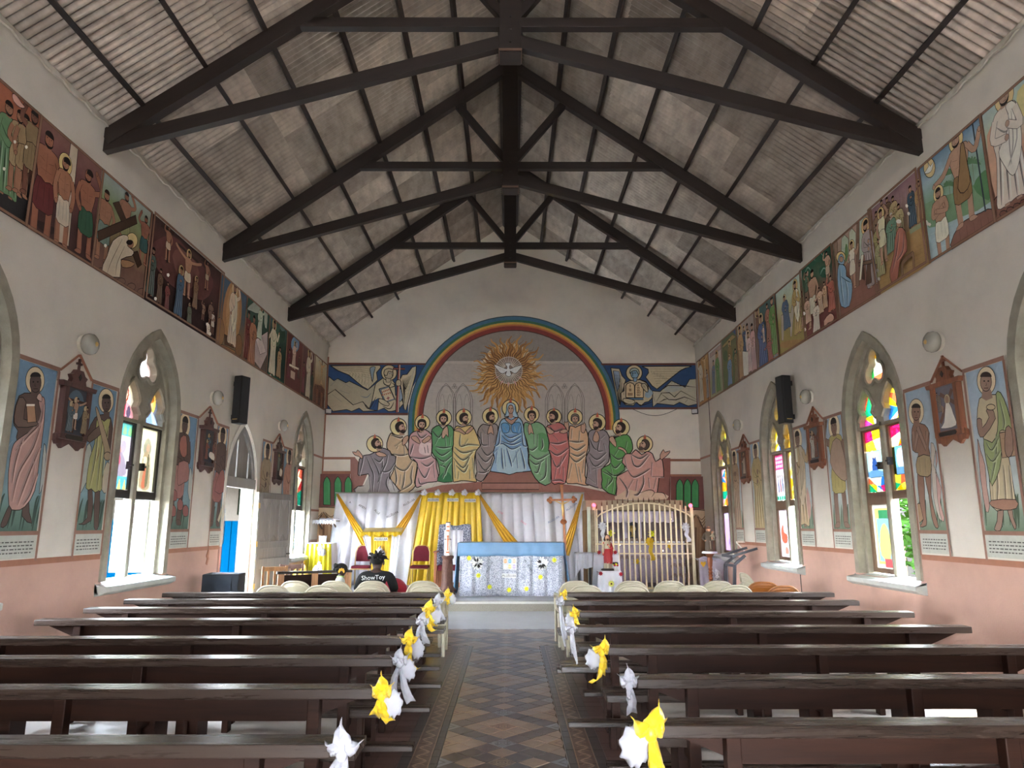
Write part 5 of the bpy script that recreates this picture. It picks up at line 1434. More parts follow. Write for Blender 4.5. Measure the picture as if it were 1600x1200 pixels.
def L4(p):
    p.crop(320,410,5);p.ell(212,400,74,255,'b07838',0,28,rot=.06);p.ell(215,380,50,200,'c08c48',0,24,rot=.06)
    for k in range(12): a=-1.2+k*.22;p.line([(215,380),(215+75*cos(a+pi/2)*1.0,380+240*sin(a+pi/2)*.9)],.012,'96642e',False)
    p.ell(115,540,36,110,'9a6a34',.008,16);p.ell(262,650,28,90,'8a5c2c',.008,16);p.poly([(130,640),(232,690),(240,745),(138,695)],'a87238',0,.008);p.poly([(150,560),(225,600),(225,670),(150,640)],'5a3c24',0,.006)
    mp(p,365.5,444,361,540,robe='d6bea0',halo='d8b878',arms='upr',skin=SK,sash='e0ceb0')
def L5(p):
    p.crop(320,410,5);p.poly([(395,600),(490,540),(485,720),(432,835),(385,770)],'b49c94',0,.008);p.poly([(395,600),(440,570),(475,700),(430,720)],'c6b0a6',0,.008)
    p.poly([(330,360),(380,310),(425,320),(425,400),(360,380)],'a2ac98',2,.007);p.poly([(470,370),(490,400),(480,520),(462,470)],'a2ac98',2,.007)
    for k in range(4): p.line([(340+k*14,365),(400+k*5,330)],.007,'5a6454')
    mp(p,409,479,404,530,robe='b4bea0',halo='c8b070',arms='upr',wide=1.2,beard=False);mp(p,388,487,383,562,robe='7c362e',arms='pray',wide=1.2,beard=False);mp(p,395.5,494,391,572,robe='b06c44',arms='hold',wide=1.1,beard=False)
def L6(p):
    p.crop(320,410,5)
    for x,y,c in ((575,520,'3f6a58'),(600,570,'2f5644'),(560,600,'456c50'),(610,480,'5a7c74')): p.ell(x,y,28,60,c,0,10)
    mp(p,428.3,502,424,586,robe='c2b692',halo='b8a060',arms='reach',skin=SK);mp(p,437,543,434,590,robe='a27c48',arms='pray',wide=1.3,beard=False)
    p.crop(320,410,5)
    for k in range(6): p.ell(495+k*20,880+k*14,14,24,'2c6a48',0,8)
    specks(p,[(421,588),(424,592)])
def L7(p):
    p.crop(320,410,5);p.ell(705,640,32,62,'6a94b4',.008,18);p.poly([(640,780),(750,830),(745,1050),(625,980)],'6e3a32',0,.008);p.poly([(670,840),(705,860),(700,920),(668,900)],'bca08c',0,.006)
    mp(p,461,535,458,577,robe='caa890',halo='d0b868',arms='upr',wide=1.3);mp(p,451.5,546,449.5,592,robe='762c3a',arms='pray',beard=False);mp(p,466.5,556,465,592,robe='5a3c34',arms='pray')
    p.crop(320,410,5);p.poly([(655,790),(728,825),(726,842),(652,808)],'d8ccb8',0,.006)
def L8(p):
    mp(p,474.6,566,472.5,614,robe='7c3a44',arms='pray',beard=False);mp(p,482.4,547,480,622,robe='c6baa0',halo='c8ac68',arms='upr');mp(p,488,580,485,626,robe='3c4a3c',arms='down')
def L9(p):
    p.crop(320,410,5);p.poly([(860,950),(950,1010),(920,1150),(840,1100)],'7c5040',2)
    for k in range(5): mp(p,492+k*3.2,604+k*3-(k % 2)*4,491+k*3.2,628+k*3,robe=['7a4a38','9a5c3c','6a4038','a86844','6e4438'][k],arms='pray')
    mp(p,501,564,500.5,602,robe='d2a868',halo='e0c890',arms='wide')
LL=['painted frieze scene of soldiers and a green robed man, nearest on the left wall','painted frieze scene of three bare-chested men beside a white column','painted frieze scene of a man in white stumbling under a wooden cross',
      'wide dark painted frieze scene of three crosses on a hill','painted frieze scene of a rising man in a glowing orange oval','painted frieze scene of a white winged angel by an open tomb','painted frieze scene of a white robed man in a dark green garden',
      'maroon painted frieze scene of a supper under a blue arch','narrow maroon painted frieze scene with a tall white robed man','pale painted frieze scene of a figure rising over a crowd, left corner']
LBG=[['b5613a','9a5836','2c2a2c'],['8a5a50','7a4a48','6c403c','4c2e2c'],['9fb0ac','7c9058','8a7a4c','7a5444'],['43302c','5c3430','4c2c2a','3a2624'],['42607c','4a5c68','7a6444'],['2f5c4c','3c5c4c','6a584c'],['4a6a68','2c5040','26443a'],['7c4038','6c342e','5f2f2a'],['704a48','6a3c3c','4c3c34'],['c4bc9c','c0a878','a0663c']]
for k,d in enumerate((L0,L1,L2,L3,L4,L5,L6,L7,L8,L9)):
    frieze_panel(-1,(LT[k],LT[k+1]),(LB[k],LB[k+1]),LL[k],LBG[k],d)
RT_=[(1089.7,559),(1107,545.5),(1127.7,532),(1151,509.5),(1180,485),(1212.7,460),(1252,419),(1302,374),(1362,319),(1440,257),(1533,165),(1660,38)]
RB=[(1092.7,635.5),(1110.7,622),(1131.7,611.5),(1157,593.5),(1185.7,578.5),(1218.7,559),(1261.6,528),(1312.8,502),(1376.6,463),(1453,414.7),(1557,353),(1686,270)]
SR='b88a68'
def Ra(p):
    mp(p,1094,561,1097,628,robe='d2c6aa',arms='up',skin=SR);mp(p,1104.8,578,1107,622,robe='a49c92',arms='pray',skin=SR);mp(p,1101,556,1103,590,robe='d8b070',arms='wide',skin=SR)
def Rb(p):
    p.crop(1080,460,6.667);p.poly([(195,620),(310,520),(320,560),(200,660)],'b89a90',0,.006)
    mp(p,1116.8,562,1115.5,616,robe='74829e',arms='pray',skin=SR,beard=False);mp(p,1119.8,551,1124,612,robe='6c984e',halo='d0a858',arms='hold',skin=SR,beard=False)
def Rc(p):
    p.crop(1080,460,6.667);p.poly([(325,540),(430,420),(470,440),(330,560)],'a88c4c',0,.006);p.poly([(415,375),(470,340),(475,430)],'4c6488')
    p.ell(360,640,24,60,'5c7048',0,10);p.ell(460,640,24,70,'4c6c50',0,10)
    mp(p,1140,533,1143,590,robe='94783c',halo='d0b060',arms='down',skin=SR);mp(p,1150,545,1152,598,robe='8a7a48',arms='pray',skin=SR);mp(p,1141.5,555,1142,602,robe='7090b4',halo='dcc080',arms='hold',skin=SR,beard=False,wide=1.4)
def Rd(p):
    for k in range(6): p.px();p.line([(1154+k*6,508-k*5),(1158+k*6,560-k*3)],.02,'96887c',False)
    mp(p,1163,510,1165,560,robe='566a8c',arms='pray',halo='d0b878',skin=SR);mp(p,1157,511,1160.5,591,robe='c09458',halo='d0b060',arms='hold',skin=SR);mp(p,1169,506,1172,575,robe='d0c4b4',arms='pray',skin=SR);mp(p,1177,506,1180,580,robe='d0a098',arms='hold',skin=SR);mp(p,1171,519,1174,582,robe='dcb8b0',halo='d8bc80',arms='hold',skin=SR)
    p.crop(1080,460,6.667);p.poly([(548,590),(608,600),(612,842),(560,852)],'d2cec0',0,.007)
def Re(p):
    mp(p,1184,482,1188,571,robe='906a54',halo='c8ac68',arms='down',skin=SR);mp(p,1199,475,1203,535,robe='ac6c50',arms='hold',skin=SR);mp(p,1206.5,465,1213.5,555,robe='6c9c44',arms='hold',skin=SR)
    mp(p,1190.5,493,1195,572,robe='586e9c',halo='d0b878',arms='hold',skin=SR,beard=False,wide=1.3);mp(p,1194,508,1196,535,robe='d8bca0',halo='e0c880',arms='none',skin=SR,beard=False);mp(p,1201.5,530,1207,563,robe='ac6656',arms='reach',skin=SR,wide=1.7)
def Rf(p):
    p.crop(1080,460,6.667);p.poly([(940,500),(1100,470),(1200,480),(1210,530),(950,560)],'a8803c',2)
    p.poly([(940,220),(990,190),(1040,190),(1060,60),(1080,80),(1070,200),(1060,300),(1050,440),(1035,440),(1030,320),(970,330),(965,480),(945,480),(940,340)],'b4a690',0,.007)
    mp(p,1224.5,464,1231,514,robe='56708e',halo='d8bc78',arms='hold',skin=SR,beard=False,wide=1.5);mp(p,1243.5,440,1248,522,robe='c0a04c',halo='d4b860',arms='hold',skin=SR,sash='d4ccb0');mp(p,1255,455,1257,512,robe='a08c50',arms='down',skin=SR,style='tunic')
def Rg(p):
    p.crop(1230,300,5.217)
    for x,y,r in ((200,560,50),(260,520,55),(330,440,45),(300,650,50),(170,640,40)): p.ell(x,y,r*.8,r,'2f6a50',0,10);p.line([(x-r*.6,y+r*.5),(x,y-r*.6),(x+r*.6,y)],.02,'6aa088')
    mp(p,1292.5,393,1295,440,skin=SR,style='bare',cloth='b09878',arms='up',wide=1.3);mp(p,1275.5,418,1270.5,512,skin=SR,style='bare',cloth='c8c0a8',arms='up',wide=1.3);mp(p,1263,424,1262,470,skin='a07a58',style='tunic',robe='5c7c60',arms='up');mp(p,1301,430,1302,486,robe='c4664c',arms='up',skin=SR,beard=False,wide=1.3);mp(p,1291,440,1292,482,robe='cc9c6c',arms='pray',skin=SR,beard=False,wide=1.2)
    mp(p,1282,450,1286,490,robe='d0a880',arms='reach',skin=SR,beard=False,wide=1.3);mp(p,1280.5,470,1279,518,robe='d2c4b2',arms='hold',skin=SR,beard=False,wide=1.6);mp(p,1263,465,1267,505,robe='d0a484',arms='hold',skin=SR,beard=False,wide=1.5)
    p.crop(1230,300,5.217);p.poly([(320,1050),(370,990),(400,1010),(395,1050),(350,1070),(330,1110)],'cc9878',2,.007);specks(p,[(1260,490),(1261,515)])
def Rh(p):
    p.crop(1230,300,5.217)
    p.poly([(442,540),(445,380),(470,350),(500,380),(505,580)],'a8b898',0,.007);p.poly([(508,480),(505,330),(530,295),(560,330),(560,470)],'b4bca0',0,.007);p.poly([(590,560),(590,240),(640,190),(690,330),(690,420)],'a4b49c',0,.007);p.ell(485,500,14,80,'6c9858',0,10)
    p.poly([(380,390),(410,390),(440,1050),(425,1060)],'a07c62',0,.007);p.poly([(570,260),(590,240),(590,760),(565,780)],'8c6850',0,.007);p.poly([(670,170),(700,120),(740,480),(725,560)],'9c7860',0,.007)
    for k in range(8): p.line([(440,800+k*34),(760,640+k*34)],.006,'7c4c3c',False)
    mp(p,1334.5,376,1334,452,robe='dcccb4',skin=SR,style='tunic',halo='d4b868',arms='reach',beard=False);mp(p,1350,349,1367,447,robe='a49492',skin=SR,style='robe',halo='d4b060',arms='hold',face=-1)
    p.crop(1230,300,5.217);p.poly([(590,575),(700,550),(700,580),(590,605)],'7c5c42',0,.008);p.poly([(605,605),(630,600),(640,720),(612,700)],'6c4c36',0,.007);p.poly([(660,590),(690,585),(695,740),(650,760)],'6c4c36',0,.007);p.poly([(612,515),(632,510),(612,715),(596,720)],'dcd2b8',0,.006)
    p.ell(446,530,38,46,'d4b868',.008);p.poly([(430,590),(475,600),(490,640),(490,685),(530,715),(540,800),(515,930),(450,932),(430,830),(418,700)],'7aa4c0',2,.009);p.poly([(425,580),(430,520),(455,505),(472,540),(470,590)],'7ca0bc',2,.007);p.ell(450,548,16,24,SR,.005,10)
    for f in ([(440,620),(450,760),(470,920)],[(480,700),(500,800),(500,920)],[(450,690),(490,720),(530,740)]): p.fold(f,'4c7c9c','a8c4d0',.02,(6,5))
def Ri(p):
    p.crop(1230,300,5.217)
    for k in range(7): p.line([(740+k*45,130-k*30),(745+k*45,300-k*22)],.05,['8c6470','a07c84'][k % 2],False)
    p.poly([(1000,310),(1130,230),(1160,570),(1080,640),(760,780),(745,560)],'b08c48');p.poly([(1000,305),(1130,230),(1135,265),(1005,345)],'94a070')
    for k in range(7): p.line([(760,590+k*34),(1160,400+k*34)],.006,'80602f',False)
    mp(p,1424,290,1428,354,robe='486478',arms='pray',skin=SR,beard=False);mp(p,1438,282,1441,346,robe='b48c4c',halo='d0b060',arms='down',skin=SR)
    for x,y,c in ((1372,330,'96785c'),(1381,312,'a8846a'),(1390,308,'8c6c50'),(1400,306,'b09860'),(1375,350,'a89c54'),(1410,318,'b4a468'),(1379,372,'a8a468')): mp(p,x,y,x+3,y+60,robe=c,arms='hold',skin=SR,wide=1.2)
    mp(p,1402.5,330,1399,395,robe='6c9678',arms='hold',skin=SR,wide=1.5,hair='b0a89c');mp(p,1383.5,327,1388,411,robe='dcd0a6',skin=SR,style='tunic',halo='d4b868',arms='upr',beard=False)
    p.crop(1230,300,5.217);p.poly([(960,570),(1060,480),(1070,500),(1080,640),(1065,640),(1055,520),(980,590),(985,680),(970,690)],'8c6840',0,.007)
    p.poly([(945,290),(1000,320),(1012,480),(955,560),(935,720),(885,735),(872,640),(905,510),(912,390)],'b4664c',2,.009);p.ell(945,260,20,28,SR,.006,12);p.ell(945,240,22,18,'d4ccbc',0,10)
    for f in ([(950,320),(930,480),(905,620)],[(990,340),(980,480),(930,560)],[(920,520),(890,660)]): p.fold(f,'84443a','cc8c70',.022,(5,5))
    specks(p,[(1427,334),(1424,322),(1380,436),(1378,423)])
def palm(p,x,y,r):
    p.line([(x,y),(x+r*.2,y+r*2.2)],.02,'7c7050')
    for k in range(7): a=-pi+k*pi/6-.1;p.line([(x,y),(x+r*.6*cos(a),y+r*.6*sin(a)),(x+r*cos(a),y+r*.9*sin(a)+r*.25)],.03,'5c8c5c')
def Rj(p):
    p.crop(1420,100,3.75)
    p.poly([(100,820),(250,760),(400,700),(480,600),(490,800),(300,900),(120,960)],'74a070',2);p.poly([(380,720),(450,620),(480,700),(470,800)],'528c54',3)
    for k in range(5): p.line([(130+k*10,1000+k*28),(250,940+k*36)],.02,'b8ccc8')
    palm(p,255,640,40);palm(p,375,580,50);palm(p,240,710,36)
    p.poly([(262,1095),(268,1000),(330,920),(430,870),(490,850),(500,962)],'8c5c4a',2,.01)
    for k in range(5): p.line([(300+k*42,960-k*16),(310+k*42,1060-k*26)],.012,'5c3c34')
    p.ell(125,608,34,58,'d4bc78',.008);p.poly([(95,640),(120,600),(110,560),(130,600),(148,570),(140,620),(120,640)],'e4dccc',2,.006)
    p.line([(372,310),(455,865)],.022,'3c4c54',False,False);p.line([(342,378),(410,318)],.022,'3c4c54',False,False)
    mp(p,1496,208,1512,350,skin='b88c6c',style='bare',cloth='96703c',arms='reach',halo='d4bc70',face=-1,wide=1.25)
    p.crop(1420,100,3.75);p.poly([(310,480),(330,465),(350,580),(368,690),(330,755),(295,730),(305,600)],'98733f',2,.009)
    mp(p,1469.5,294,1478,402,skin='b08463',style='bare',cloth='dcd4bc',arms='cross',halo='d4bc70',wide=1.3);specks(p,[(1452,350),(1450,347),(1455,351)])
def Rk(p):
    p.crop(1420,100,3.75);p.poly([(460,420),(560,360),(600,700),(510,780)],'cc9a74',3);p.poly([(640,160),(760,80),(780,300),(660,300)],'ccc070',3)
    p.poly([(500,800),(600,720),(900,600),(900,760),(530,960)],'8c5a46',2,.01)
    for k in range(5): p.ell(560+k*40,880-k*22,26,22,'80503e',.008,8)
    mp(p,1573,136,1585,316,robe='d2c6b6',skin='b08a6e',halo='d4bc78',arms='hold',sash='dcd2c4',face=1,wide=1.1)
RL=['narrow orange painted frieze scene with white figures, far corner of the right wall','painted frieze scene of a green robed woman under a pale sky','painted frieze scene of a blue robed mother in a stable','painted frieze scene of figures round a white altar block','painted frieze scene of gift bearers before a blue robed mother',
      'painted frieze scene of a family with a donkey in open land','crowded painted frieze scene of a struggle under green palms','painted frieze scene of a carpenter workshop with a woman in blue','painted frieze scene of a child teaching seated men on a wooden floor','painted frieze scene of a baptism by a river with palms','painted frieze scene of a white robed man on rocks, nearest on the right']
RBG=[['c4903c','bc8438'],['c8c4bc','c0aca0','9a9c70'],['5c7050','7c7848','6c7848'],['a89a8c','a08c80','947c6c'],['4c706c','5c706c','7c8c90'],['b4c8bc','b4bc94','a89848','a08c3c'],['2f6048','4c6c50','8c5c4c','8c4c44'],['b4927a','a88870','a06c54','94604c'],['9c747c','9c7c6c','b08c48'],['5c88ac','98b4bc','7ca888','88b0ac','a4c0c4'],['a0bcb8','b4bc9c','cc9c78','8c5c48']]
for k,d in enumerate((Ra,Rb,Rc,Rd,Re,Rf,Rg,Rh,Ri,Rj,Rk)):
    frieze_panel(1,(RT_[k],RT_[k+1]),(RB[k],RB[k+1]),RL[k],RBG[k],d)

# ------------------------------------------------------------------ pews
def pew(name,x0,x1,Y,label,posts,seat_end=.0,kn=None,side=1):
    """ledge's far edge at Y; x0 = aisle end, x1 = wall end"""
    t=thing(name,label,'pew',((x0+x1)/2,Y,0),0,'dark wooden pews')
    c=(x0+x1)/2;L=abs(x1-x0);a=x0-c;sg=1 if x1 > x0 else-1
    B=lambda nm,bx,mat='bench',**k: (lambda mb: (mb.bb(*bx),mb.build(nm,M[mat],t,bevel=.005,**k))[1])(MB())
    lx=sorted((a,-a))
    B('ledge',(lx[0],lx[1],-.135,0,.772,.82),'bench_top')
    # back panel, cut to a taper at each end
    P=[(lx[0]+.05,.772),(lx[0]+.34,.655),(lx[1]-.34,.655),(lx[1]-.05,.772)]
    mb=MB();mb.prism(P,lambda u,v,d: Vector((u,-.05+d,v)),.03);mb.build('back_panel',M['bench'],t)
    s0=a-sg*seat_end
    sx=sorted((s0,-a))
    B('seat',(sx[0],sx[1],.0,.30,.455,.50),'bench_top')
    for u in posts:
        px_=a+sg*u
        B('post',(px_-.03,px_+.03,-.11,-.05,.0,.772))
        B('leg',(px_+sg*.0-.055,px_+.055,.06,.24,.0,.455))
        B('bearer',(px_-.02,px_+.02,-.06,.26,.405,.455))
    k0=a-sg*(kn or 0)
    kx=sorted((k0,-a-sg*.1))
    B('kneeler',(kx[0],kx[1],-.38,-.26,.155,.19),'bench_top')
    for u in posts: px_=a+sg*u;B('kneeler_leg',(px_-.025-sg*.06,px_+.025-sg*.06,-.36,-.28,.0,.155));B('kneeler_arm',(px_-.02-sg*.06,px_+.02-sg*.06,-.30,-.05,.115,.155))
    return t
ORD=['nearest the camera','second from the camera','third from the camera','fourth from the camera','fifth from the camera','sixth from the camera','seventh from the camera','eighth from the camera']
RY=[3.14,4.00,4.95,5.90,6.84,7.81,8.70]
RX0=[.60,.655,.635,.525,.635,.565,.67];RX1=[3.66,3.62,3.66,3.60,3.68,3.65,3.79]
PEWS=[]
for k,Y in enumerate(RY):
    lab='dark wooden pew on the right of the aisle, '+(ORD[k] if k < 6 else 'farthest from the camera')
    PEWS.append(pew('pew',RX0[k],RX1[k],Y,lab,(.29,1.40+.05*(k % 2),2.62),(.0,-.02,.0,.12,.0,.05,0)[k],(.14,.12,.05,.1,0,.1,0)[k]))
LY=[2.90,3.78,4.58,5.34,6.33,7.16,7.95,8.69]
LX0=[-.65,-.665,-.70,-.75,-.78,-.82,-.81,-.77];LX1=[-3.98,-4.0,-4.02,-4.0,-3.98,-4.06,-4.1,-4.05]
for k,Y in enumerate(LY):
    lab='dark wooden pew on the left of the aisle, '+(ORD[k] if k < 7 else 'farthest from the camera')
    PEWS.append(pew('pew',LX0[k],LX1[k],Y,lab,(.29,1.52,2.85),(-.12,-.1,-.05,0,0,.05,.1,0)[k],(-.05,0,.1,.12,.15,.2,.1,0)[k]))
# ribbons tied to the aisle ends
def ribbon(loc,mats,label,drop,seed,curl=False,bow=1.0,side=1):
    """satin bow: folded pointed petals about a knot, hanging tails, perhaps a rosette of net"""
    rnd=random.Random(seed);t=thing('ribbon_bow',label,'ribbon',loc,0,'ribbon bows on the pew ends');s=bow
    def petal(nm,ang,l,w,mat,tip=.15,twist=0.,kind='loop'):
        d=Vector((sin(ang),0,cos(ang)));n=Vector((cos(ang),0,-sin(ang)));mb=MB();ph=rnd.uniform(0,6)
        def f(u,v):
            ww=w*(sin(pi*min(1,.12+v*.95))**.7*(1-tip)+tip*(1-v)) if kind == 'loop' else w*(.45+.55*v)
            a=(u-.5)*2;tw=twist*v
            q=d*(l*v+(.012*s*abs(a) if v > .95 else 0))+n*(ww*a*cos(tw)+.35*w*sin(v*4+ph)*v)
            return q+Vector((0,-.012-.035*s*sin(pi*v)+.022*s*abs(a)*(1-v*.4)+ww*a*sin(tw)*.6+.008*sin(v*17+a*3+ph),0))
        mb.grid(f,8,12);mb.build(nm,M[mat],t,smooth=True,thick=.0015,normals=False)
    petal('loop',rnd.uniform(-.15,.3),.085*s,.03*s,mats[0]);petal('loop',side*.9,.06*s,.026*s,mats[0]);petal('loop',-side*1.0,.055*s,.022*s,mats[0])
    petal('tail',pi-.12+rnd.uniform(-.2,.1),drop,.026*s,mats[0],twist=rnd.uniform(-1.5,1.5),kind='tail');petal('tail',pi+.25*side+rnd.uniform(0,.2),drop*rnd.uniform(.6,.85),.024*s,mats[0],twist=rnd.uniform(-1.2,1.2),kind='tail')
    mb=MB();mb.ball((0,-.025,0),(.018*s,.018,.022*s));mb.build('knot',M[mats[0]],t,smooth=True)
    if len(mats) > 1:
        mb=MB();mb.ball((0,0,0),1,18,12)
        mb.v=[(side*.045*s+x*.042*s*(1+.16*sin(9*z+2*y)+.1*sin(13*x)),.0+y*.03*s,-.035*s+z*.055*s*(1+.14*sin(11*x+3*y))) for x,y,z in mb.v]
        mb.build('rosette',M['net'],t,smooth=80)
    if curl:
        mb=MB();P=[(0,-.03,-.05),(side*.005,-.035,-.11),(side*.02,-.035,-.15),(side*.05,-.03,-.175),(side*.075,-.03,-.165)]
        mb.grid(lambda u,v: Vector(P[min(int(v*4),3)]).lerp(Vector(P[min(int(v*4)+1,4)]),v*4-min(int(v*4),3))+Vector(((u-.5)*.035,0,(u-.5)*.02)),3,16);mb.build('curl',M[mats[0]],t,smooth=True,thick=.0015,normals=False)
    return t
sd=1
RIB=[(RX0,RY,0,['yellow','net'],.19,'yellow ribbon with a white net rosette on the nearest right pew',1.25,-1),
       (RX0,RY,1,['net'],.13,'pointed white ribbon bow on the second right pew',1.0,-1),
       (RX0,RY,2,['yellow','net'],.13,'yellow ribbon with a white rosette on the third right pew',1.05,-1),
       (RX0,RY,3,['net'],.24,'long white ribbon on the fourth right pew',1.0,-1),
       (RX0,RY,4,['yellow','net'],.10,'small yellow bow with white net on the fifth right pew',.95,-1),
       (RX0,RY,5,['net'],.42,'long trailing white ribbon on the sixth right pew',1.0,-1),
       (RX0,RY,6,['yellow'],.10,'small yellow bow on the farthest right pew',.9,-1),
       (LX0,LY,0,['net'],.22,'large white ribbon on the nearest left pew',1.1,1),
       (LX0,LY,1,['yellow','net'],.12,'yellow bow beside a white rosette on the second left pew',1.05,1),
       (LX0,LY,2,['net','net'],.22,'trailing white ribbon and rosette on the third left pew',1.0,1),
       (LX0,LY,3,['yellow','net'],.12,'yellow ribbon with a curled tail on the fourth left pew',1.1,1),
       (LX0,LY,4,['net'],.16,'crumpled white ribbon on the fifth left pew',1.1,1),
       (LX0,LY,5,['yellow','net'],.14,'yellow ribbon with pointed loops and curled tail on the sixth left pew',1.25,1),
       (LX0,LY,6,['net'],.18,'thin white ribbon on the seventh left pew',1.1,1),
       (LX0,LY,7,['yellow','net'],.09,'small yellow and white bow on the farthest left pew',1.0,1)]
for q,(xs,ys,k,mats,drop,lab,bow,side) in enumerate(RIB):
    ribbon((xs[k]+side*.045,ys[k]-.12,.79),mats,lab,drop,q,curl=(q in (10,12,2)),bow=bow*1.1,side=side)

# ------------------------------------------------------------------ tall painted saints between the windows
def saint(side,y0,y1,label,bgc,draw,z0=1.28,z1=3.18,head=None,n=7):
    X=XL if side < 0 else XR
    t=thing('saint_panel',label,'mural',(X,(y0+y1)/2,z0),0)
    p=(left_paint if side < 0 else right_paint)(t);p.grey=.3
    a0,a1=(y0,y1) if side < 0 else (-y1,-y0)
    zc=z0+.25
    p.part('painting');p.m();p.A=(a0,a1,zc,z1)
    hts=[z1,z1-.7,zc+.42,zc+.2,zc]
    for i in range(4): p.poly([(a0,hts[i+1]),(a1,hts[i+1]),(a1,hts[i]),(a0,hts[i])],bgc[i],grad=bgc[i+1])
    rnd=random.Random(label)
    for k in range(9):
        x=rnd.uniform(a0,a1);p.line([(x,zc+rnd.uniform(0,.1)),(x+.02,zc+rnd.uniform(.15,.3)),(x+.05,zc+.36)],.03,shade(bgc[4],.75))
    for k in range(10):
        x=rnd.uniform(a0,a1);z=rnd.uniform(zc+.7,z1);p.line([(x,z),(x+.05,z+.06)],.03,tint(bgc[0],.12))
    draw(p)
    p.A=None
    p.part('caption_board','small board of painted writing');p.m()
    p.poly([(a0,z0),(a1,z0),(a1,zc-.03),(a0,zc-.03)],'a8ab9e');w=a1-a0
    for k in range(4):
        z=zc-.095-k*.034;x=a0+.04
        while x < a1-.06: l=rnd.uniform(.02,.06);p.line([(x,z),(min(x+l,a1-.04),z)],.012,'55534e',False,False);x += l+.015
    p.part('border','brown painted border');p.m();b='90644e'
    for q in ((a0-.03,a1+.03,z1,z1+.045),(a0-.035,a0,z0-.03,z1),(a1,a1+.035,z0-.03,z1),(a0,a1,zc-.03,zc+.01)):
        p.poly([(q[0],q[2]),(q[1],q[2]),(q[1],q[3]),(q[0],q[3])],b)
    p.done()
    if head:
        pl=face_right((XL+.006,(y0+y1)/2,zc-.06)) if side < 0 else face_left((XR-.006,(y0+y1)/2,zc-.06))
        o=text_mesh(head,.055,M['ink'],'caption_lettering');o.matrix_world=pl;unparent_world(o,t)
    return t
LBGS=['5f88a8','5c84a0','6c94a0','5a7f70','48685a'];RBGS=['8aa6bc','a4b4bc','a8b4b0','80947c','5f7a5c']
SD='5c463c'
def S1(p):
    p.crop(0,540,3.53)
    p.ell(190,192,52,76,'cdb583',.008,24);p.poly([(240,540),(225,700),(212,820),(235,760),(252,600)],'a8aca4',2,.008)
    p.poly([(130,800),(118,940),(172,980),(158,920),(152,800)],SD,2,.008);p.poly([(52,870),(10,960),(0,1000),(32,990),(64,890)],SD,2,.008)
    p.poly([(165,262),(100,278),(72,390),(75,440),(95,470),(90,530),(200,500),(225,330),(220,280)],SD,2,.009)
    p.poly([(243,300),(228,282),(206,268),(212,330),(226,400),(190,450),(120,500),(82,530),(62,570),(42,700),(45,880),(82,908),(132,890),(188,800),(212,640),(240,420)],'b08072',2,.009)
    for f in ([(235,320),(220,420),(150,500),(80,580)],[(230,400),(180,560),(100,700),(60,860)],[(215,560),(150,720),(90,880)],[(190,620),(170,780)],[(120,510),(80,640),(60,760)],[(200,700),(160,820),(120,880)]): p.fold(f,'7c5248','c69c8e',.018,(7,6))
    p.poly([(100,285),(72,390),(92,450),(195,442),(195,418),(125,405),(138,310)],'6a5246',2,.009);p.poly([(140,328),(186,328),(194,420),(146,425)],'a27448',0,.009);p.line([(140,328),(186,328)],.02,'d8d0c0',False,False)
    p.poly([(165,240),(215,245),(212,285),(165,275)],SD);p.ell(190,205,31,54,'58423a',.008,18);p.ell(190,172,30,26,'221a18',0,14,a0=pi,a1=2*pi)
    for k in (-1,1): p.ell(190+12*k,200,5,4,'181210',0,8)
    p.line([(188,205),(186,222),(194,223)],.007,'2c201a');p.line([(178,238),(202,238)],.009,'3a2420',False,False)
    p.poly([(195,290),(210,262),(225,280),(222,310)],'b89080',2,.007)
def S2(p):
    p.crop(0,540,3.53)
    p.ell(582,305,42,68,'cdb583',.008,24);p.poly([(478,550),(440,700),(432,825),(470,760),(505,700),(500,560)],'9ca69c',2,.008)
    for q in ([(482,780),(478,950),(430,985),(500,965),(506,790)],[(522,780),(515,1000),(535,1010),(542,960),(548,790)]): p.poly(q,SD,2,.008)
    p.poly([(590,640),(612,690),(590,810),(555,790),(570,690)],'b8aa90',2,.007)
    p.poly([(565,380),(520,398),(480,480),(480,530),(560,480),(600,620),(622,520),(608,400)],SD,2,.009)
    p.poly([(545,395),(528,420),(518,540),(492,620),(470,785),(500,790),(520,810),(540,800),(558,790),(565,620),(590,480),(606,410),(590,400),(570,418)],'9c9a44',2,.009)
    for f in ([(540,440),(525,600),(490,780)],[(570,440),(550,620),(530,800)],[(590,450),(570,600),(555,780)],[(530,520),(510,700)]): p.fold(f,'6c6c34','b8b46c',.016,(6,4))
    p.poly([(480,500),(490,535),(560,480),(565,450),(545,440)],'6a5246',2,.008)
    p.poly([(522,345),(532,345),(552,400),(605,580),(592,632),(570,615),(572,580),(540,440)],'a08560',2,.008);p.ell(588,610,20,24,'a08560',.008,14);p.line([(541,560),(538,600),(525,640)],.012,'7a3c30')
    p.poly([(565,360),(600,365),(598,405),(570,405)],SD);p.ell(582,318,25,46,'58423a',.008,18);p.ell(582,292,24,24,'221a18',0,14,a0=pi,a1=2*pi)
    for k in (-1,1): p.ell(584+9*k,315,4,4,'181210',0,8)
    p.line([(584,322),(582,336),(588,337)],.006,'2c201a');p.line([(576,350),(594,350)],.008,'3a2420',False,False)
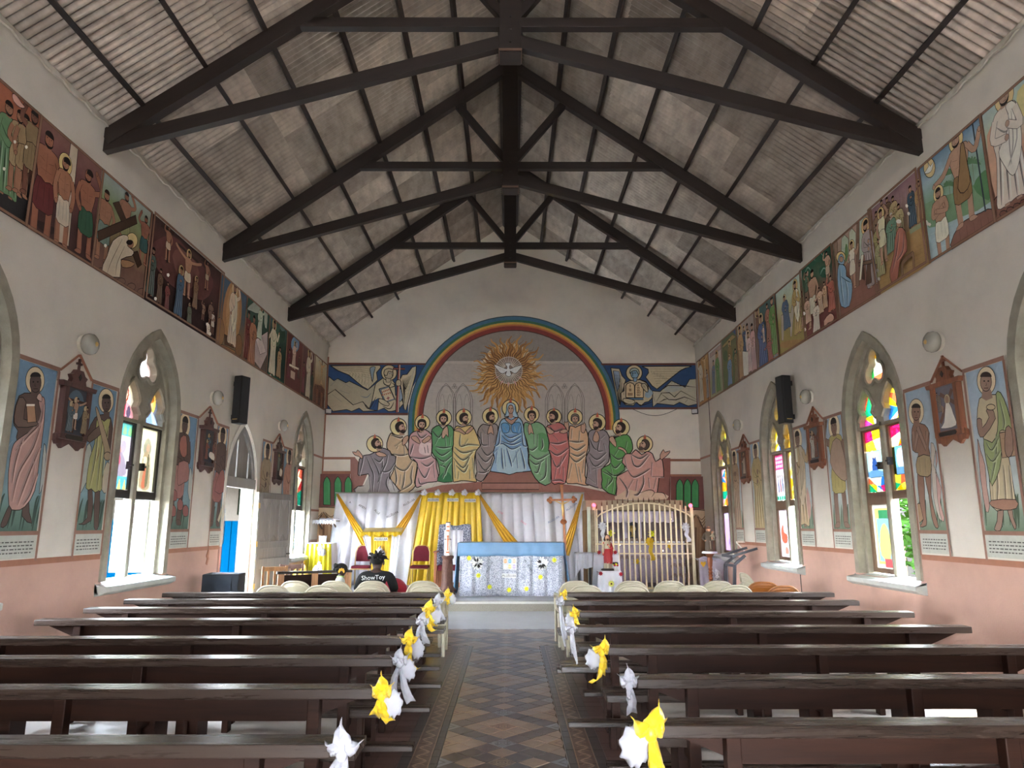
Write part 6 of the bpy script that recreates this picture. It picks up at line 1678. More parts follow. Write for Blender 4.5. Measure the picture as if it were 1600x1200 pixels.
def S3(p):
    mp(p,291.5,655,271,820,robe='a2685e',skin=SD,hair='241b18',halo='d2bc90',style='bare',arms='hold',beard=False,wide=1.05)
    p.crop(250,580,4.138)
    p.poly([(130,430),(165,420),(168,540),(140,555),(122,500)],'a8604c',2,.008);p.poly([(118,590),(178,590),(180,700),(150,720),(115,740),(108,700)],'a2685e',2,.008)
    p.poly([(190,620),(205,700),(195,840),(175,780)],'a8aca0',2,.007)
    for x,y in ((88,790),(80,890),(125,850),(160,890)): p.poly([(x-14,y+45),(x-18,y),(x-6,y-22),(x+6,y-22),(x+18,y),(x+14,y+45)],'94504a',2,.008)
def S4(p):
    mp(p,349.5,672,334,822,robe='985850',skin=SD,hair='241b18',halo='d2bc90',style='bare',arms='hold',beard=False)
    p.crop(250,580,4.138);p.poly([(385,650),(410,650),(408,780),(350,775)],'985850',2,.008);p.line([(437,560),(432,700),(405,860),(372,970)],.075,'b4a884',True,'x')
def S5(p): mp(p,417.5,696,409,842,robe='94805e',skin=SD,hair='241b18',halo='d2bc90',arms='hold',beard=False,wide=1.1)
def S6(p): mp(p,450.5,705,446,840,robe='a87058',skin=SD,hair='241b18',halo='d2bc90',arms='down',beard=False)
def S7(p):
    p.crop(1400,540,3.43);sk='8a624a'
    for pts,c in (([(190,520),(215,560),(205,640),(235,720),(225,800),(255,920),(235,930),(205,820),(195,700)],'b4a898'),([(215,560),(225,620),(215,680),(245,760),(240,840),(262,920),(250,940),(225,820)],'bc8c80')): p.poly(pts,c,2,.006)
    p.poly([(105,860),(145,850),(150,930),(115,945)],'9c7c50',2,.008)
    for q in ([(118,690),(128,830),(150,930),(130,970),(165,965),(165,920),(158,830),(150,690)],[(158,690),(178,800),(195,920),(215,975),(232,970),(212,900),(192,800),(190,680)]): p.poly(q,sk,2,.009)
    p.poly([(108,418),(88,450),(92,560),(122,575),(125,610),(185,600),(178,545),(182,470),(158,425)],sk,2,.009)
    p.poly([(118,598),(185,592),(190,690),(152,702),(115,682)],'9c8452',2,.009)
    for f in ([(130,610),(135,680)],[(160,605),(165,690)]): p.fold(f,'6c5a38','b49c6c',.014,(6,0))
    for L in ([(95,460),(105,550),(125,440)],[(172,460),(165,550),(120,440)]): p.line(L,.075,INK,False,'x');p.line(L,.06,tint(sk,.08),False,'x')
    p.ell(112,355,41,70,'cdb98c',.008,24);p.poly([(98,390),(128,390),(132,430),(98,430)],sk);p.ell(112,357,24,44,sk,.008,18);p.ell(112,334,25,24,'2c201c',0,14,a0=pi,a1=2*pi)
    for k in (-1,1): p.ell(114+9*k,355,4,3.5,'181210',0,8)
    p.line([(114,360),(116,374),(110,375)],.006,'4a3024');p.line([(104,386),(122,385)],.008,'5a3428',False,False)
def S8(p):
    p.crop(1400,540,3.43);sk='94705a'
    p.poly([(440,500),(455,560),(480,640),(490,760),(505,860),(485,890),(455,700)],'b48878',2,.007)
    for q in ([(550,875),(545,940),(530,985),(562,992),(575,940),(578,875)],[(600,870),(615,930),(640,985),(648,965),(632,920),(625,870)]): p.poly(q,sk,2,.008)
    p.poly([(490,270),(450,285),(438,390),(455,400),(465,470),(500,620),(515,860),(580,880),(648,870),(640,800),(612,620),(600,540),(610,420),(585,300),(550,262)],'b8a678',2,.009)
    for f in ([(545,660),(550,760),(545,860)],[(580,640),(590,760),(595,870)],[(610,640),(625,780),(632,860)],[(520,700),(528,850)]): p.fold(f,'84714a','ccbc94',.016,(6,0))
    p.poly([(515,830),(645,825),(650,872),(580,882),(518,862)],'a06e50',2,.007)
    p.poly([(540,258),(565,252),(600,330),(625,440),(590,455),(560,460),(570,560),(560,660),(520,752),(500,680),(482,580),(475,500),(520,520),(548,460),(550,360)],'8c9a54',2,.009)
    for f in ([(560,290),(585,400),(580,450)],[(545,480),(540,600),(515,730)],[(490,520),(520,560),(560,480)],[(490,580),(525,620),(565,560)],[(500,650),(530,680)]): p.fold(f,'5f6c3a','a8b478',.016,(6,5))
    p.poly([(560,468),(635,455),(648,590),(576,602)],'a88058',0,.009);p.line([(575,500),(635,490)],.008,'6a4c34',False)
    p.poly([(595,440),(625,445),(635,560),(610,600),(590,560)],sk,2,.008);p.poly([(440,395),(448,470),(475,490),(540,390),(510,330),(490,350),(505,385),(470,440),(465,395)],sk,2,.008);p.ell(515,330,24,16,'b8a070',.008,12)
    p.ell(491,188,50,76,'cdb98c',.008,24);p.poly([(470,235),(515,235),(525,280),(490,295),(465,280)],sk);p.ell(489,195,30,50,sk,.008,18);p.ell(489,168,31,28,'3a2c28',0,14,a0=pi,a1=2*pi)
    for k in (-1,1): p.ell(491+11*k,190,5,4,'181210',0,8)
    p.line([(490,196),(492,212),(485,213)],.007,'4a3024');p.line([(478,228),(502,227)],.009,'5a3428',False,False)
def S9(p):
    mp(p,1248,676,1255.5,823,robe='b49a68',skin='846450',hair='2c221e',halo='d6c49a',arms='reach',sash='bca882',beard=False);p.px();p.poly([(1237,702),(1246,700),(1248,722),(1239,724)],'d8d0b8',0,.007);p.poly([(1262,760),(1268,790),(1266,812),(1262,790)],'b88878',2)
def S10(p):
    mp(p,1303.5,656,1317,824,robe='ac9c40',skin='846450',hair='2c221e',halo='d6c49a',style='tunic',arms='up',beard=False,wide=1.1);p.px();p.poly([(1302,690),(1314,688),(1324,735),(1322,752),(1308,742),(1298,722)],'a8896c',2,.008)
def S11(p): mp(p,1148,708,1154,828,robe='a88a64',skin='846450',hair='2c221e',halo='d6c49a',arms='pray',beard=False)
def S12(p): mp(p,1180.5,696.5,1189.5,829,robe='ac9454',skin='846450',hair='2c221e',halo='d6c49a',arms='hold',beard=False)
saint(-1,6.64,7.27,'painted saint in a pink robe holding a book, nearest on the left wall',LBGS,S1)
saint(-1,7.91,8.42,'painted saint in a yellow tunic with a long horn, left wall by the window',LBGS,S2,head='P LEANDR')
saint(-1,10.10,10.66,'painted saint with a pink loincloth and red pots at his feet, left wall',LBGS,S3,head='P KABALE')
saint(-1,11.43,11.86,'painted saint with a long pale horn, left wall beside the side door',LBGS,S4,head='EKLEASI')
saint(-1,13.57,14.12,'painted saint in a brown robe above the open door leaf',LBGS,S5)
saint(-1,14.86,15.40,'painted saint in a salmon robe beside the far left window',LBGS,S6)
saint(1,7.97,8.50,'painted bare-chested saint in tan shorts by the near right window',RBGS,S7,head='ST ANATOLI')
saint(1,6.74,7.33,'painted saint in a cream robe with a green sash, nearest on the right wall',RBGS,S8,head='ST LWANGA')
saint(1,11.44,11.96,'painted saint in a tan robe with a scroll, right wall under the column speaker',RBGS,S9)
saint(1,10.20,10.76,'painted saint in a short yellow tunic and beige sash, right wall',RBGS,S10,head='ST BUZABALIAO')
saint(1,14.90,15.40,'painted saint in a brown robe beside the far right window',RBGS,S11)
saint(1,13.65,14.20,'painted saint in an ochre robe with green ground, far right wall',RBGS,S12)
# gable lines painted over each plaque
k=20
for side,X,sets in ((-1,XL,((7.30,7.60,7.88),(10.69,11.06,11.40),(14.15,14.50,14.83))),(1,XR,((7.36,7.67,7.94),(10.79,11.12,11.41),(14.23,14.55,14.87)))):
    for a,c,b in sets:
        mb=MB();x=X-side*.004
        mb.bar((x,a,3.20),(x,c,3.44),.008,.05,(side,0,0));mb.bar((x,c,3.44),(x,b,3.20),.008,.05,(side,0,0))
        mb.v=[(v[0],v[1],v[2]) for v in mb.v];tag(mb.build('trim_%d' % k,M['trim']),kind='structure');k += 1
# carved wooden station plaques
def plaque(side,Yc,zc,wood_m,label,draw):
    X=XL if side < 0 else XR
    t=thing('station_plaque',label,'plaque',(X,Yc,zc),0,'carved plaques between the painted saints')
    s=1 if side < 0 else-1
    P3=lambda a,b,d: Vector((s*d,a*s,b))            # a to the viewer's right, d off the wall
    def pr(name,poly,d0,d1,m):
        mb=MB();mb.prism(poly,lambda a,b,q: P3(a,b,d0+q),d1-d0);return mb.build(name,m,t,bevel=.004)
    pr('board',[(-.24,.28),(-.24,-.22),(-.27,-.24),(-.27,-.30),(-.24,-.34),(-.20,-.34),(-.15,-.38),(-.11,-.36),(0,-.31),(.11,-.36),(.15,-.38),(.20,-.34),(.24,-.34),(.27,-.30),(.27,-.24),(.24,-.22),(.24,.28)],.0,.035,wood_m)
    pr('cornice',[(-.29,.28),(.29,.28),(.31,.33),(-.31,.33)],.0,.075,wood_m)
    pr('crest',[(-.14,.33),(.14,.33),(.12,.38),(.15,.42),(.10,.44),(.06,.49),(-.06,.49),(-.10,.44),(-.15,.42),(-.12,.38)],.0,.05,wood_m)
    pr('crest_diamond',[(0,.37),(.03,.41),(0,.45),(-.03,.41)],.05,.06,M['iron'])
    mb=MB()
    for q in ((-.012,.012,.49,.62),(-.045,.045,.55,.575)):
        vs=[P3(a,b,d) for d in (.015,.035) for a,b in ((q[0],q[2]),(q[1],q[2]),(q[1],q[3]),(q[0],q[3]))]
        mb.add(vs,[(0,1,2,3),(4,5,6,7),(0,1,5,4),(1,2,6,5),(2,3,7,6),(3,0,4,7)])
    mb.build('cross',wood_m,t)
    for a in ((-.24,-.175,-.22,.28),(.175,.24,-.22,.28)): pr('side_rail',[(a[0],a[2]),(a[1],a[2]),(a[1],a[3]),(a[0],a[3])],.035,.065,wood_m)
    pr('bottom_rail',[(-.24,-.28),(.24,-.28),(.24,-.22),(-.24,-.22)],.035,.065,wood_m)
    pr('name_plate',[(-.14,-.275),(.14,-.275),(.16,-.25),(.14,-.225),(-.14,-.225),(-.16,-.25)],.065,.07,M['iron'])
    p=Paint(lambda a,b,q: t.location+P3(a,b,.036+q),None,base=.001,step=.0006,parent=t);p.grey=.25;p.m();p.A=(-.175,.175,-.22,.28)
    p.part('relief','painted relief scene');draw(p);p.done()
    return t
wl_,wr_=wood('dark_plaque_wood',alb((72,48,44)),.45,.6,'Z'),wood('red_plaque_wood',alb((118,74,52)),.4,.6,'Z')
RC=lambda c: [(-.175,-.22),(.175,-.22),(.175,.28),(-.175,.28)]
def Q1(p):
    p.poly(RC(0),'3f444c');p.ell(0,.1,.15,.17,'4c6474',0,18);p.line([(0,-.2),(0,.2)],.03,'4a3428',False,False);p.line([(-.15,.15),(.15,.15)],.028,'4a3428',False,False)
    man(p,0,-.16,.34,skin='a87c5c',style='loin',cloth='c8beb0',arms='wide',halo='b49a68',lw=.003);man(p,-.11,-.2,.32,robe='5a6c74',skin='9a7658',halo='b49a68',arms='pray',lw=.003,beard=False);man(p,.11,-.2,.3,robe='8a7450',skin='9a7658',halo='b49a68',arms='pray',lw=.003)
def Q2(p):
    p.poly(RC(0),'4a4a50');man(p,.0,-.12,.34,robe='4c7080',skin='9a7658',halo='b49a68',lw=.003);man(p,-.1,-.18,.3,robe='9a5a44',skin='9a7658',halo='b49a68',arms='hold',lw=.003);man(p,.1,-.18,.3,robe='7c4c40',skin='9a7658',arms='hold',lw=.003);p.poly([(-.1,-.14),(.1,-.18),(.08,-.08),(-.08,-.06)],'c8bca8',2,.003)
def Q3(p):
    p.poly(RC(0),'4c4a4a');man(p,-.02,-.1,.34,robe='6a7c74',skin='9a7658',halo='a08c60',lw=.003);man(p,.08,-.2,.26,robe='7a6048',skin='9a7658',lw=.003);p.poly([(-.08,-.18),(.06,-.2),(.1,-.08),(-.04,-.04)],'c4b8a4',2,.003)
def Q4(p):
    p.poly(RC(0),'6a6670');p.line([(-.15,-.12),(.12,.22)],.05,'6a4c3c',False,False);p.line([(-.1,.2),(.15,.06)],.045,'6a4c3c',False,False);p.ell(.02,.12,.05,.06,'b8a478',.003);p.poly([(0,.1),(-.04,0),(-.08,-.12),(-.14,-.18),(.12,-.18),(.1,-.05),(.06,.06)],'c8c2b4',3,.004);p.ell(.02,.12,.03,.04,'9a7658',.003);p.poly([(-.14,.1),(-.06,.05),(-.08,-.02)],'9a7658',2);man(p,-.12,0,.22,robe='7a6a5a',skin='9a7658',lw=.003)
def Q5(p):
    p.poly(RC(0),'666c70');p.line([(-.05,.2),(.15,.02)],.05,'7a4a3c',False,False);p.line([(.0,.02),(.15,.2)],.04,'7a4a3c',False,False);man(p,-.08,-.2,.42,robe='c0bcae',skin='9a7658',halo='b8a478',lw=.003);man(p,.08,-.2,.36,robe='8a5c48',skin='9a7658',arms='up',lw=.003)
def Q6(p):
    p.poly(RC(0),'6e6258');man(p,-.0,-.18,.42,robe='c4b8a0',skin='9a7658',halo='b8a478',arms='hold',lw=.003);p.line([(-.14,.05),(.14,.2)],.04,'7a4c3c',False,False)
plaque(-1,7.595,2.77,wl_,'dark carved plaque with a crucifixion scene, nearest on the left wall',Q1)
plaque(-1,11.05,2.77,wl_,'dark carved plaque between saints on the left wall before the side door',Q2)
plaque(-1,14.5,2.77,wl_,'dark carved plaque above the open door leaf on the left wall',Q3)
plaque(1,7.66,2.83,wr_,'reddish carved plaque of a kneeling man under a cross, nearest on the right wall',Q4)
plaque(1,11.1,2.83,wr_,'reddish carved plaque with a white robed figure, middle of the right wall',Q5)
plaque(1,14.55,2.80,wr_,'reddish carved plaque near the sanctuary on the right wall',Q6)
# round bulkhead lamps (unlit)
gl=pbr('frosted_lamp_glass',alb((150,146,134)),.15,var=.06,coat=.5)
def lamp(side,Y,z,label):
    X=XL if side < 0 else XR;s=1 if side < 0 else-1
    t=thing('wall_lamp',label,'lamp',(X,Y,z),0,'round wall lamps, unlit')
    rot=Matrix.Rotation(s*pi/2,3,'Y')
    mb=MB();mb.lathe([(.10,0),(.105,.012),(.10,.03),(.085,.035)],n=20);mb.v=[tuple(rot @ Vector(v)) for v in mb.v];mb.build('base',pbr('lamp_base',alb((196,190,176)),.5),t,smooth=True)
    mb=MB();mb.lathe([(.085,.035),(.112,.05),(.122,.085),(.112,.125),(.08,.15),(.03,.163)],n=22);mb.v=[tuple(rot @ Vector(v)) for v in mb.v];mb.build('globe',gl,t,smooth=True)
    mb=MB();mb.lathe([(.03,.16),(.02,.172)],n=12);mb.v=[tuple(rot @ Vector(v)) for v in mb.v];mb.build('stud',M['brass'],t)
for side,L in ((-1,((7.64,3.57),(11.15,3.59),(14.51,3.61))),(1,((7.71,3.62),(11.19,3.62),(14.69,3.65)))):
    for (Y,z),w_ in zip(L,('nearest the camera','middle of three','farthest of three')):
        lamp(side,Y,z,'round frosted wall lamp on the %s wall, %s' % ('left' if side < 0 else 'right',w_))
def column_speaker(side,Y,label):
    X=XL if side < 0 else XR;s=1 if side < 0 else-1
    t=thing('column_speaker',label,'speaker',(X,Y,3.28),-s*.35 if side < 0 else .2)
    mb=MB();mb.bb(s*.09,s*.25,-.11,.11,0,.82);mb.build('cabinet',M['black'],t,bevel=.012)
    mb=MB();mb.bb(s*.25,s*.256,-.09,.09,.03,.79);mb.bb(s*.10,s*.235,-.116,-.11,.03,.79);mb.build('grille',pbr('speaker_grille',alb((34,34,36)),.6,bump=.6,bscale=400),t)
    for z in (.12,.70): mb=MB();mb.bb(s*.012,s*.09,-.03,.03,z-.04,z+.04);mb.build('bracket',M['iron'],t)
    mb=MB();mb.bb(s*.12,s*.22,-.119,-.116,.06,.075);mb.build('badge',M['brass'],t)
column_speaker(-1,11.98,'slim black column speaker high on the left wall beside the door arch')
column_speaker(1,11.9,'slim black column speaker high on the right wall beside a window')
def flood(x,s,label):
    t=thing('flood_lamp',label,'lamp',(x,YB-.06,4.44))
    mb=MB();mb.box((0,-.1,0),(.16,.07,.13),Matrix.Rotation(s*.5,3,'Z'));mb.build('housing',M['black'],t,bevel=.008)
    mb=MB();mb.box((s*.02,-.142,0),(.13,.01,.1),Matrix.Rotation(s*.5,3,'Z'));mb.build('lens',M['paper'],t)
    mb=MB();mb.bb(-.015,.015,-.1,.06,-.05,-.02);mb.build('bracket',M['iron'],t)
flood(XL+.12,1,'small floodlight in the left corner under the angel panel');flood(XR-.12,-1,'small floodlight in the right corner under the angel panel')
for Y,z0,z1 in ((12.15,.02,1.9),(16.95,1.3,5.2)):
    cb=MB();cb.tube([(XR-.006,Y,z0),(XR-.006,Y+.01,(z0+z1)/2),(XR-.006,Y,z1)],.007,6);tag(cb.build('wall_cable',M['black']),'thin dark cable running up the right wall, %s' % ('beside the second window' if z0 < 1 else 'near the end wall'),'cable')
# large floor loudspeaker beside the side door
sp=thing('floor_speaker','large dark loudspeaker box on the floor beside the side door','speaker',(-4.33,11.1,0),radians(8))
mb=MB();mb.bb(-.26,.26,-.25,.25,.02,.88);mb.build('cabinet',pbr('speaker_carpet',alb((38,42,48)),.85,bump=.3,bscale=120),sp,bevel=.015)
mb=MB();mb.bb(-.24,.16,-.262,-.25,.05,.85);mb.build('grille',pbr('grille_cloth',alb((40,46,54)),.9,bump=.4,bscale=300),sp)
mb=MB();mb.bb(-.06,.06,-.268,-.262,.27,.36);mb.build('handle',M['black'],sp,bevel=.01)
for x in (-.2,.2):
    for y in (-.2,.2): mb=MB();mb.tube([(x,y,0),(x,y,.02)],.02,8);mb.build('foot',M['black'],sp)
lz=MB();P=[(0,0),(.02,.05),(.05,.10),(.02,.13),(.03,.20),(0,.30),(-.02,.20),(-.06,.14),(-.02,.10),(-.05,.02)]
lz.prism(P,lambda a,b,q: Vector((XL+.001+q,11.45+a,.98+b)),.01);tag(lz.build('lizard_mark',M['trim']),'small dark leaf shaped mark on the pink wall by the loudspeaker','decoration')

# ------------------------------------------------------------------ hangings behind the altar
def cloth_sheet(name,corners,Y,nf,amp,mat,parent=None,nu=90,nv=14,seed=0,thick=.004,ruffle=0):
    """corners in photo pixels: top-left, top-right, bottom-right, bottom-left, on the plane y=Y, hanging in folds"""
    tl,tr,br,bl=[ony(*q,Y) for q in corners];rnd=random.Random(seed)
    ph=[rnd.uniform(0,6.28) for _ in range(4)];fr_=[nf*1.0,nf*.53,nf*1.7,nf*.27]
    mb=MB()
    def f(u,v):
        p=tl.lerp(tr,u).lerp(bl.lerp(br,u),v)
        a=amp*(.55+.45*v)
        d=sum(sin(2*pi*fr_[i]*u+ph[i]+.5*v*sin(i+1.0))*w for i,w in enumerate((.6,.35,.2,.3)))
        return Vector((p.x+a*.5*cos(2*pi*nf*u+ph[0]),Y+a*d-a,p.z+(ruffle*sin(u*60) if v == 0 else 0)))
    mb.grid(f,nu,nv)
    mb.v=[(x,y,max(z,ZP+.004)) for x,y,z in mb.v]
    o=mb.build(name,M[mat] if isinstance(mat,str) else mat,None,smooth=True,thick=thick,normals=False)
    if parent is not None: unparent_world(o,parent)
    return o
cur=thing('curtain','wide white satin curtain hung across the end wall behind the altar','curtain',(-.3,17.8,ZP))
cloth_sheet('cloth',((526,771),(911,771),(925,915),(505,915)),17.8,24,.075,'white',cur,260,16,1)
mb=MB();a,b=ony(524,770,17.86),ony(913,770,17.86);mb.tube([a,b],.015,8);unparent_world(mb.build('rail',M['white_wood']),cur)
WORDS=((547,785,-.1,'A','ink'),(566,792,-.5,'AMEN','ink'),(589,800,-.75,'ALLÉ','ink'),(613,804,.45,'ALLÉLUIA','ink'),(639,785,.5,'ALLÉLUIA','ink'))
cyan=pbr('blue_lettering',alb((80,110,150)),.6);pink_=pbr('pink_lettering',alb((200,130,150)),.6)
for x,y,r,s_,m in WORDS+((782,801,-.5,'JOIE',pink_),(818,817,-.6,'PAIX',pink_),(865,812,.5,'ALLÉLUIA',cyan),(893,792,.6,'ALLÉLUIA',cyan)):
    q=ony(x,y,17.66);o=text_mesh(s_,.075,M[m] if isinstance(m,str) else m,'paper_word');o.matrix_world=face_cam(q,r);unparent_world(o,cur)
yc=thing('yellow_curtain','bright yellow curtain panel hung over the white curtain behind the altar','curtain',(-1.6,17.66,ZP))
cloth_sheet('cloth',((659,770),(749,770),(757,914),(634,914)),17.64,11,.05,'yellow',yc,130,14,2)
for x in (677,707.5,734.5):
    q=ony(x,781 if x < 720 else 782,17.52);mb=MB();mb.bb(q.x-.14,q.x+.14,q.y,q.y+.004,q.z-.04,q.z+.04);unparent_world(mb.build('paper_label',M['paper']),yc)
    o=text_mesh('ALLÉLUIA',.062,M['ink'],'lettering');o.matrix_world=face_cam(q+Vector((0,-.003,-.0)));unparent_world(o,yc)
for k,x in enumerate((663,684,706,726,747)):
    q=ony(x,770,17.55);t=thing('rosette','white net rosette on the top edge of the yellow curtain, %s' % ('first from the left','second from the left','middle one','fourth from the left','last on the right')[k],'rosette',q,0,'white rosettes on the yellow curtain')
    mb=MB();mb.ball((0,0,0),1,14,9);mb.v=[(a*.075*(1+.3*sin(9*a+7*c)),b*.04,c*.075*(1+.3*sin(8*c+5*a))) for a,b,c in mb.v];mb.build('petals',M['white'],t,smooth=80)
    mb=MB();mb.ball((0,-.04,0),.018,8,6);mb.build('centre',M['paper'],t)
def swag(p0,p1,w0,w1,Y,label,k):
    a,b=ony(*p0,Y),ony(*p1,Y);d=(b-a).normalized();n=Vector((d.z,0,-d.x));mb=MB()
    def f(u,v):
        w=w0+(w1-w0)*v;p=a.lerp(b,v)
        return p+n*(u-.5)*w+Vector((0,-.03*abs(sin(u*pi*3.5))-.02*sin(v*pi),-.05*sin(v*pi)))
    mb.grid(f,21,16);o=mb.build('sash',M['yellow2'],smooth=True,thick=.003,normals=False);tag(o,label,'drapery','yellow sashes draped over the white curtain')
swag((527,772),(602,893),.05,.34,17.67,'yellow sash hanging slantwise at the left end of the white curtain',0)
swag((658,773),(614,842),.05,.26,17.57,'yellow sash running down from the yellow curtain to the lectern',1)
swag((749,773),(812,866),.05,.34,17.57,'yellow sash running down from the yellow curtain behind the altar',2)
swag((910,772),(881,866),.04,.27,17.67,'yellow sash at the right end of the white curtain, beside the crucifix',3)
rod=MB();a,b=ony(500,771,17.9),ony(528,771,17.9);rod.tube([a,b],.018,8);tag(rod.build('curtain_pole',pbr('ochre_pole',alb((170,130,70)),.5)),'short ochre pole across the green panels, left of the white curtain','pole')
# ------------------------------------------------------------------ altar
AYF,AYB=14.92,15.75
ax0,ax1=ony(717,880,AYF).x,ony(880,880,AYF).x;az=ony(800,849,AYF).z
gm_=bpy.data.materials.new('silver_brocade');nt,N,L,Bn=nodes(gm_)
vo=N.new('ShaderNodeTexVoronoi');vo.inputs['Scale'].default_value=55;tc=N.new('ShaderNodeTexCoord');L.new(tc.outputs['Object'],vo.inputs[0])
L.new(ramp(N,L,vo.outputs['Distance'],[(.1,alb((236,240,248),.9)),(.45,alb((196,200,214),.8)),(.8,alb((150,156,174),.7))]),Bn.inputs['Base Color']);Bn.inputs['Roughness'].default_value=.35
M['brocade']=gm_
altar=thing('altar','long altar table under a silver patterned frontal and blue satin top cloth','table',((ax0+ax1)/2,(AYF+AYB)/2,ZP))
def room(mb,name,mat,par,**k):
    o=mb.build(name,M[mat] if isinstance(mat,str) else mat,**k);unparent_world(o,par);return o
mb=MB();mb.bb(ax0+.05,ax1-.05,AYF+.05,AYB-.05,ZP,az-.04);room(mb,'body','paper',altar)
mb=MB();mb.bb(ax0,ax1,AYF,AYB,az-.04,az);room(mb,'tabletop','frame_wood',altar)
mb=MB();mb.grid(lambda u,v: (ax0+.02+u*(ax1-ax0-.04),AYF+.0+.02*sin(u*46)*(1-v)+.008*sin(u*90),ZP+.012+v*(az-ZP-.05)),120,6);room(mb,'frontal','brocade',altar,smooth=True,thick=.004,normals=False)
zb=ony(800,869,AYF).z
mb=MB()
def top(u,v):
    x=ax0-.02+u*(ax1-ax0+.04)
    L_=AYB-AYF+(az-zb);s_=v*L_
    if s_ < az-zb: return (x,AYF-.03+.012*sin(u*38+2*sin(u*9)),zb+s_+.008*sin(u*21))
    return (x,AYF-.03+(s_-(az-zb)),az+.012)
mb.grid(top,90,16);room(mb,'top_cloth','blue',altar,smooth=60,thick=.004,normals=False)
for sg,xe in ((-1,ax0),(1,ax1)):
    mb=MB();mb.grid(lambda u,v: (xe+sg*(.03+.10*(1-v)*(1 if sg > 0 else .6)+.03*sin(u*24)*(1-v)),AYF-.03+u*(AYB-AYF),ZP+.01+(.45*u*(1-v) if sg > 0 else .05*u)+v*(az-ZP)*(1-(.33*u*0))),30,8)
    mb.v=[(x,y,min(z,az+.012)) for x,y,z in mb.v]
    room(mb,'side_drape','blue',altar,smooth=60,thick=.004,normals=False)
P0=ony(796.5,881,AYF-.05)
mb=MB();mb.bb(P0.x-.14,P0.x+.14,AYF-.046,AYF-.042,P0.z-.115,P0.z+.115);room(mb,'egg_poster','paper',altar)
for k,c in enumerate(((226,150,104),(110,160,206),(236,180,150),(222,206,220),(230,190,130),(176,160,198))):
    mb=MB();cx,cz=P0.x-.09+(k % 3)*.09,P0.z+.055-(k//3)*.11;n=18
    mb.add([(cx+.034*cos(2*pi*q/n)*(1-.12*sin(2*pi*q/n)),AYF-.048,cz+.043*sin(2*pi*q/n)) for q in range(n)],[tuple(range(n))]);room(mb,'printed_egg',pbr('egg_%d' % k,alb(c,1.2),.7,var=.05),altar,normals=False)
    mb=MB();mb.bb(cx-.033,cx+.033,AYF-.049,AYF-.0485,cz-.006,cz+.006);room(mb,'egg_band',pbr('eggband_%d' % k,alb(tint(c,.4),1.2),.7),altar)
P1=ony(795.5,899.5,AYF-.05)
mb=MB();mb.box((P1.x,AYF-.046,P1.z),(.29,.004,.085),Matrix.Rotation(.03,3,'Y'));room(mb,'paper_label','paper',altar)
o=text_mesh('ALLÉLUIA',.066,M['ink'],'lettering');o.matrix_world=face_cam(Vector((P1.x,AYF-.05,P1.z-.002)),-.03);unparent_world(o,altar)
o=text_mesh('ALLÉLUIA',.062,M['ink'],'lettering');o.matrix_world=face_cam(ony(825.5,884,AYF-.05),-1.02);unparent_world(o,altar)
o=text_mesh('ALLÉLUIA',.055,M['ink'],'lettering');o.matrix_world=face_cam(ony(765,886,AYF-.05),1.0);unparent_world(o,altar)
# artificial flowers pinned to the frontal
def flower(c,r,m1,m2,label,name='artificial_flower',group='yellow flowers pinned to the altar frontal',n=7,yaw=0):
    t=thing(name,label,'flower',c,yaw,group)
    for q in range(2):
        mb=MB()
        for k in range(n):
            a=2*pi*k/n+q*.4;rr=r*(1-.35*q)
            tip=Vector((rr*cos(a),-.012-.012*q,rr*sin(a)));s1=Vector((rr*.55*cos(a+.42),-.02-.02*q,rr*.55*sin(a+.42)));s2=Vector((rr*.55*cos(a-.42),-.02-.02*q,rr*.55*sin(a-.42)))
            mb.add([(0,0,0),s2,tip,s1],[(0,1,2,3)])
        mb.build('petals',m1,t,thick=.003,normals=False)
    mb=MB();mb.ball((0,-.03,0),r*.28,8,6);mb.build('centre',m2,t,smooth=True)
    return t
yf=pbr('yellow_petals',alb((232,216,40),1.4),.6,var=.08);yfc=pbr('lime_centre',alb((206,206,50),1.2),.6)
for (x,y),w_ in zip(((733,872),(747.5,899),(765,917),(795.5,921.5),(822.5,920),(844.5,901.5),(866,875)),('top left by the white blossoms','left, below the white blossoms','bottom left','bottom middle','bottom right of the middle','right, below the white blossoms','top right corner')):
    flower(ony(x,y,AYF-.045),.06,yf,yfc,'small yellow flower on the altar frontal, '+w_)
wp=pbr('white_petals',alb((226,224,214),1.3),.6,var=.05);bp_=pbr('black_leaves',alb((20,24,20)),.6)
for (x,y),w_ in (((746,880),'left'),((847,880.5),'right')):
    c=ony(x,y,AYF-.05);t=thing('flower_spray','white blossoms with black leaves on the %s of the altar frontal' % w_,'flower',c,0,'white flower sprays on the altar frontal')
    rnd=random.Random(w_)
    for k in range(5):
        mb=MB();a=k*1.26+.4;cc=Vector((.07*cos(a),-.02,.075*sin(a)))
        for q in range(6): b=q*1.05;mb.add([cc,cc+Vector((.05*cos(b-.4),-.02,.05*sin(b-.4))),cc+Vector((.075*cos(b),-.005,.075*sin(b))),cc+Vector((.05*cos(b+.4),-.02,.05*sin(b+.4)))],[(0,1,2,3)])
        mb.build('blossom',wp,t,thick=.003,normals=False)
    for k in range(6):
        a=rnd.uniform(0,6.28);d=Vector((cos(a),0,sin(a)));n=Vector((-d.z,0,d.x));q0=d*rnd.uniform(0,.04)+Vector((0,-.05,0))
        mb=MB();mb.add([q0,q0+d*.045+n*.022,q0+d*.1,q0+d*.045-n*.022],[(0,1,2,3)]);mb.build('leaf',bp_,t,thick=.002,normals=False)
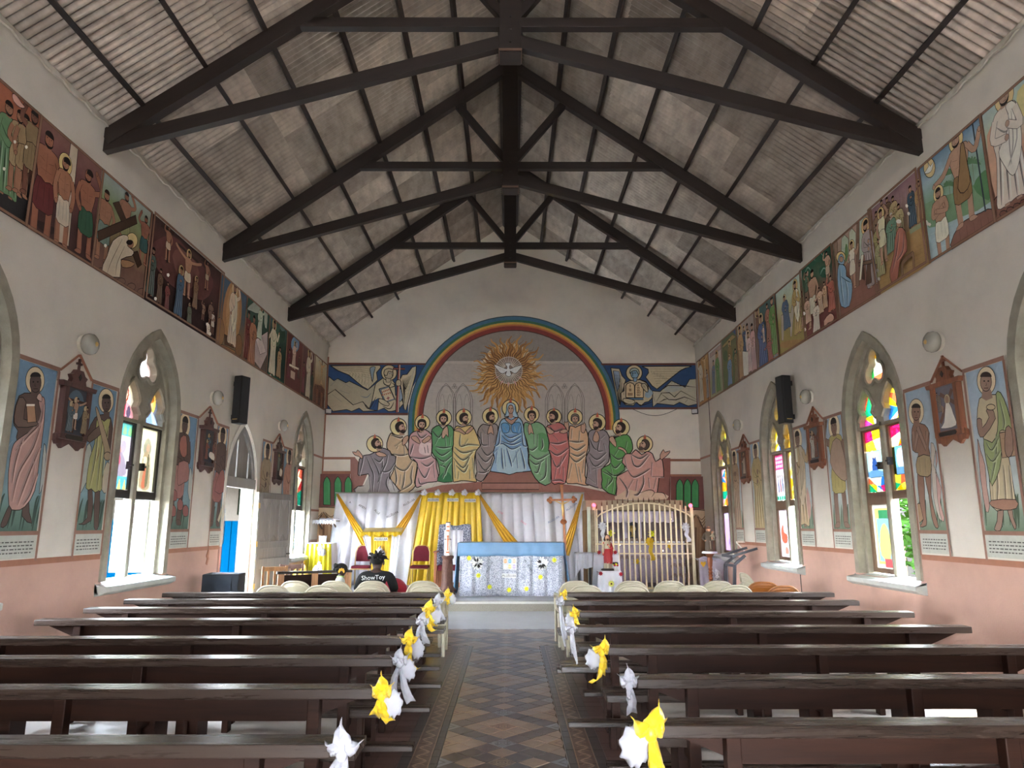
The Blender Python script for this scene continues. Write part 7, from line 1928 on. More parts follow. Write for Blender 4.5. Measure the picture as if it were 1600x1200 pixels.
# ------------------------------------------------------------------ candle, crucifix, lectern
c=ony(698.5,925,14.45);h=lambda y: ony(698,y,14.45).z
cs=thing('candle_stand','carved brown column stand holding the tall candle, left of the altar','stand',(c.x,14.45,ZP))
bark=pbr('carved_brown_wood',alb((92,56,42),.8),.6,var=.4,scale=9,bump=1.0,bscale=28)
z1=h(868)-ZP
mb=MB();mb.lathe([(.16,0),(.165,.10),(.13,.14),(.15,.20),(.115,.26),(.11,.5),(.10,z1-.10),(.095,z1-.06)],n=18,wob=.03);mb.build('column',bark,cs,smooth=60)
mb=MB();mb.lathe([(.10,z1-.07),(.12,z1-.05),(.125,z1-.01),(.10,z1)],n=18);mb.build('rim',bark,cs,smooth=40)
for k in range(10): a=2*pi*k/10;mb=MB();mb.ball((.15*cos(a),.15*sin(a),.17),.03,8,6);mb.build('carved_knob',bark,cs,smooth=True)
cd=thing('tall_candle','tall white candle with orange cross decoration on the carved stand','candle',(c.x+.0,14.45,h(868)))
H_=h(816)-h(868)
mb=MB();mb.lathe([(.046,0),(.046,H_-.02),(.04,H_)],n=18);mb.build('wax',pbr('candle_wax',alb((226,222,212),1.2),.4,var=.03),cd,smooth=40)
orm=pbr('orange_print',alb((206,110,60),1.1),.5)
for z,w,hh in ((.06,.03,.03),(.12,.012,.06),(.25,.012,.22),(.30,.04,.016),(.36,.02,.03),(.46,.032,.03),(.54,.03,.03)):
    if z*H_/.62 < H_: mb=MB();mb.bb(-w,w,-.051,-.045,z*H_/.62-hh/2,z*H_/.62+hh/2);mb.build('print',orm,cd)
mb=MB();mb.lathe([(.047,H_-.012),(.047,H_),(.012,H_+.005)],n=14);mb.build('collar',M['iron'],cd)
for x in (-.055,.055): mb=MB();mb.ball((x,-.02,.30*H_/.62),.012,8,6);mb.build('stud',M['iron'],cd)
# processional crucifix
wc=wood('crucifix_wood',alb((150,92,56)),.4,.7,'Z')
CYc=16.3;base=ony(886,905,CYc);topc=ony(877.5,761,CYc)
cx_=thing('processional_cross','tall wooden crucifix on a pole, standing behind the right end of the altar','cross',(base.x,CYc,ZP))
mid=ony(878.5,781,CYc);lw_=CYc
def cbar(name,a,b,w,d,m=wc): mb=MB();mb.bar(a,b,d,w,(0,1,0));return room(mb,name,m,cx_)
cbar('pole',Vector((base.x,CYc,ZP)),ony(881,815,CYc),.065,.05);cbar('shaft',ony(881,815,CYc),topc,.085,.05)
cbar('crossbar',ony(861,781.5,CYc),ony(897,780.5,CYc),.075,.045)
for q in ((860,781.5),(896,780.5),(877.6,763)):
    e=ony(*q,CYc);mb=MB()
    for dx,dz in ((0,.04),(0,-.04),((-.045 if q[0] < 870 else .045 if q[0] > 890 else 0),(.05 if q[1] < 770 else 0))): mb.lathe([(.042,-.022),(.045,0),(.042,.022)],(0,0,0),14) if False else mb.ball((e.x+dx,CYc,e.z+dz),(.042,.03,.042),12,8)
    room(mb,'trefoil_end',wc,cx_,smooth=True)
for q in ((880.5,815),): e=ony(*q,CYc);mb=MB();mb.lathe([(.03,-.06),(.07,-.03),(.08,0),(.06,.03),(.03,.06)],e,14);room(mb,'knop',wc,cx_,smooth=True)
fb_=ony(879,791,CYc-.05);gold=M['brass']
mb=MB();mb.tube([fb_+Vector((0,0,.05)),fb_+Vector((.0,-.01,-.02)),fb_+Vector((.01,0,-.12)),fb_+Vector((-.005,0,-.22))],[.022,.034,.026,.014],8);mb.ball(fb_+Vector((.01,-.01,.085)),(.022,.024,.028),10,8)
for sg in (-1,1): mb.tube([fb_+Vector((0,0,.045)),fb_+Vector((sg*.08,0,.08)),fb_+Vector((sg*.16,0,.12))],[.014,.011,.009],6)
room(mb,'corpus',gold,cx_,smooth=True)
# lectern
LYc=15.9;l0,l1=ony(577,860,LYc).x,ony(613,860,LYc).x;lz_=ony(595,832,LYc).z
lec=thing('lectern','lectern draped in pleated yellow satin with white side cloths','lectern',((l0+l1)/2,LYc,ZP))
mb=MB();mb.bb(l0+.05,l1-.02,LYc+.02,LYc+.40,ZP,lz_-.05);room(mb,'body','frame_wood',lec)
tx0,tx1=ony(565,833,LYc).x,ony(626,833,LYc).x
mb=MB();mb.add([(x,y,z) for x in (tx0,tx1) for y,z in ((LYc-.06,lz_-.04),(LYc-.06,lz_),(LYc+.45,lz_+.10),(LYc+.45,lz_+.06))],[(0,1,2,3),(7,6,5,4),(0,4,5,1),(1,5,6,2),(2,6,7,3),(3,7,4,0)]);room(mb,'desk_top','yellow',lec)
cloth_sheet('front_cloth',((579,834),(613,834),(608,908),(582,908)),LYc,7,.03,'yellow',lec,70,8,5)
mb=MB();mb.grid(lambda u,v: (tx0-.02+u*(tx1-tx0+.04),LYc-.09-.025*sin(u*55)-.02*v,lz_+.015-.10*(1-v)*(.8+.25*sin(u*31)) ),90,4);room(mb,'ruffle','yellow',lec,smooth=True,thick=.003,normals=False)
cloth_sheet('side_cloth',((566,836),(580,836),(580,872),(577,872)),LYc-.01,2,.02,'white',lec,20,8,6);cloth_sheet('side_cloth',((612,836),(626,836),(617,908),(606,908)),LYc-.01,2.5,.03,'white',lec,24,8,7)
q=ony(595,842.5,LYc-.1);mb=MB();mb.bb(q.x-.15,q.x+.15,q.y,q.y+.003,q.z-.035,q.z+.04);room(mb,'paper_label','paper',lec)
o=text_mesh('ALLÉLUIA',.068,M['ink'],'lettering');o.matrix_world=face_cam(q+Vector((0,-.004,0)));unparent_world(o,lec)
q=ony(593,862,LYc-.08);ribbon(tuple(q),['white','white'],'white net bow on the front of the yellow lectern',.16,77,bow=1.5)
# ------------------------------------------------------------------ chairs
def banquet_chair(label,loc,rz):
    t=thing('banquet_chair',label,'chair',loc,rz,'crimson banquet chairs')
    mb=MB();mb.bb(-.21,.21,-.20,.22,.43,.50);mb.build('seat',M['crimson'],t,bevel=.025)
    P=[(-.19,.58),(-.185,.80),(-.15,.90),(-.08,.935),(.08,.935),(.15,.90),(.185,.80),(.19,.58)]
    mb=MB();mb.prism(P,lambda a,b,q: Vector((a,.20+(b-.5)*.16+q,b)),.05);mb.build('backrest',M['crimson'],t,bevel=.012)
    for sg in (-1,1):
        mb=MB();mb.tube([(sg*.20,-.18,0),(sg*.20,-.18,.43)],.013,8);mb.build('leg',M['brass'],t,smooth=True)
        mb=MB();mb.tube([(sg*.20,.26,0),(sg*.20,.21,.43),(sg*.205,.225,.58)],.013,8);mb.build('leg',M['brass'],t,smooth=True)
    mb=MB();mb.tube([(-.205,.225,.56),(-.20,.25,.80),(-.155,.275,.915),(-.08,.28,.95),(.08,.28,.95),(.155,.275,.915),(.20,.25,.80),(.205,.225,.56)],.012,8);mb.build('back_frame',M['brass'],t,smooth=True)
    mb=MB();mb.tube([(-.21,-.19,.425),(.21,-.19,.425),(.21,.21,.425),(-.21,.21,.425)],.012,8,True);mb.build('seat_frame',M['brass'],t,smooth=True)
    return t
# facing the nave: their fronts look to -y
b1=ony(655.5,905,17.1);banquet_chair('crimson banquet chair before the white curtain, right of the yellow lectern',(b1.x,17.1,ZP),0)
b2=ony(565,905,17.1);banquet_chair('crimson banquet chair partly behind the yellow lectern',(b2.x,17.05,ZP),0)
# presider's chair under a patterned cloth
py=16.7;pc=ony(708,880,py);pt=ony(708,820,py).z
th=thing('presider_chair','large wooden armchair with crimson seat under a silver patterned cloth','chair',(pc.x,py,ZP))
mb=MB();mb.bb(-.36,.36,-.05,.45,.40,.52);mb.build('seat',M['crimson'],th,bevel=.02)
mb=MB();mb.bb(-.38,.38,.40,.47,.0,pt-ZP-.03);mb.build('backrest',wc,th,bevel=.01)
for sg in (-1,1):
    mb=MB();mb.bb(sg*.40-.03,sg*.40+.03,-.10,-.03,0,.80);mb.build('front_post',wc,th,bevel=.01)
    mb=MB();mb.bb(sg*.40-.045,sg*.40+.045,-.18,.42,.80,.84);mb.build('armrest',wc,th,bevel=.012)
    mb=MB();mb.bb(sg*.40-.03,sg*.40+.03,.38,.44,0,.80);mb.build('rear_post',wc,th)
sm=bpy.data.materials.new('grey_brocade');nt,N,L,Bn=nodes(sm);vo=N.new('ShaderNodeTexVoronoi');vo.inputs['Scale'].default_value=42;tc=N.new('ShaderNodeTexCoord');L.new(tc.outputs['Object'],vo.inputs[0])
L.new(ramp(N,L,vo.outputs['Distance'],[(.2,alb((190,194,206))),(.5,alb((84,88,104)))]),Bn.inputs['Base Color']);Bn.inputs['Roughness'].default_value=.5
mb=MB();mb.grid(lambda u,v: ((u-.5)*(.74+.12*(1-v)),.37-.03*sin(u*19+v*3)*(1-v)-(.06 if v < .5 else 0)*(1-v),(pt-ZP)*(v)+.50*(1-v)+.02*sin(u*9)*v),40,10);mb.build('throw',sm,th,smooth=True,thick=.006,normals=False)
mb=MB();mb.grid(lambda u,v: ((u-.5)*.44-.02,.30-.012*sin(u*25),.12+v*(pt-ZP-.24)),20,8);mb.build('white_towel',M['white'],th,smooth=True,thick=.005,normals=False)
# white monobloc chairs
def monobloc(mat='plastic'):
    t=thing('plastic_chair','x','chair',(0,0,0),0,'plastic chairs before the sanctuary')
    def bk(u,v):
        a=(u-.5)*2;top_=.44+.41*sqrt(max(0,1-.62*a*a*abs(a)))
        z=.42+(top_-.42)*v;w=.225+.012*v
        return Vector((a*w,-.20-.11*v+.075*a*a,z))
    mb=MB();mb.grid(bk,20,8);mb.build('backrest',M[mat],t,smooth=True,thick=.012,normals=False)
    for r,nm in ((1.0,'rim'),(.86,'ridge'),(.70,'ridge')):
        pts=[]
        for k in range(21):
            u=k/20;q=bk(.5+(u-.5)*(.98 if r == 1 else r),r if r == 1 else r*.985);pts.append(q+Vector((0,-.008,0)))
        mb=MB();mb.tube(pts,.012 if r == 1 else .0055,6);mb.build(nm,M[mat],t,smooth=True)
    mb=MB();mb.grid(lambda u,v: ((u-.5)*(.44+.05*v),-.21+.44*v,.43+.02*v-.03*sin(pi*u)*sin(pi*v)-.03*max(0,v-.9)*10*.3),12,10);mb.build('seat',M[mat],t,smooth=True,thick=.012,normals=False)
    for sx in (-1,1):
        for y0,y1,dx in ((-.21,-.27,.03),(.20,.25,.03)):
            mb=MB();mb.tube([(sx*(.215+dx*.5),y1,0),(sx*.225,y0,.43)],[.022,.03],6);mb.build('leg',M[mat],t,smooth=True)
        mb=MB();mb.tube([(sx*.235,-.27,.66),(sx*.25,-.12,.665),(sx*.25,.12,.65),(sx*.245,.20,.60),(sx*.235,.21,.43)],[.016,.022,.024,.02,.018],7);mb.build('arm',M[mat],t,smooth=True)
    return t
pch=monobloc();pco=monobloc('plastic_or');used={};M['plastic_red']=pbr('red_plastic',alb((120,20,36)),.4);pcr=monobloc('plastic_red')
def put_chair(src,px_,ytop,Y,rz,label,tilt=0):
    t=src if src.name not in used else copy_tree(src);used[src.name]=1
    c=ony(px_,ytop,Y)
    t.location=(c.x,Y+.27,max(0,c.z-.855) if tilt else 0);t.rotation_euler=(tilt,0,rz);t['label']=label;return t
FAR,NEAR=9.92,9.22
for px_,y,Y,lab in ((463,907,FAR,'cream plastic chair in the back row left of the aisle, leftmost, before the wooden chairs'),(525,907,FAR,'cream plastic chair in the back row left of the aisle, in front of the child'),
        (583,909,FAR,'cream plastic chair in the back row directly behind the seated man'),(663,907,FAR,'cream plastic chair in the back row left of the aisle, nearest the aisle'),
        (426,914,NEAR,'cream plastic chair in the near row left of the aisle, leftmost'),(503,914,NEAR,'cream plastic chair in the near row left of the aisle, second from the left'),
        (577,914,NEAR,'cream plastic chair in the near row left of the aisle, behind the man'),(665,913,NEAR,'cream plastic chair in the near row left of the aisle, at the aisle'),
        (899,908,FAR,'cream plastic chair in the back row right of the aisle, at the aisle'),(985,908,FAR,'cream plastic chair in the back row right of the aisle, before the red statue'),
        (1047,909,FAR,'cream plastic chair in the back row right of the aisle, before the gate'),(1122,910,FAR,'cream plastic chair in the back row right of the aisle, before the dark metal stand'),
        (913,916,NEAR,'cream plastic chair in the near row right of the aisle, at the aisle'),(990,916,NEAR,'cream plastic chair in the near row right of the aisle, second from the aisle'),
        (1081,917,NEAR,'cream plastic chair in the near row right of the aisle, third from the aisle'),(1149,918,NEAR,'cream plastic chair in the near row right of the aisle, beside the orange chairs')):
    put_chair(pch,px_,y,Y,random.uniform(-.06,.06),lab)
put_chair(pco,1201,913,9.75,-.25,'orange plastic chair in the back row by the right wall');put_chair(pco,1222,919,9.15,.05,'orange plastic chair in the near row by the right wall')
put_chair(pch,1199,897,11.3,-1.45,'white plastic chair turned sideways against the pink right wall')
t=put_chair(pcr,610,906,11.05,.05,'dark red plastic chair to the right of the seated man');t.scale=(1,1,.95)
# two wooden chairs by the open door leaf
def slat_chair(label,loc,rz,m):
    t=thing('wooden_chair',label,'chair',loc,rz,'wooden chairs by the side door')
    B=lambda nm,*b: (lambda mb: (mb.bb(*b),mb.build(nm,m,t,bevel=.004)))(MB())
    for sg in (-1,1): B('rear_post',sg*.19-.02,sg*.19+.02,-.20,-.16,0,.92);B('leg',sg*.19-.02,sg*.19+.02,.16,.20,0,.43)
    B('seat',-.22,.22,-.20,.22,.43,.46);B('top_rail',-.17,.17,-.195,-.165,.84,.91);B('low_rail',-.17,.17,-.195,-.165,.55,.60)
    for k in range(3): B('slat',-.10+k*.10-.02,-.10+k*.10+.02,-.19,-.17,.60,.84)
    B('stretcher',-.17,.17,.17,.19,.2,.24)
wl1,wl2=wood('pale_chair_wood',alb((150,108,66)),.4,.7,'Z'),wood('dark_chair_wood',alb((70,50,42)),.45,.7,'Z')
q=ony(421,880,12.2);slat_chair('pale wooden slat chair before the open door leaf',(q.x,12.4,0),.5,wl1)
q=ony(449,880,12.9);slat_chair('dark wooden slat chair beside the pale one by the door leaf',(q.x,13.1,0),.4,wl2)
# small wooden desk-bench left of the child
wb_=thing('wooden_bench','pale wooden bench with a sloped back, left of the seated child','bench',(-3.3,12.35,0),.45)
for x in (-.55,.0,.55): mb=MB();mb.bb(x-.05,x+.05,-.05,.03,0,.80);mb.build('post',wood('raw_bench_wood',alb((168,122,84)),.5,.7,'Z'),wb_,bevel=.004)
mb=MB();mb.bb(-.62,.62,-.08,.06,.80,.84);mb.build('ledge',M['bench_top'],wb_);mb=MB();mb.bb(-.6,.6,.0,.03,.42,.78);mb.build('back_panel',M['bench'],wb_);mb=MB();mb.bb(-.6,.6,-.45,-.06,.40,.44);mb.build('seat',M['bench'],wb_)
for x in (-.5,.5): mb=MB();mb.bb(x-.03,x+.03,-.42,-.36,0,.40);mb.build('leg',M['bench'],wb_)
q=ony(480,894,12.4)
def heap(name,c,r,m,label,seed,cat='cloth'):
    mb=MB();mb.ball((0,0,0),1,18,12);rnd=random.Random(seed);k=[rnd.uniform(2,7) for _ in range(4)]
    mb.v=[(x*r[0]*(1+.18*sin(k[0]*y*3+k[1]*z)),y*r[1]*(1+.18*sin(k[2]*x*3)),max(-r[2],z*r[2]*(1+.22*sin(k[3]*x*2+k[0]*y)))) for x,y,z in mb.v]
    o=mb.build(name,m,smooth=70);o.location=c;return tag(o,label,cat)
heap('folded_cloth',(-3.86,13.55,.42),(.17,.2,.42),M['yellow2'],'bundle of yellow cloth on the floor left of the pale bench',1)
heap('folded_cloth',(-3.55,13.5,.43),(.13,.16,.43),M['white'],'bundle of white cloth piled beside the yellow bundle',2)
# credence table under yellow satin
ct=ony(500,849,16.9);tz=ct.z;t0,t1=ony(484,852,16.9).x,ony(520,852,16.9).x
cr=thing('side_table','small table draped in bright yellow satin at the left of the sanctuary','table',((t0+t1)/2,16.9,ZP))
mb=MB();mb.bb(t0,t1,16.7,17.15,tz-.02,tz);room(mb,'tabletop','frame_wood',cr)
for x in (t0+.05,t1-.05):
    for y in (16.75,17.1): mb=MB();mb.bb(x-.02,x+.02,y-.02,y+.02,ZP,tz-.02);room(mb,'leg','frame_wood',cr)
mb=MB();mb.bb(t0-.02,t1+.02,16.66,17.17,tz,tz+.012);room(mb,'white_topper','white',cr)
mb=MB();mb.grid(lambda u,v: (t0-.02+u*(t1-t0+.04)+(u-.5)*.1*(1-v),16.65-.04*(1-v)*(1+sin(u*36))-.01*sin(u*36),ZP+.25+v*(tz-ZP-.25)),60,8);room(mb,'yellow_cloth',pbr('lime_yellow_satin',alb((222,206,40),.85),.4,var=.06),cr,smooth=True,thick=.004,normals=False)
mb=MB();mb.grid(lambda u,v: (t1+.03+.04*(1-v)*sin(u*14),16.66+u*.5,ZP+.3+v*(tz-ZP-.3)),16,6);room(mb,'white_side_cloth','white',cr,smooth=True,thick=.004,normals=False)
q=ony(500,859,16.55);ribbon(tuple(q),['white','white'],'white lace bow on the yellow side table',.12,78,bow=1.6)
q=ony(504,848,16.85)
cp=thing('white_cups','small stack of white cups on a saucer on the yellow side table','cup',(q.x,16.85,tz+.012))
mb=MB();mb.lathe([(.05,0),(.11,.02),(.10,.02),(.04,.008)],n=18);mb.build('saucer',M['paper'],cp,smooth=True)
for x in (-.035,.045): mb=MB();mb.lathe([(.035,.02),(.05,.16),(.045,.16),(.03,.03)],(x,0,0),16);mb.build('cup',M['paper'],cp,smooth=True)
sh=thing('wall_shelf','painted wall shelf with a white lace cloth in the left corner','shelf',(-4.3,17.6,1.66))
s0,s1=XL+.01,ony(526,812,17.4).x;szz=ony(505,813,17.4).z
mb=MB();mb.bb(s0,s1,17.35,YB-.02,szz-.03,szz);room(mb,'board','white_wood',sh)
mb=MB();mb.grid(lambda u,v: (s0+u*(s1-s0),17.34-.012*sin(u*40),szz+.01-.09*(1-v)-.015*sin(u*60)*(1-v)),60,3);room(mb,'lace','white',sh,smooth=True,thick=.003,normals=False)
for k in range(3): mb=MB();mb.ball((s0+.2+k*.16,17.5,szz+.03),(.09,.07,.03),10,6);room(mb,'folded_linen','white',sh,smooth=True)
for x in (s0+.1,s1-.1): mb=MB();mb.bar((x,YB-.03,szz-.25),(x,17.45,szz-.03),.03,.03);room(mb,'bracket','frame_wood',sh)
# stand with a white cloth left of the shrine
q0,q1=ony(902,865,15.9).x,ony(924,865,15.9).x;qz=ony(912,864,15.9).z
ws=thing('small_stand','dark legged stand covered by a hanging white cloth, left of the gate','stand',((q0+q1)/2,15.9,ZP))
mb=MB();mb.bb(q0,q1,15.8,16.1,qz-.03,qz);room(mb,'top','iron',ws)
for x in (q0+.03,q1-.03):
    for y in (15.83,16.07): mb=MB();mb.bb(x-.015,x+.015,y-.015,y+.015,ZP,qz-.03);room(mb,'leg','iron',ws)
mb=MB();mb.grid(lambda u,v: (q0-.07+u*(q1-q0+.09),15.78-.015*sin(u*22),qz+.008-(1-v)*(.34+.28*max(0,.35-u)*2.5-.1*abs(u-.6))),24,8);room(mb,'cloth','white',ws,smooth=True,thick=.004,normals=False)
mb=MB();mb.bb(q0-.05,q1+.02,15.78,16.1,qz,qz+.01);room(mb,'cloth_top','white',ws)

# ------------------------------------------------------------------ gated shrine on the right
GY=16.5
g=lambda x,y,Y=GY: ony(x,y,Y)
gx0,gx1=g(929,850).x,g(1083,850).x
sh_=thing('shrine','walled side shrine with a cream lintel right of the altar','shrine',((gx0+gx1)/2,17.3,ZP))
sw=pbr('shrine_plaster',alb((120,108,112)),.8,var=.12);lint=pbr('cream_lintel',alb((196,172,142),.8),.6,var=.12)
lt0,lt1,lz0,lz1=g(915,790,16.62).x,g(1067,790,16.62).x,g(990,797,16.62).z,g(990,781.5,16.62).z
mb=MB();mb.bb(lt0,lt1,16.62,17.3,lz0,lz1);room(mb,'lintel',lint,sh_,bevel=.01)
mb=MB();mb.bb(lt0+.1,gx1+.1,17.3,17.5,ZP,lz0+.02);room(mb,'back_wall',sw,sh_)
mb=MB();mb.bb(gx1+.0,gx1+.05,16.62,17.5,ZP,lz0-.05);room(mb,'side_wall',lint,sh_)
mb=MB();mb.bb(lt0,lt0+.12,16.66,17.4,ZP,lz0);room(mb,'side_wall',pbr('shrine_bamboo',alb((120,92,54)),.7,var=.3,stretch=(1,1,.15)),sh_)
c0=g(921,850,16.45).x;mb=MB();mb.bb(c0-.04,c0+.035,16.42,16.50,ZP,g(921,792,16.45).z);room(mb,'pale_post',pbr('pale_green_post',alb((184,190,172)),.5,var=.1),sh_)
c0=g(927,850,16.40).x;mb=MB();mb.bb(c0-.05,c0+.04,16.36,16.44,ZP,g(927,797,16.40).z);room(mb,'weathered_post',pbr('weathered_post',alb((128,112,92)),.8,var=.4,scale=10,bump=.5),sh_)
# inside: lace valance, niche picture, draped shelf
v0,v1=g(942,800,16.9),g(1052,800,16.9)
mb=MB();mb.grid(lambda u,v: (v0.x+u*(v1.x-v0.x),16.9-.03*sin(u*44)*(1-v),lz0-.02-(1-v)*(.24+.03*abs(sin(u*22)))),80,5);room(mb,'lace_valance',pbr('lace_white',alb((196,186,204),1.2),.7),sh_,smooth=True,thick=.003,normals=False)
def bxp(name,x0,y0,x1,y1,Y,d,m,par=sh_):
    a,b=g(x0,y0,Y),g(x1,y1,Y);mb=MB();mb.bb(a.x,b.x,Y,Y+d,b.z,a.z);return room(mb,name,m,par)
nichem=pbr('niche_frame',alb((176,166,184)),.6)
bxp('niche_frame',975,808,1003,846,17.2,.08,nichem);bxp('niche',980,814,997,845,17.18,.03,pbr('niche_dark',alb((40,36,44)),.4));
q=g(988,832,17.1);mb=MB();mb.lathe([(.05,-.1),(.02,-.06),(.015,.0),(.08,.05),(.09,.10),(.05,.16)],q,14);room(mb,'vessel',M['brass'],sh_,smooth=True)
mb=MB();mb.grid(lambda u,v: (g(934,850,16.95).x+u*(gx1-.1-g(934,850,16.95).x),16.9-.03*sin(u*50)*(1-v),ZP+.12+v*(g(990,848,16.95).z-ZP-.12)),80,6);room(mb,'draped_shelf',pbr('lilac_lace',alb((166,154,172),1.1),.7,var=.2,scale=40),sh_,smooth=True,thick=.004,normals=False)
mb=MB();mb.bb(g(934,850,16.95).x,gx1-.1,16.9,17.3,g(990,848,16.95).z,g(990,848,16.95).z+.03);room(mb,'shelf_top','white',sh_)
for x,y in ((955,833),(1018,834)):
    t=g(x,y,17.1);flower(t,.10,yf,yfc,'yellow flowers on the shelf inside the shrine, %s' % ('left' if x < 1000 else 'right of the niche'),'artificial_flower','flowers inside the shrine')
for (x,y),w_ in zip(((994,877),(1047,853)),('low in the middle','on the right')):
    flower(g(x,y,16.84),.09,M['yellow'],M['yellow2'],'yellow rosette behind the gate bars, '+w_,'rosette','rosettes on and behind the gate')
# gate
gt=thing('shrine_gate','cream painted arched iron bar gate with scrollwork closing the shrine','gate',((gx0+gx1)/2,GY,ZP))
gm2=M['gatecream'];gb=g(1000,924).z if g(1000,924).z > ZP+.02 else ZP+.03
topy=lambda x: 781+8*((x-1006)/78)**2*1.0+(3 if abs(x-1006) > 70 else 0)
nb_=19
for k in range(nb_):
    x=932+k*(1079-932)/(nb_-1)
    xa=g(x,topy(x)).x;mb=MB();mb.bb(xa-.018,xa+.018,GY-.015,GY+.015,gb,g(x,topy(x)+4).z);room(mb,'bar',gm2,gt)
    mb=MB();mb.lathe([(.012,0),(.014,.05),(.002,.11)],(xa,GY,g(x,topy(x)+4).z),6);room(mb,'bar_tip',pbr('rusty_tip',alb((96,64,46)),.7) if k == 0 else bpy.data.materials['rusty_tip'],gt)
arc_px=lambda dy: [g(x,topy(x)+dy+14*((x-1006)/76)**2) for x in range(931,1082,6)]
for dy in (5,): mb=MB();mb.tube([p_+Vector((0,-.02,0)) for p_ in arc_px(dy)],.016,6);room(mb,'arch_rail',gm2,gt,smooth=True)
for y in (850,865): mb=MB();a,b=g(931,y),g(1081,y);mb.bb(a.x,b.x,GY-.028,GY-.012,a.z-.014,a.z+.014);room(mb,'rail',gm2,gt)
mb=MB();mb.bb(gx0,gx1,GY-.03,GY+.03,gb-.02,gb+.02);room(mb,'rail',gm2,gt)
for xx in (gx0,gx1): mb=MB();mb.bb(xx-.03,xx+.03,GY-.03,GY+.03,ZP,g(930 if xx == gx0 else 1082,793).z);room(mb,'stile',gm2,gt)
scm=pbr('scroll_iron',alb((132,112,104)),.5)
def scroll(cx,cz,r,fl_):
    P=[]
    for k in range(26):
        a=k*.42;rr=r*(1-k/30);P.append((cx+fl_*rr*cos(a),GY-.005,cz+rr*sin(a)))
    mb=MB();mb.tube(P,.007,5);return room(mb,'scroll',scm,gt,smooth=True)
dx=(g(1079,850).x-g(932,850).x)/(nb_-1)
for k in range(0,nb_-1):
    xm=g(932,850).x+dx*(k+.5)
    for y in ((826,845,872,884,900) if k < 3 or k > 13 else (845,872)):
        for f_ in (1,-1): scroll(xm+f_*.028,g(1000,y).z+(.02 if f_ > 0 else-.02),.036,f_)
# lights
red=emit('red_lamp',(1,.06,.10),1.2);fairy=emit('fairy_light',(1,.86,.62),2)
for (x,y),w_ in (((928,789.5),'left'),((1079,790),'right')):
    t=thing('red_lamp','small glowing red lamp at the %s top of the shrine gate' % w_,'lamp',g(x,y,GY-.06),0,'glowing red lamps on the gate')
    mb=MB();mb.ball((0,0,0),.045,12,8);mb.build('bulb',red,t,smooth=True);mb=MB();mb.tube([(0,.04,0),(0,.09,0)],.02,8);mb.build('socket',M['iron'],t)
for k,(x,y) in enumerate(((968.5,851.5),(1001,861),(1024.5,860),(1036,860.5),(1048.5,811),(1046,846),(960,860),(936,862))):
    t=MB();t.ball(g(x,y,16.78),.014,8,6);tag(t.build('fairy_light',fairy,smooth=True),'tiny fairy light inside the shrine, '+('just right of the red robed statue','under the dark niche picture','below the yellow centre rosette','right of the centre rosette tail','high up under the lace valance','beside the right yellow rosette','above the right red pedestal flower','above the left red pedestal flower')[k],'light','fairy lights in the shrine')
for (x,y),w_,m_ in (((941,822),'left','white'),((1071,823),'right','white'),((1015,846),'centre','yellow')):
    c=g(x,y,GY-.05);t=thing('gate_bow','%s rosette with a hanging tail on the %s of the shrine gate' % (m_,w_),'ribbon',c,0,'rosettes on and behind the gate')
    for q in range(3):
        mb=MB()
        n=9
        for k in range(n):
            a=2*pi*k/n+q*.3;rr=.11*(1-.27*q);mb.add([(0,-.01-.02*q,0),(rr*.7*cos(a-.35),-.03-.02*q,rr*.7*sin(a-.35)),(rr*cos(a),-.015-.02*q,rr*sin(a)),(rr*.7*cos(a+.35),-.03-.02*q,rr*.7*sin(a+.35))],[(0,1,2,3)])
        mb.build('petals',M[m_],t,thick=.003,normals=False)
    L_=.38 if m_ == 'yellow' else .30
    mb=MB();mb.grid(lambda u,v: ((u-.5)*.09+.05*(1-v)*(1 if w_ != 'left' else .6)+.02*sin(v*9),-.03+.015*sin(v*11+u*3),-L_*(1-v)-.04),4,10);mb.build('tail',M[m_],t,smooth=True,thick=.003,normals=False)
# ------------------------------------------------------------------ statue of a robed man in red on its draped pedestal
SYp=15.25
p0,p1=ony(936,895,SYp).x,ony(969,895,SYp).x;pz=ony(952,893,SYp).z
ped=thing('pedestal','stepped pedestal covered by a white satin cloth before the gate','pedestal',((p0+p1)/2,SYp+.2,ZP))
mb=MB();mb.bb(p0,p1,SYp,SYp+.35,ZP,pz);room(mb,'front_block','paper',ped)
bz1=ony(950,864,SYp+.42).z;mb=MB();mb.bb(p0-.03,p1-.02,SYp+.40,SYp+.6,ZP,bz1);room(mb,'back_block','paper',ped)
mb=MB();mb.grid(lambda u,v: (p0-.02+u*(p1-p0+.04)+(u-.5)*.08*(1-v),SYp-.012-.02*(1-v)*(1+sin(u*26)),ZP+.01+v*(pz-ZP)),40,8);room(mb,'front_cloth','white',ped,smooth=True,thick=.004,normals=False)
mb=MB();mb.bb(p0-.02,p1+.02,SYp-.015,SYp+.39,pz,pz+.008);room(mb,'cloth_top','white',ped)
mb=MB();mb.grid(lambda u,v: (p0-.06+u*(p1-p0+.10)+(u-.5)*.12*(1-v),SYp+.38-.02*sin(u*24)*(1-v),ZP+.01+v*(bz1-ZP)),40,8);room(mb,'back_cloth','white',ped,smooth=True,thick=.004,normals=False)
rf=pbr('red_petals',alb((176,24,44),1.1),.6)
for (x,y,Y),w_ in (((936,863,SYp+.36),'upper left'),((961,863,SYp+.36),'upper right'),((938.5,896,SYp-.03),'lower left'),((970,897,SYp-.03),'lower right')):
    flower(ony(x,y,Y),.055,rf,rf,'red flower on the %s corner of the pedestal cloth' % w_,'artificial_flower','red flowers on the pedestal')
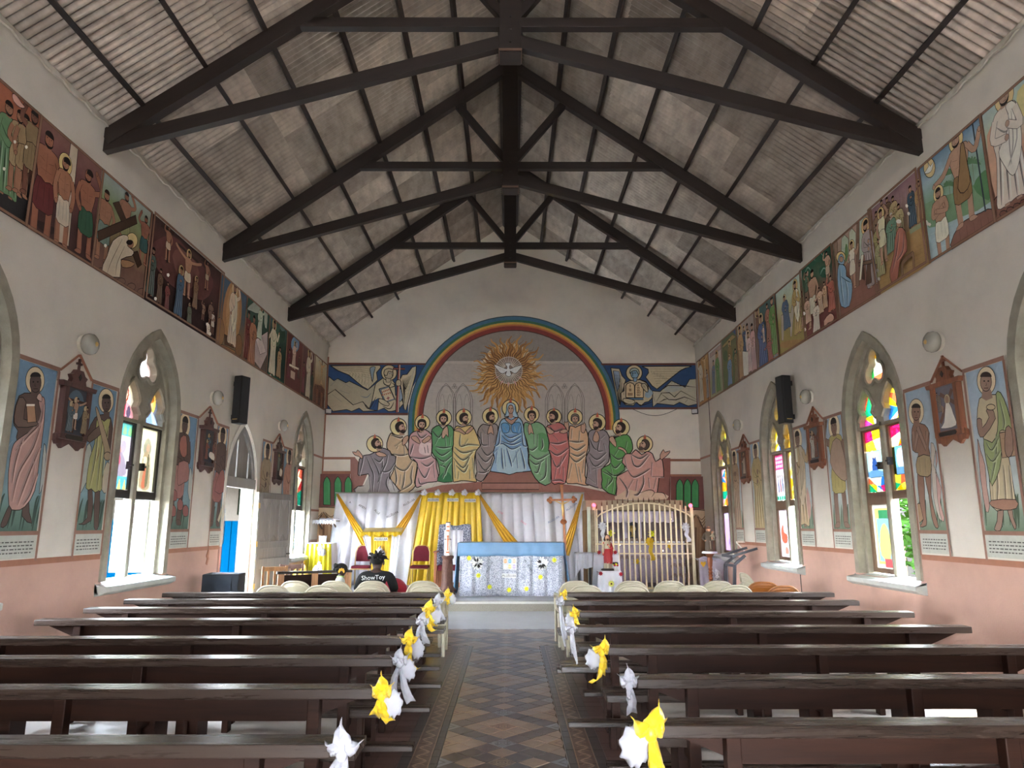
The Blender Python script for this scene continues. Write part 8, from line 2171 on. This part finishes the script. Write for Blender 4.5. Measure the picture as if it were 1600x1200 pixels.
flower(ony(955,912,SYp-.05),.075,pbr('pale_yellow_petals',alb((236,222,110),1.3),.6),pbr('brown_centre',alb((92,60,30)),.7),'pale yellow sunflower on the front of the pedestal cloth','artificial_flower',None,10)
q=ony(962,892,SYp+.1);fp=thing('flower_pot','small white pot of mixed flowers beside the red robed statue','pot',(q.x,SYp+.1,pz+.008))
mb=MB();mb.lathe([(.03,0),(.042,.09),(.036,.09),(.03,.02)],n=14);mb.build('pot',M['paper'],fp,smooth=40)
for k in range(9):
    a=k*.7;mb=MB();mb.ball((.04*cos(a),.03*sin(a),.115+.02*(k % 3)),.026,8,6);mb.build('bloom',(rf,yf,bp_)[k % 3],fp,smooth=True)
def robe_mesh(prof,n=28,sx=1,sy=.75,fold=.06,k=9,ph=0):
    mb=MB();vs=[];fs=[]
    for i,(r,z,ox,oy) in enumerate(prof):
        f=i/(len(prof)-1)
        for j in range(n):
            a=2*pi*j/n;rr=r*(1+fold*(1-f)*sin(k*a+ph+z*6))
            vs.append((ox+rr*cos(a)*sx,oy+rr*sin(a)*sy,z))
    for i in range(len(prof)-1):
        for j in range(n): fs.append((i*n+j,i*n+(j+1) % n,(i+1)*n+(j+1) % n,(i+1)*n+j))
    fs += [tuple(range(n-1,-1,-1)),tuple((len(prof)-1)*n+j for j in range(n))]
    return mb.add(vs,fs)
q=ony(950,893,SYp+.17);sz=ony(950,835.5,SYp+.17).z-(pz+.008);S=sz
st=thing('statue','painted statue of a bearded robed man in red and cream on the pedestal','statue',(q.x,SYp+.17,pz+.008))
crm=pbr('statue_cream',alb((206,192,162),.8),.5,var=.08);rdm=pbr('statue_red',alb((186,36,40),.8),.42,var=.1);skn=pbr('statue_skin',alb((196,150,120)),.5,var=.05);hrm=pbr('statue_hair',alb((74,48,34)),.6)
mb=MB();mb.lathe([(.13,0),(.135,.03),(.10,.045)],n=20,sx=1.1,sy=.8);mb.build('base',M['iron'],st,smooth=40)
mb=robe_mesh([(.085,.04,0,0),(.08,.2*S,0,0),(.072,.4*S,0,0),(.066,.55*S,0,0),(.072,.68*S,0,0),(.076,.76*S,0,0),(.055,.82*S,0,0),(.03,.845*S,0,0)],fold=.12);mb.build('tunic',crm,st,smooth=True)
mb=robe_mesh([(.088,.20*S,.005,0),(.094,.34*S,.008,0),(.086,.48*S,.008,0),(.074,.60*S,.006,0),(.05,.64*S,.012,.01)],fold=.10,k=7,ph=1);
mb.v=[(x,y,z-max(0,x)*.0+(-.25*x*S*.5)) for x,y,z in mb.v];mb.build('mantle',rdm,st,smooth=True)
for sg in (-1,1):
    mb=MB();mb.tube([(sg*.06,.01,.78*S),(sg*.085,.0,.66*S),(sg*.08,-.01,.50*S),(sg*.085,0,.42*S)],[.026,.032,.036,.02],10);mb.build('mantle_fall',rdm,st,smooth=True)
mb=MB();mb.tube([(.07,-.01,.74*S),(.095,-.03,.62*S),(.03,-.085,.68*S)],[.028,.03,.02],8);mb.build('sleeve',rdm,st,smooth=True);mb=MB();mb.tube([(-.07,-.01,.74*S),(-.10,-.03,.60*S),(-.105,-.06,.50*S)],[.028,.032,.022],8);mb.build('sleeve',crm,st,smooth=True)
for c,d in (((.03,-.09,.68*S),(-.03,-.01,.03)),((-.105,-.065,.49*S),(-.01,-.03,-.035))):
    mb=MB();mb.ball(c,(.016,.012,.018),8,6)
    for k in range(4): e=Vector(c)+Vector(d)*(.8+.1*k)+Vector(((k-1.5)*.006,0,(k-1.5)*.003));mb.tube([Vector(c)+Vector(((k-1.5)*.006,0,0)),e],[.005,.003],5)
    mb.tube([c,(c[0]+.015,c[1]-.012,c[2]+.012)],[.005,.003],5);mb.build('hand',skn,st,smooth=True)
mb=MB();mb.ball((0,-.088,.72*S),(.018,.008,.02),10,8);mb.build('heart',rdm,st,smooth=True)
mb=MB();mb.ball((0,-.01,.91*S),(.045,.05,.062),14,10);mb.tube([(0,0,.80*S),(0,0,.87*S)],.026,8);mb.ball((0,-.062,.905*S),(.008,.012,.012),6,5);mb.build('head',skn,st,smooth=True)
mb=MB();mb.ball((0,.012,.925*S),(.054,.052,.062),14,10)
for sg in (-1,1): mb.tube([(sg*.045,0,.93*S),(sg*.055,.005,.86*S),(sg*.04,.01,.80*S)],[.02,.024,.014],8)
mb.ball((0,-.045,.872*S),(.026,.022,.03),10,8);mb.build('hair',hrm,st,smooth=True)
for sg in (-1,1): mb=MB();mb.ball((sg*.016,-.055,.918*S),.005,6,5);mb.build('eye',M['ink'],st)
# friar statue on a slim turned stand, white draped cabinet behind it
FY=15.6;q=ony(1108.5,862,FY);fz=q.z
tsd=thing('statue_stand','slim turned wooden stand with a white doily, right of the gate','stand',(q.x,FY,ZP));hh=fz-ZP
mb=MB();mb.lathe([(.14,0),(.14,.03),(.05,.08)]+[(.034+.014*(k % 2),.08+(hh*.62-.08)*k/14) for k in range(15)]+[(.045,hh*.66),(.06,hh*.8),(.05,hh*.86),(.085,hh*.93),(.13,hh-.02),(.13,hh)],n=16);mb.build('turned_post',wood('turned_wood',alb((124,72,46)),.4,.7,'Z'),tsd,smooth=30)
mb=MB();mb.lathe([(.15,hh+.001),(.16,hh-.035),(.163,hh-.035),(.152,hh+.006)],n=30,wob=.05);mb.build('doily',M['white'],tsd,smooth=60,normals=False)
fs_=thing('statue','small brown statue of a tonsured friar holding a child, on the turned stand','statue',(q.x,FY,fz+.007));S=ony(1108,823,FY).z-fz
brn=pbr('friar_brown',alb((82,68,54)),.55,var=.15)
mb=robe_mesh([(.085,0,0,0),(.085,.1*S,0,0),(.08,.4*S,0,0),(.085,.6*S,0,0),(.09,.72*S,0,0),(.05,.8*S,0,0)],fold=.1);mb.build('habit',brn,fs_,smooth=True)
mb=MB();mb.ball((0,-.005,.89*S),(.05,.052,.062),14,10);mb.tube([(0,0,.78*S),(0,0,.86*S)],.028,8);mb.ball((0,-.06,.885*S),.01,6,5);mb.build('head',skn,fs_,smooth=True)
mb=MB();mb.tube([(.054*cos(a),.054*sin(a),.925*S) for a in [2*pi*k/16 for k in range(16)]],.014,6,True);mb.build('tonsure',hrm,fs_,smooth=True)
for L_ in ([(-.08,0,.70*S),(-.13,-.03,.52*S),(-.10,-.09,.44*S)],[(.08,0,.70*S),(.12,-.04,.54*S),(.05,-.10,.52*S)]): mb=MB();mb.tube(L_,[.032,.034,.024],8);mb.build('sleeve',brn,fs_,smooth=True);mb=MB();mb.ball(L_[-1],(.02,.018,.02),8,6);mb.build('hand',skn,fs_,smooth=True)
mb=robe_mesh([(.035,.44*S,.07,-.08),(.04,.56*S,.07,-.08),(.032,.66*S,.065,-.08),(.018,.70*S,.06,-.08)],n=16,fold=.05);mb.build('child_robe',crm,fs_,smooth=True);mb=MB();mb.ball((.058,-.085,.755*S),(.03,.03,.036),10,8);mb.build('child_head',skn,fs_,smooth=True)
mb=MB();mb.tube([(.0,-.1,.60*S),(.10,-.13,.80*S)],[.008,.008],6);mb.build('lily_stem',crm,fs_)
mb=MB();mb.tube([(0,-.088,.42*S),(.01,-.09,.1*S)],.006,5);mb.build('cord',crm,fs_)
wc0,wc1=ony(1092,890,16.2).x,ony(1137,890,16.2).x;wz=ony(1110,875,16.2).z
cab=thing('draped_cabinet','low cabinet under a white cloth in the right corner','cabinet',((wc0+wc1)/2,16.2,ZP))
mb=MB();mb.bb(wc0+.03,wc1-.03,16.22,16.45,ZP,wz-.01);room(mb,'body','frame_wood',cab)
mb=MB();mb.grid(lambda u,v: (wc0+u*(wc1-wc0),16.18-.02*(1-v)*(1+sin(u*24)),ZP+.03+v*(wz-ZP)+.05*sin(u*8)*(1 if v == 1 else 0)),40,8);room(mb,'white_cloth',pbr('lilac_white_cloth',alb((190,184,200),.8),.6,var=.06),cab,smooth=True,thick=.004,normals=False)
mb=MB();mb.grid(lambda u,v: (wc0+u*(wc1-wc0),16.17+v*.3,wz+.02*sin(u*18+v*9)+.01),24,8);room(mb,'cloth_top','white',cab,smooth=True,thick=.004,normals=False)
q=ony(1099,882,16.13);mb=MB();mb.prism([(0,-.06),(.06,.02),(.05,.06),(.02,.06),(0,.04),(-.02,.06),(-.05,.06),(-.06,.02)],lambda a,b,d: Vector((q.x+a,q.y+d,q.z+b)),.012);room(mb,'gold_heart',M['yellow2'],cab)
ribbon(tuple(ony(1120,897,16.1)),['white','white'],'white bow low on the cloth of the draped cabinet',.1,90,bow=1.4)
# dark bent metal stand and the white tube rack behind it
ms=thing('metal_stand','dark folded metal stand with two slanted arms by the far right window','stand',(ony(1140,905,14.3).x,14.3,ZP))
dm=pbr('gunmetal_paint',alb((66,68,74)),.4,.3)
def mbar(name,pts,Y,w,d,m=dm,par=ms):
    P=[ony(*q,Y) for q in pts]
    for a,b in zip(P,P[1:]): mb=MB();mb.bar(a,b,w,d,(0,1,0));room(mb,name,m,par,bevel=.004)
zg=lambda x,Y: (x,600+0)
for Y,xs in ((14.1,((1147.5,928),(1148,882),(1164,868))),(14.45,((1134,925),(1133.5,881),(1148,869)))):
    mbar('post',xs[:2],Y,.055,.06);mbar('arm',xs[1:],Y,.05,.06)
mbar('top_arm',((1143,869.5),(1183,857)),14.1,.045,.05);mbar('top_arm',((1129,867.5),(1167,856)),14.45,.045,.05)
a,b=ony(1148,884,14.1),ony(1133.5,882,14.45);mb=MB();mb.bar(a,b,.04,.05);room(mb,'cross_bar',dm,ms)
a,b=ony(1143,869.5,14.1),ony(1129,867.5,14.45);mb=MB();mb.bar(a,b,.04,.05);room(mb,'cross_bar',dm,ms)
a,b=ony(1147.5,928,14.1),ony(1134,925,14.45)
for c in (a,b): mb=MB();mb.bb(c.x-.18,c.x+.18,c.y-.05,c.y+.05,ZP,ZP+.04);room(mb,'foot',dm,ms)
tr=thing('tube_rack','white metal tube rack fixed to the right wall by the sanctuary','rack',(XR-.05,14.6,1.2));YR=14.9
wtm=pbr('white_tube',alb((214,206,198)),.4)
for L_ in (((1150,847),(1178,847)),((1177,847),(1179.5,887)),((1167.5,848),(1169.5,884)),((1151,848),(1179,878)),((1165,871),(1169,876))):
    a,b=[ony(*q,YR) for q in L_];mb=MB();mb.tube([a,b],.016,7);room(mb,'tube',wtm,tr,smooth=True)
mb=MB();a=ony(1178,847,YR);mb.tube([a,(XR+.0,YR,a.z)],.016,7);room(mb,'wall_arm',wtm,tr)
# ------------------------------------------------------------------ people
def skin_mesh(name,J,E,root,mat,parent,sub=2):
    me=bpy.data.meshes.new(name);me.from_pydata([j[0] for j in J],E,[])
    o=bpy.data.objects.new(name,me);COL.objects.link(o);me.materials.append(mat)
    s=o.modifiers.new('skin','SKIN');s.use_smooth_shade=True
    for i,j in enumerate(J):
        r=j[1];d=me.skin_vertices[0].data[i];d.radius=(r,r);d.use_root=(i == root)
    b=o.modifiers.new('sub','SUBSURF');b.levels=sub;b.render_levels=sub
    o.parent=parent;return o
def person(label,loc,rz,s,skin,shirt_m,trouser_m,hs=1.0,lean=0,turn=0,child=False):
    """seated figure facing +y; s scales a seated adult; seat height .46"""
    t=thing('person',label,'person',loc,rz)
    V=lambda x,y,z: (x*s,y*s,.46+(z-.46)*s)
    J,E=[],[]
    def add(p,r,par=None):
        J.append((V(*p),r*s));i=len(J)-1
        if par is not None: E.append((par,i))
        return i
    pel=add((0,0,.56),.125);sp_=add((0,.0,.70),.12,pel);ch=add((0,.01,.84),.125,sp_);nb2=add((0,.02,.955),.06,ch);nk=add((0,.03,.985),.054,nb2)
    hb=add((0,.05,1.04),.075*hs,nk);hm=add((0,.045,1.09),.088*hs,hb);ht=add((0,.04,1.15),.07*hs,hm)
    arms=[]
    for sg in (-1,1):
        sh0=add((sg*.10,.01,.91),.085,ch);sh1=add((sg*.185,.01,.90),.065,sh0);el=add((sg*.265,.03,.65),.046,sh1);fo=add((sg*.22,.20,.58),.040,el);wr_=add((sg*.15,.31,.57),.030,fo);pm=add((sg*.12,.37,.565),.033,wr_)
        arms.append((sh0,sh1,el))
        for k in range(4):
            a=add((sg*(.125-.016*k+.01),.41,.575-.004*k),.011,pm);a=add((sg*(.115-.016*k+.006),.445-.004*abs(k-1.5),.56),.010,a);add((sg*(.105-.014*k+.004),.455,.535),.008,a)
        a=add((sg*.085,.375,.575),.012,pm);add((sg*.06,.40,.565),.009,a)
        hp=add((sg*.095,.03,.54),.10,pel);kn=add((sg*.15,.44,.52),.066,hp);sn=add((sg*.15,.43,.30),.055,kn);an=add((sg*.15,.41,.09),.04,sn);add((sg*.155,.55,.045),.036,an)
    body=skin_mesh('body',J,E,0,skin,t)
    # shirt over torso and upper arms
    K,F=[],[]
    def add2(p,r,par=None):
        K.append((V(*p),r*s));i=len(K)-1
        if par is not None: F.append((par,i))
        return i
    a=add2((0,0,.52),.15);b=add2((0,0,.68),.14,a);c=add2((0,.01,.84),.142,b);d=add2((0,.018,.955),.075,c)
    for sg in (-1,1):
        e=add2((sg*.11,.01,.905),.10,c);f=add2((sg*.19,.01,.895),.08,e);g_=add2((sg*.25,.02,.74),.068,f);add2((sg*.262,.03,.68),.066,g_)
        add2((sg*.13,.0,.70),.07,b)
    skin_mesh('shirt',K,F,0,shirt_m,t)
    K2,F2=[],[]
    def add3(p,r,par=None):
        K2.append((V(*p),r*s));i=len(K2)-1
        if par is not None: F2.append((par,i))
        return i
    a=add3((0,.0,.545),.135)
    for sg in (-1,1): b=add3((sg*.095,.04,.545),.115,a);c=add3((sg*.15,.44,.525),.08,b);d=add3((sg*.15,.43,.30),.07,c);add3((sg*.15,.41,.13),.062,d)
    skin_mesh('trousers',K2,F2,0,trouser_m,t)
    for sg in (-1,1):
        mb=MB();mb.ball(V(sg*.036*hs,.128*hs+.0,1.10),.012*s,8,6);mb.build('eye',M['ink'],t,smooth=True)
        mb=MB();mb.ball(V(sg*.092*hs,.035,1.075),(.014*s,.026*s,.036*s),10,8);mb.build('ear',skin,t,smooth=True)
        mb=MB();mb.tube([V(sg*.15,.39,.05),V(sg*.155,.58,.04)],[.045*s,.04*s],8);mb.build('shoe',M['black'],t,smooth=True)
    mb=MB();mb.tube([V(0,.128*hs,1.10),V(0,.155*hs,1.055)],[.010*s,.018*s],8);mb.build('nose',skin,t,smooth=True)
    mb=MB();mb.tube([V(-.026,.128*hs,1.015),V(0,.138*hs,1.013),V(.026,.128*hs,1.015)],.007*s,6);mb.build('mouth',pbr('lips_'+str(len(label)),alb((96,50,46)),.5),t,smooth=True)
    return t,V
hz=ony(590,863.5,10.3)
man_,V=person('person in a black T-shirt with short dreadlocks, seen from behind, seated before the sanctuary',(hz.x,10.26,.0),0,1.0,M['skin'],M['blackcloth'],pbr('dark_trousers',alb((44,46,56)),.8))
dz=hz.z-1.245;man_.location.z=0
rnd=random.Random(11)
mb=MB();mb.ball(V(0,.025,1.125),(.102,.108,.085),16,10)
for k in range(46):
    a=rnd.uniform(0,2*pi);e=rnd.uniform(.1,1.35);d=Vector((cos(a)*cos(e),sin(a)*cos(e)*.95,sin(e)))
    if d.y > .55 and d.z < .4: continue
    c0=Vector(V(0,.025,1.12))+Vector((d.x*.09,d.y*.10,d.z*.075));l=rnd.uniform(.035,.07)
    out=(d+Vector((rnd.uniform(-.3,.5),rnd.uniform(-.3,.3),-.25))).normalized()
    mb.tube([c0,c0+d*l*.5,c0+d*l*.5+out*l*.6+Vector((0,0,-.012))],[.014,.012,.006],5)
mb.build('hair',M['hair'],man_,smooth=True)
wht=pbr('white_print',alb((222,222,220),.8),.7)
o=text_mesh('ShowToy',.085,wht,'shirt_print',parent=man_);o.matrix_local=Matrix.Translation(V(-.01,-.175,.885)) @ Matrix.Rotation(pi/2-.03,4,'X') @ Matrix.Rotation(.05,4,'Z')
ch=ony(533,895,11.2)
kid,V=person('small child with black hair and a yellow hair bow, seated facing right',(ch.x-.02,11.2,0),-pi/2+.25,.72,M['skin'],pbr('white_dress',alb((220,224,214),.8),.7),pbr('green_skirt',alb((150,196,110),.7),.7),hs=1.22)
mb=MB();mb.ball(V(0,.025,1.125),(.098*.92,.105*.92,.085),16,10)
for k in range(14): a=rnd.uniform(0,6.28);mb.ball(Vector(V(0,.0,1.11))+Vector((.07*cos(a),.05*sin(a)-.03,rnd.uniform(-.02,.07))),.03,7,5)
mb.build('hair',M['hair'],kid,smooth=True)
mb=MB();c=Vector(V(.125,.03,1.09))
for k in range(5): a=pi*k/4;mb.ball(c+Vector((.012,.035*cos(a),.03*sin(a)-.01)),(.012,.014,.024),7,5)
mb.build('hair_bow',M['yellow2'],kid,smooth=True)
mb=MB();mb.tube([V(.07*cos(q),.02+.06*sin(q),.96) for q in [2*pi*k/12 for k in range(12)]],.016,6,True);mb.build('collar',pbr('lime_collar',alb((186,226,130),.7),.7),kid,smooth=True)
st2=thing('stool','low wooden stool under the seated child','stool',(ch.x-.02,11.2,0))
mb=MB();mb.bb(-.16,.16,-.16,.16,.36,.40);mb.build('seat',M['bench'],st2,bevel=.005)
for x in (-.13,.13):
    for y in (-.13,.13): mb=MB();mb.bb(x-.018,x+.018,y-.018,y+.018,0,.36);mb.build('leg',M['bench'],st2)
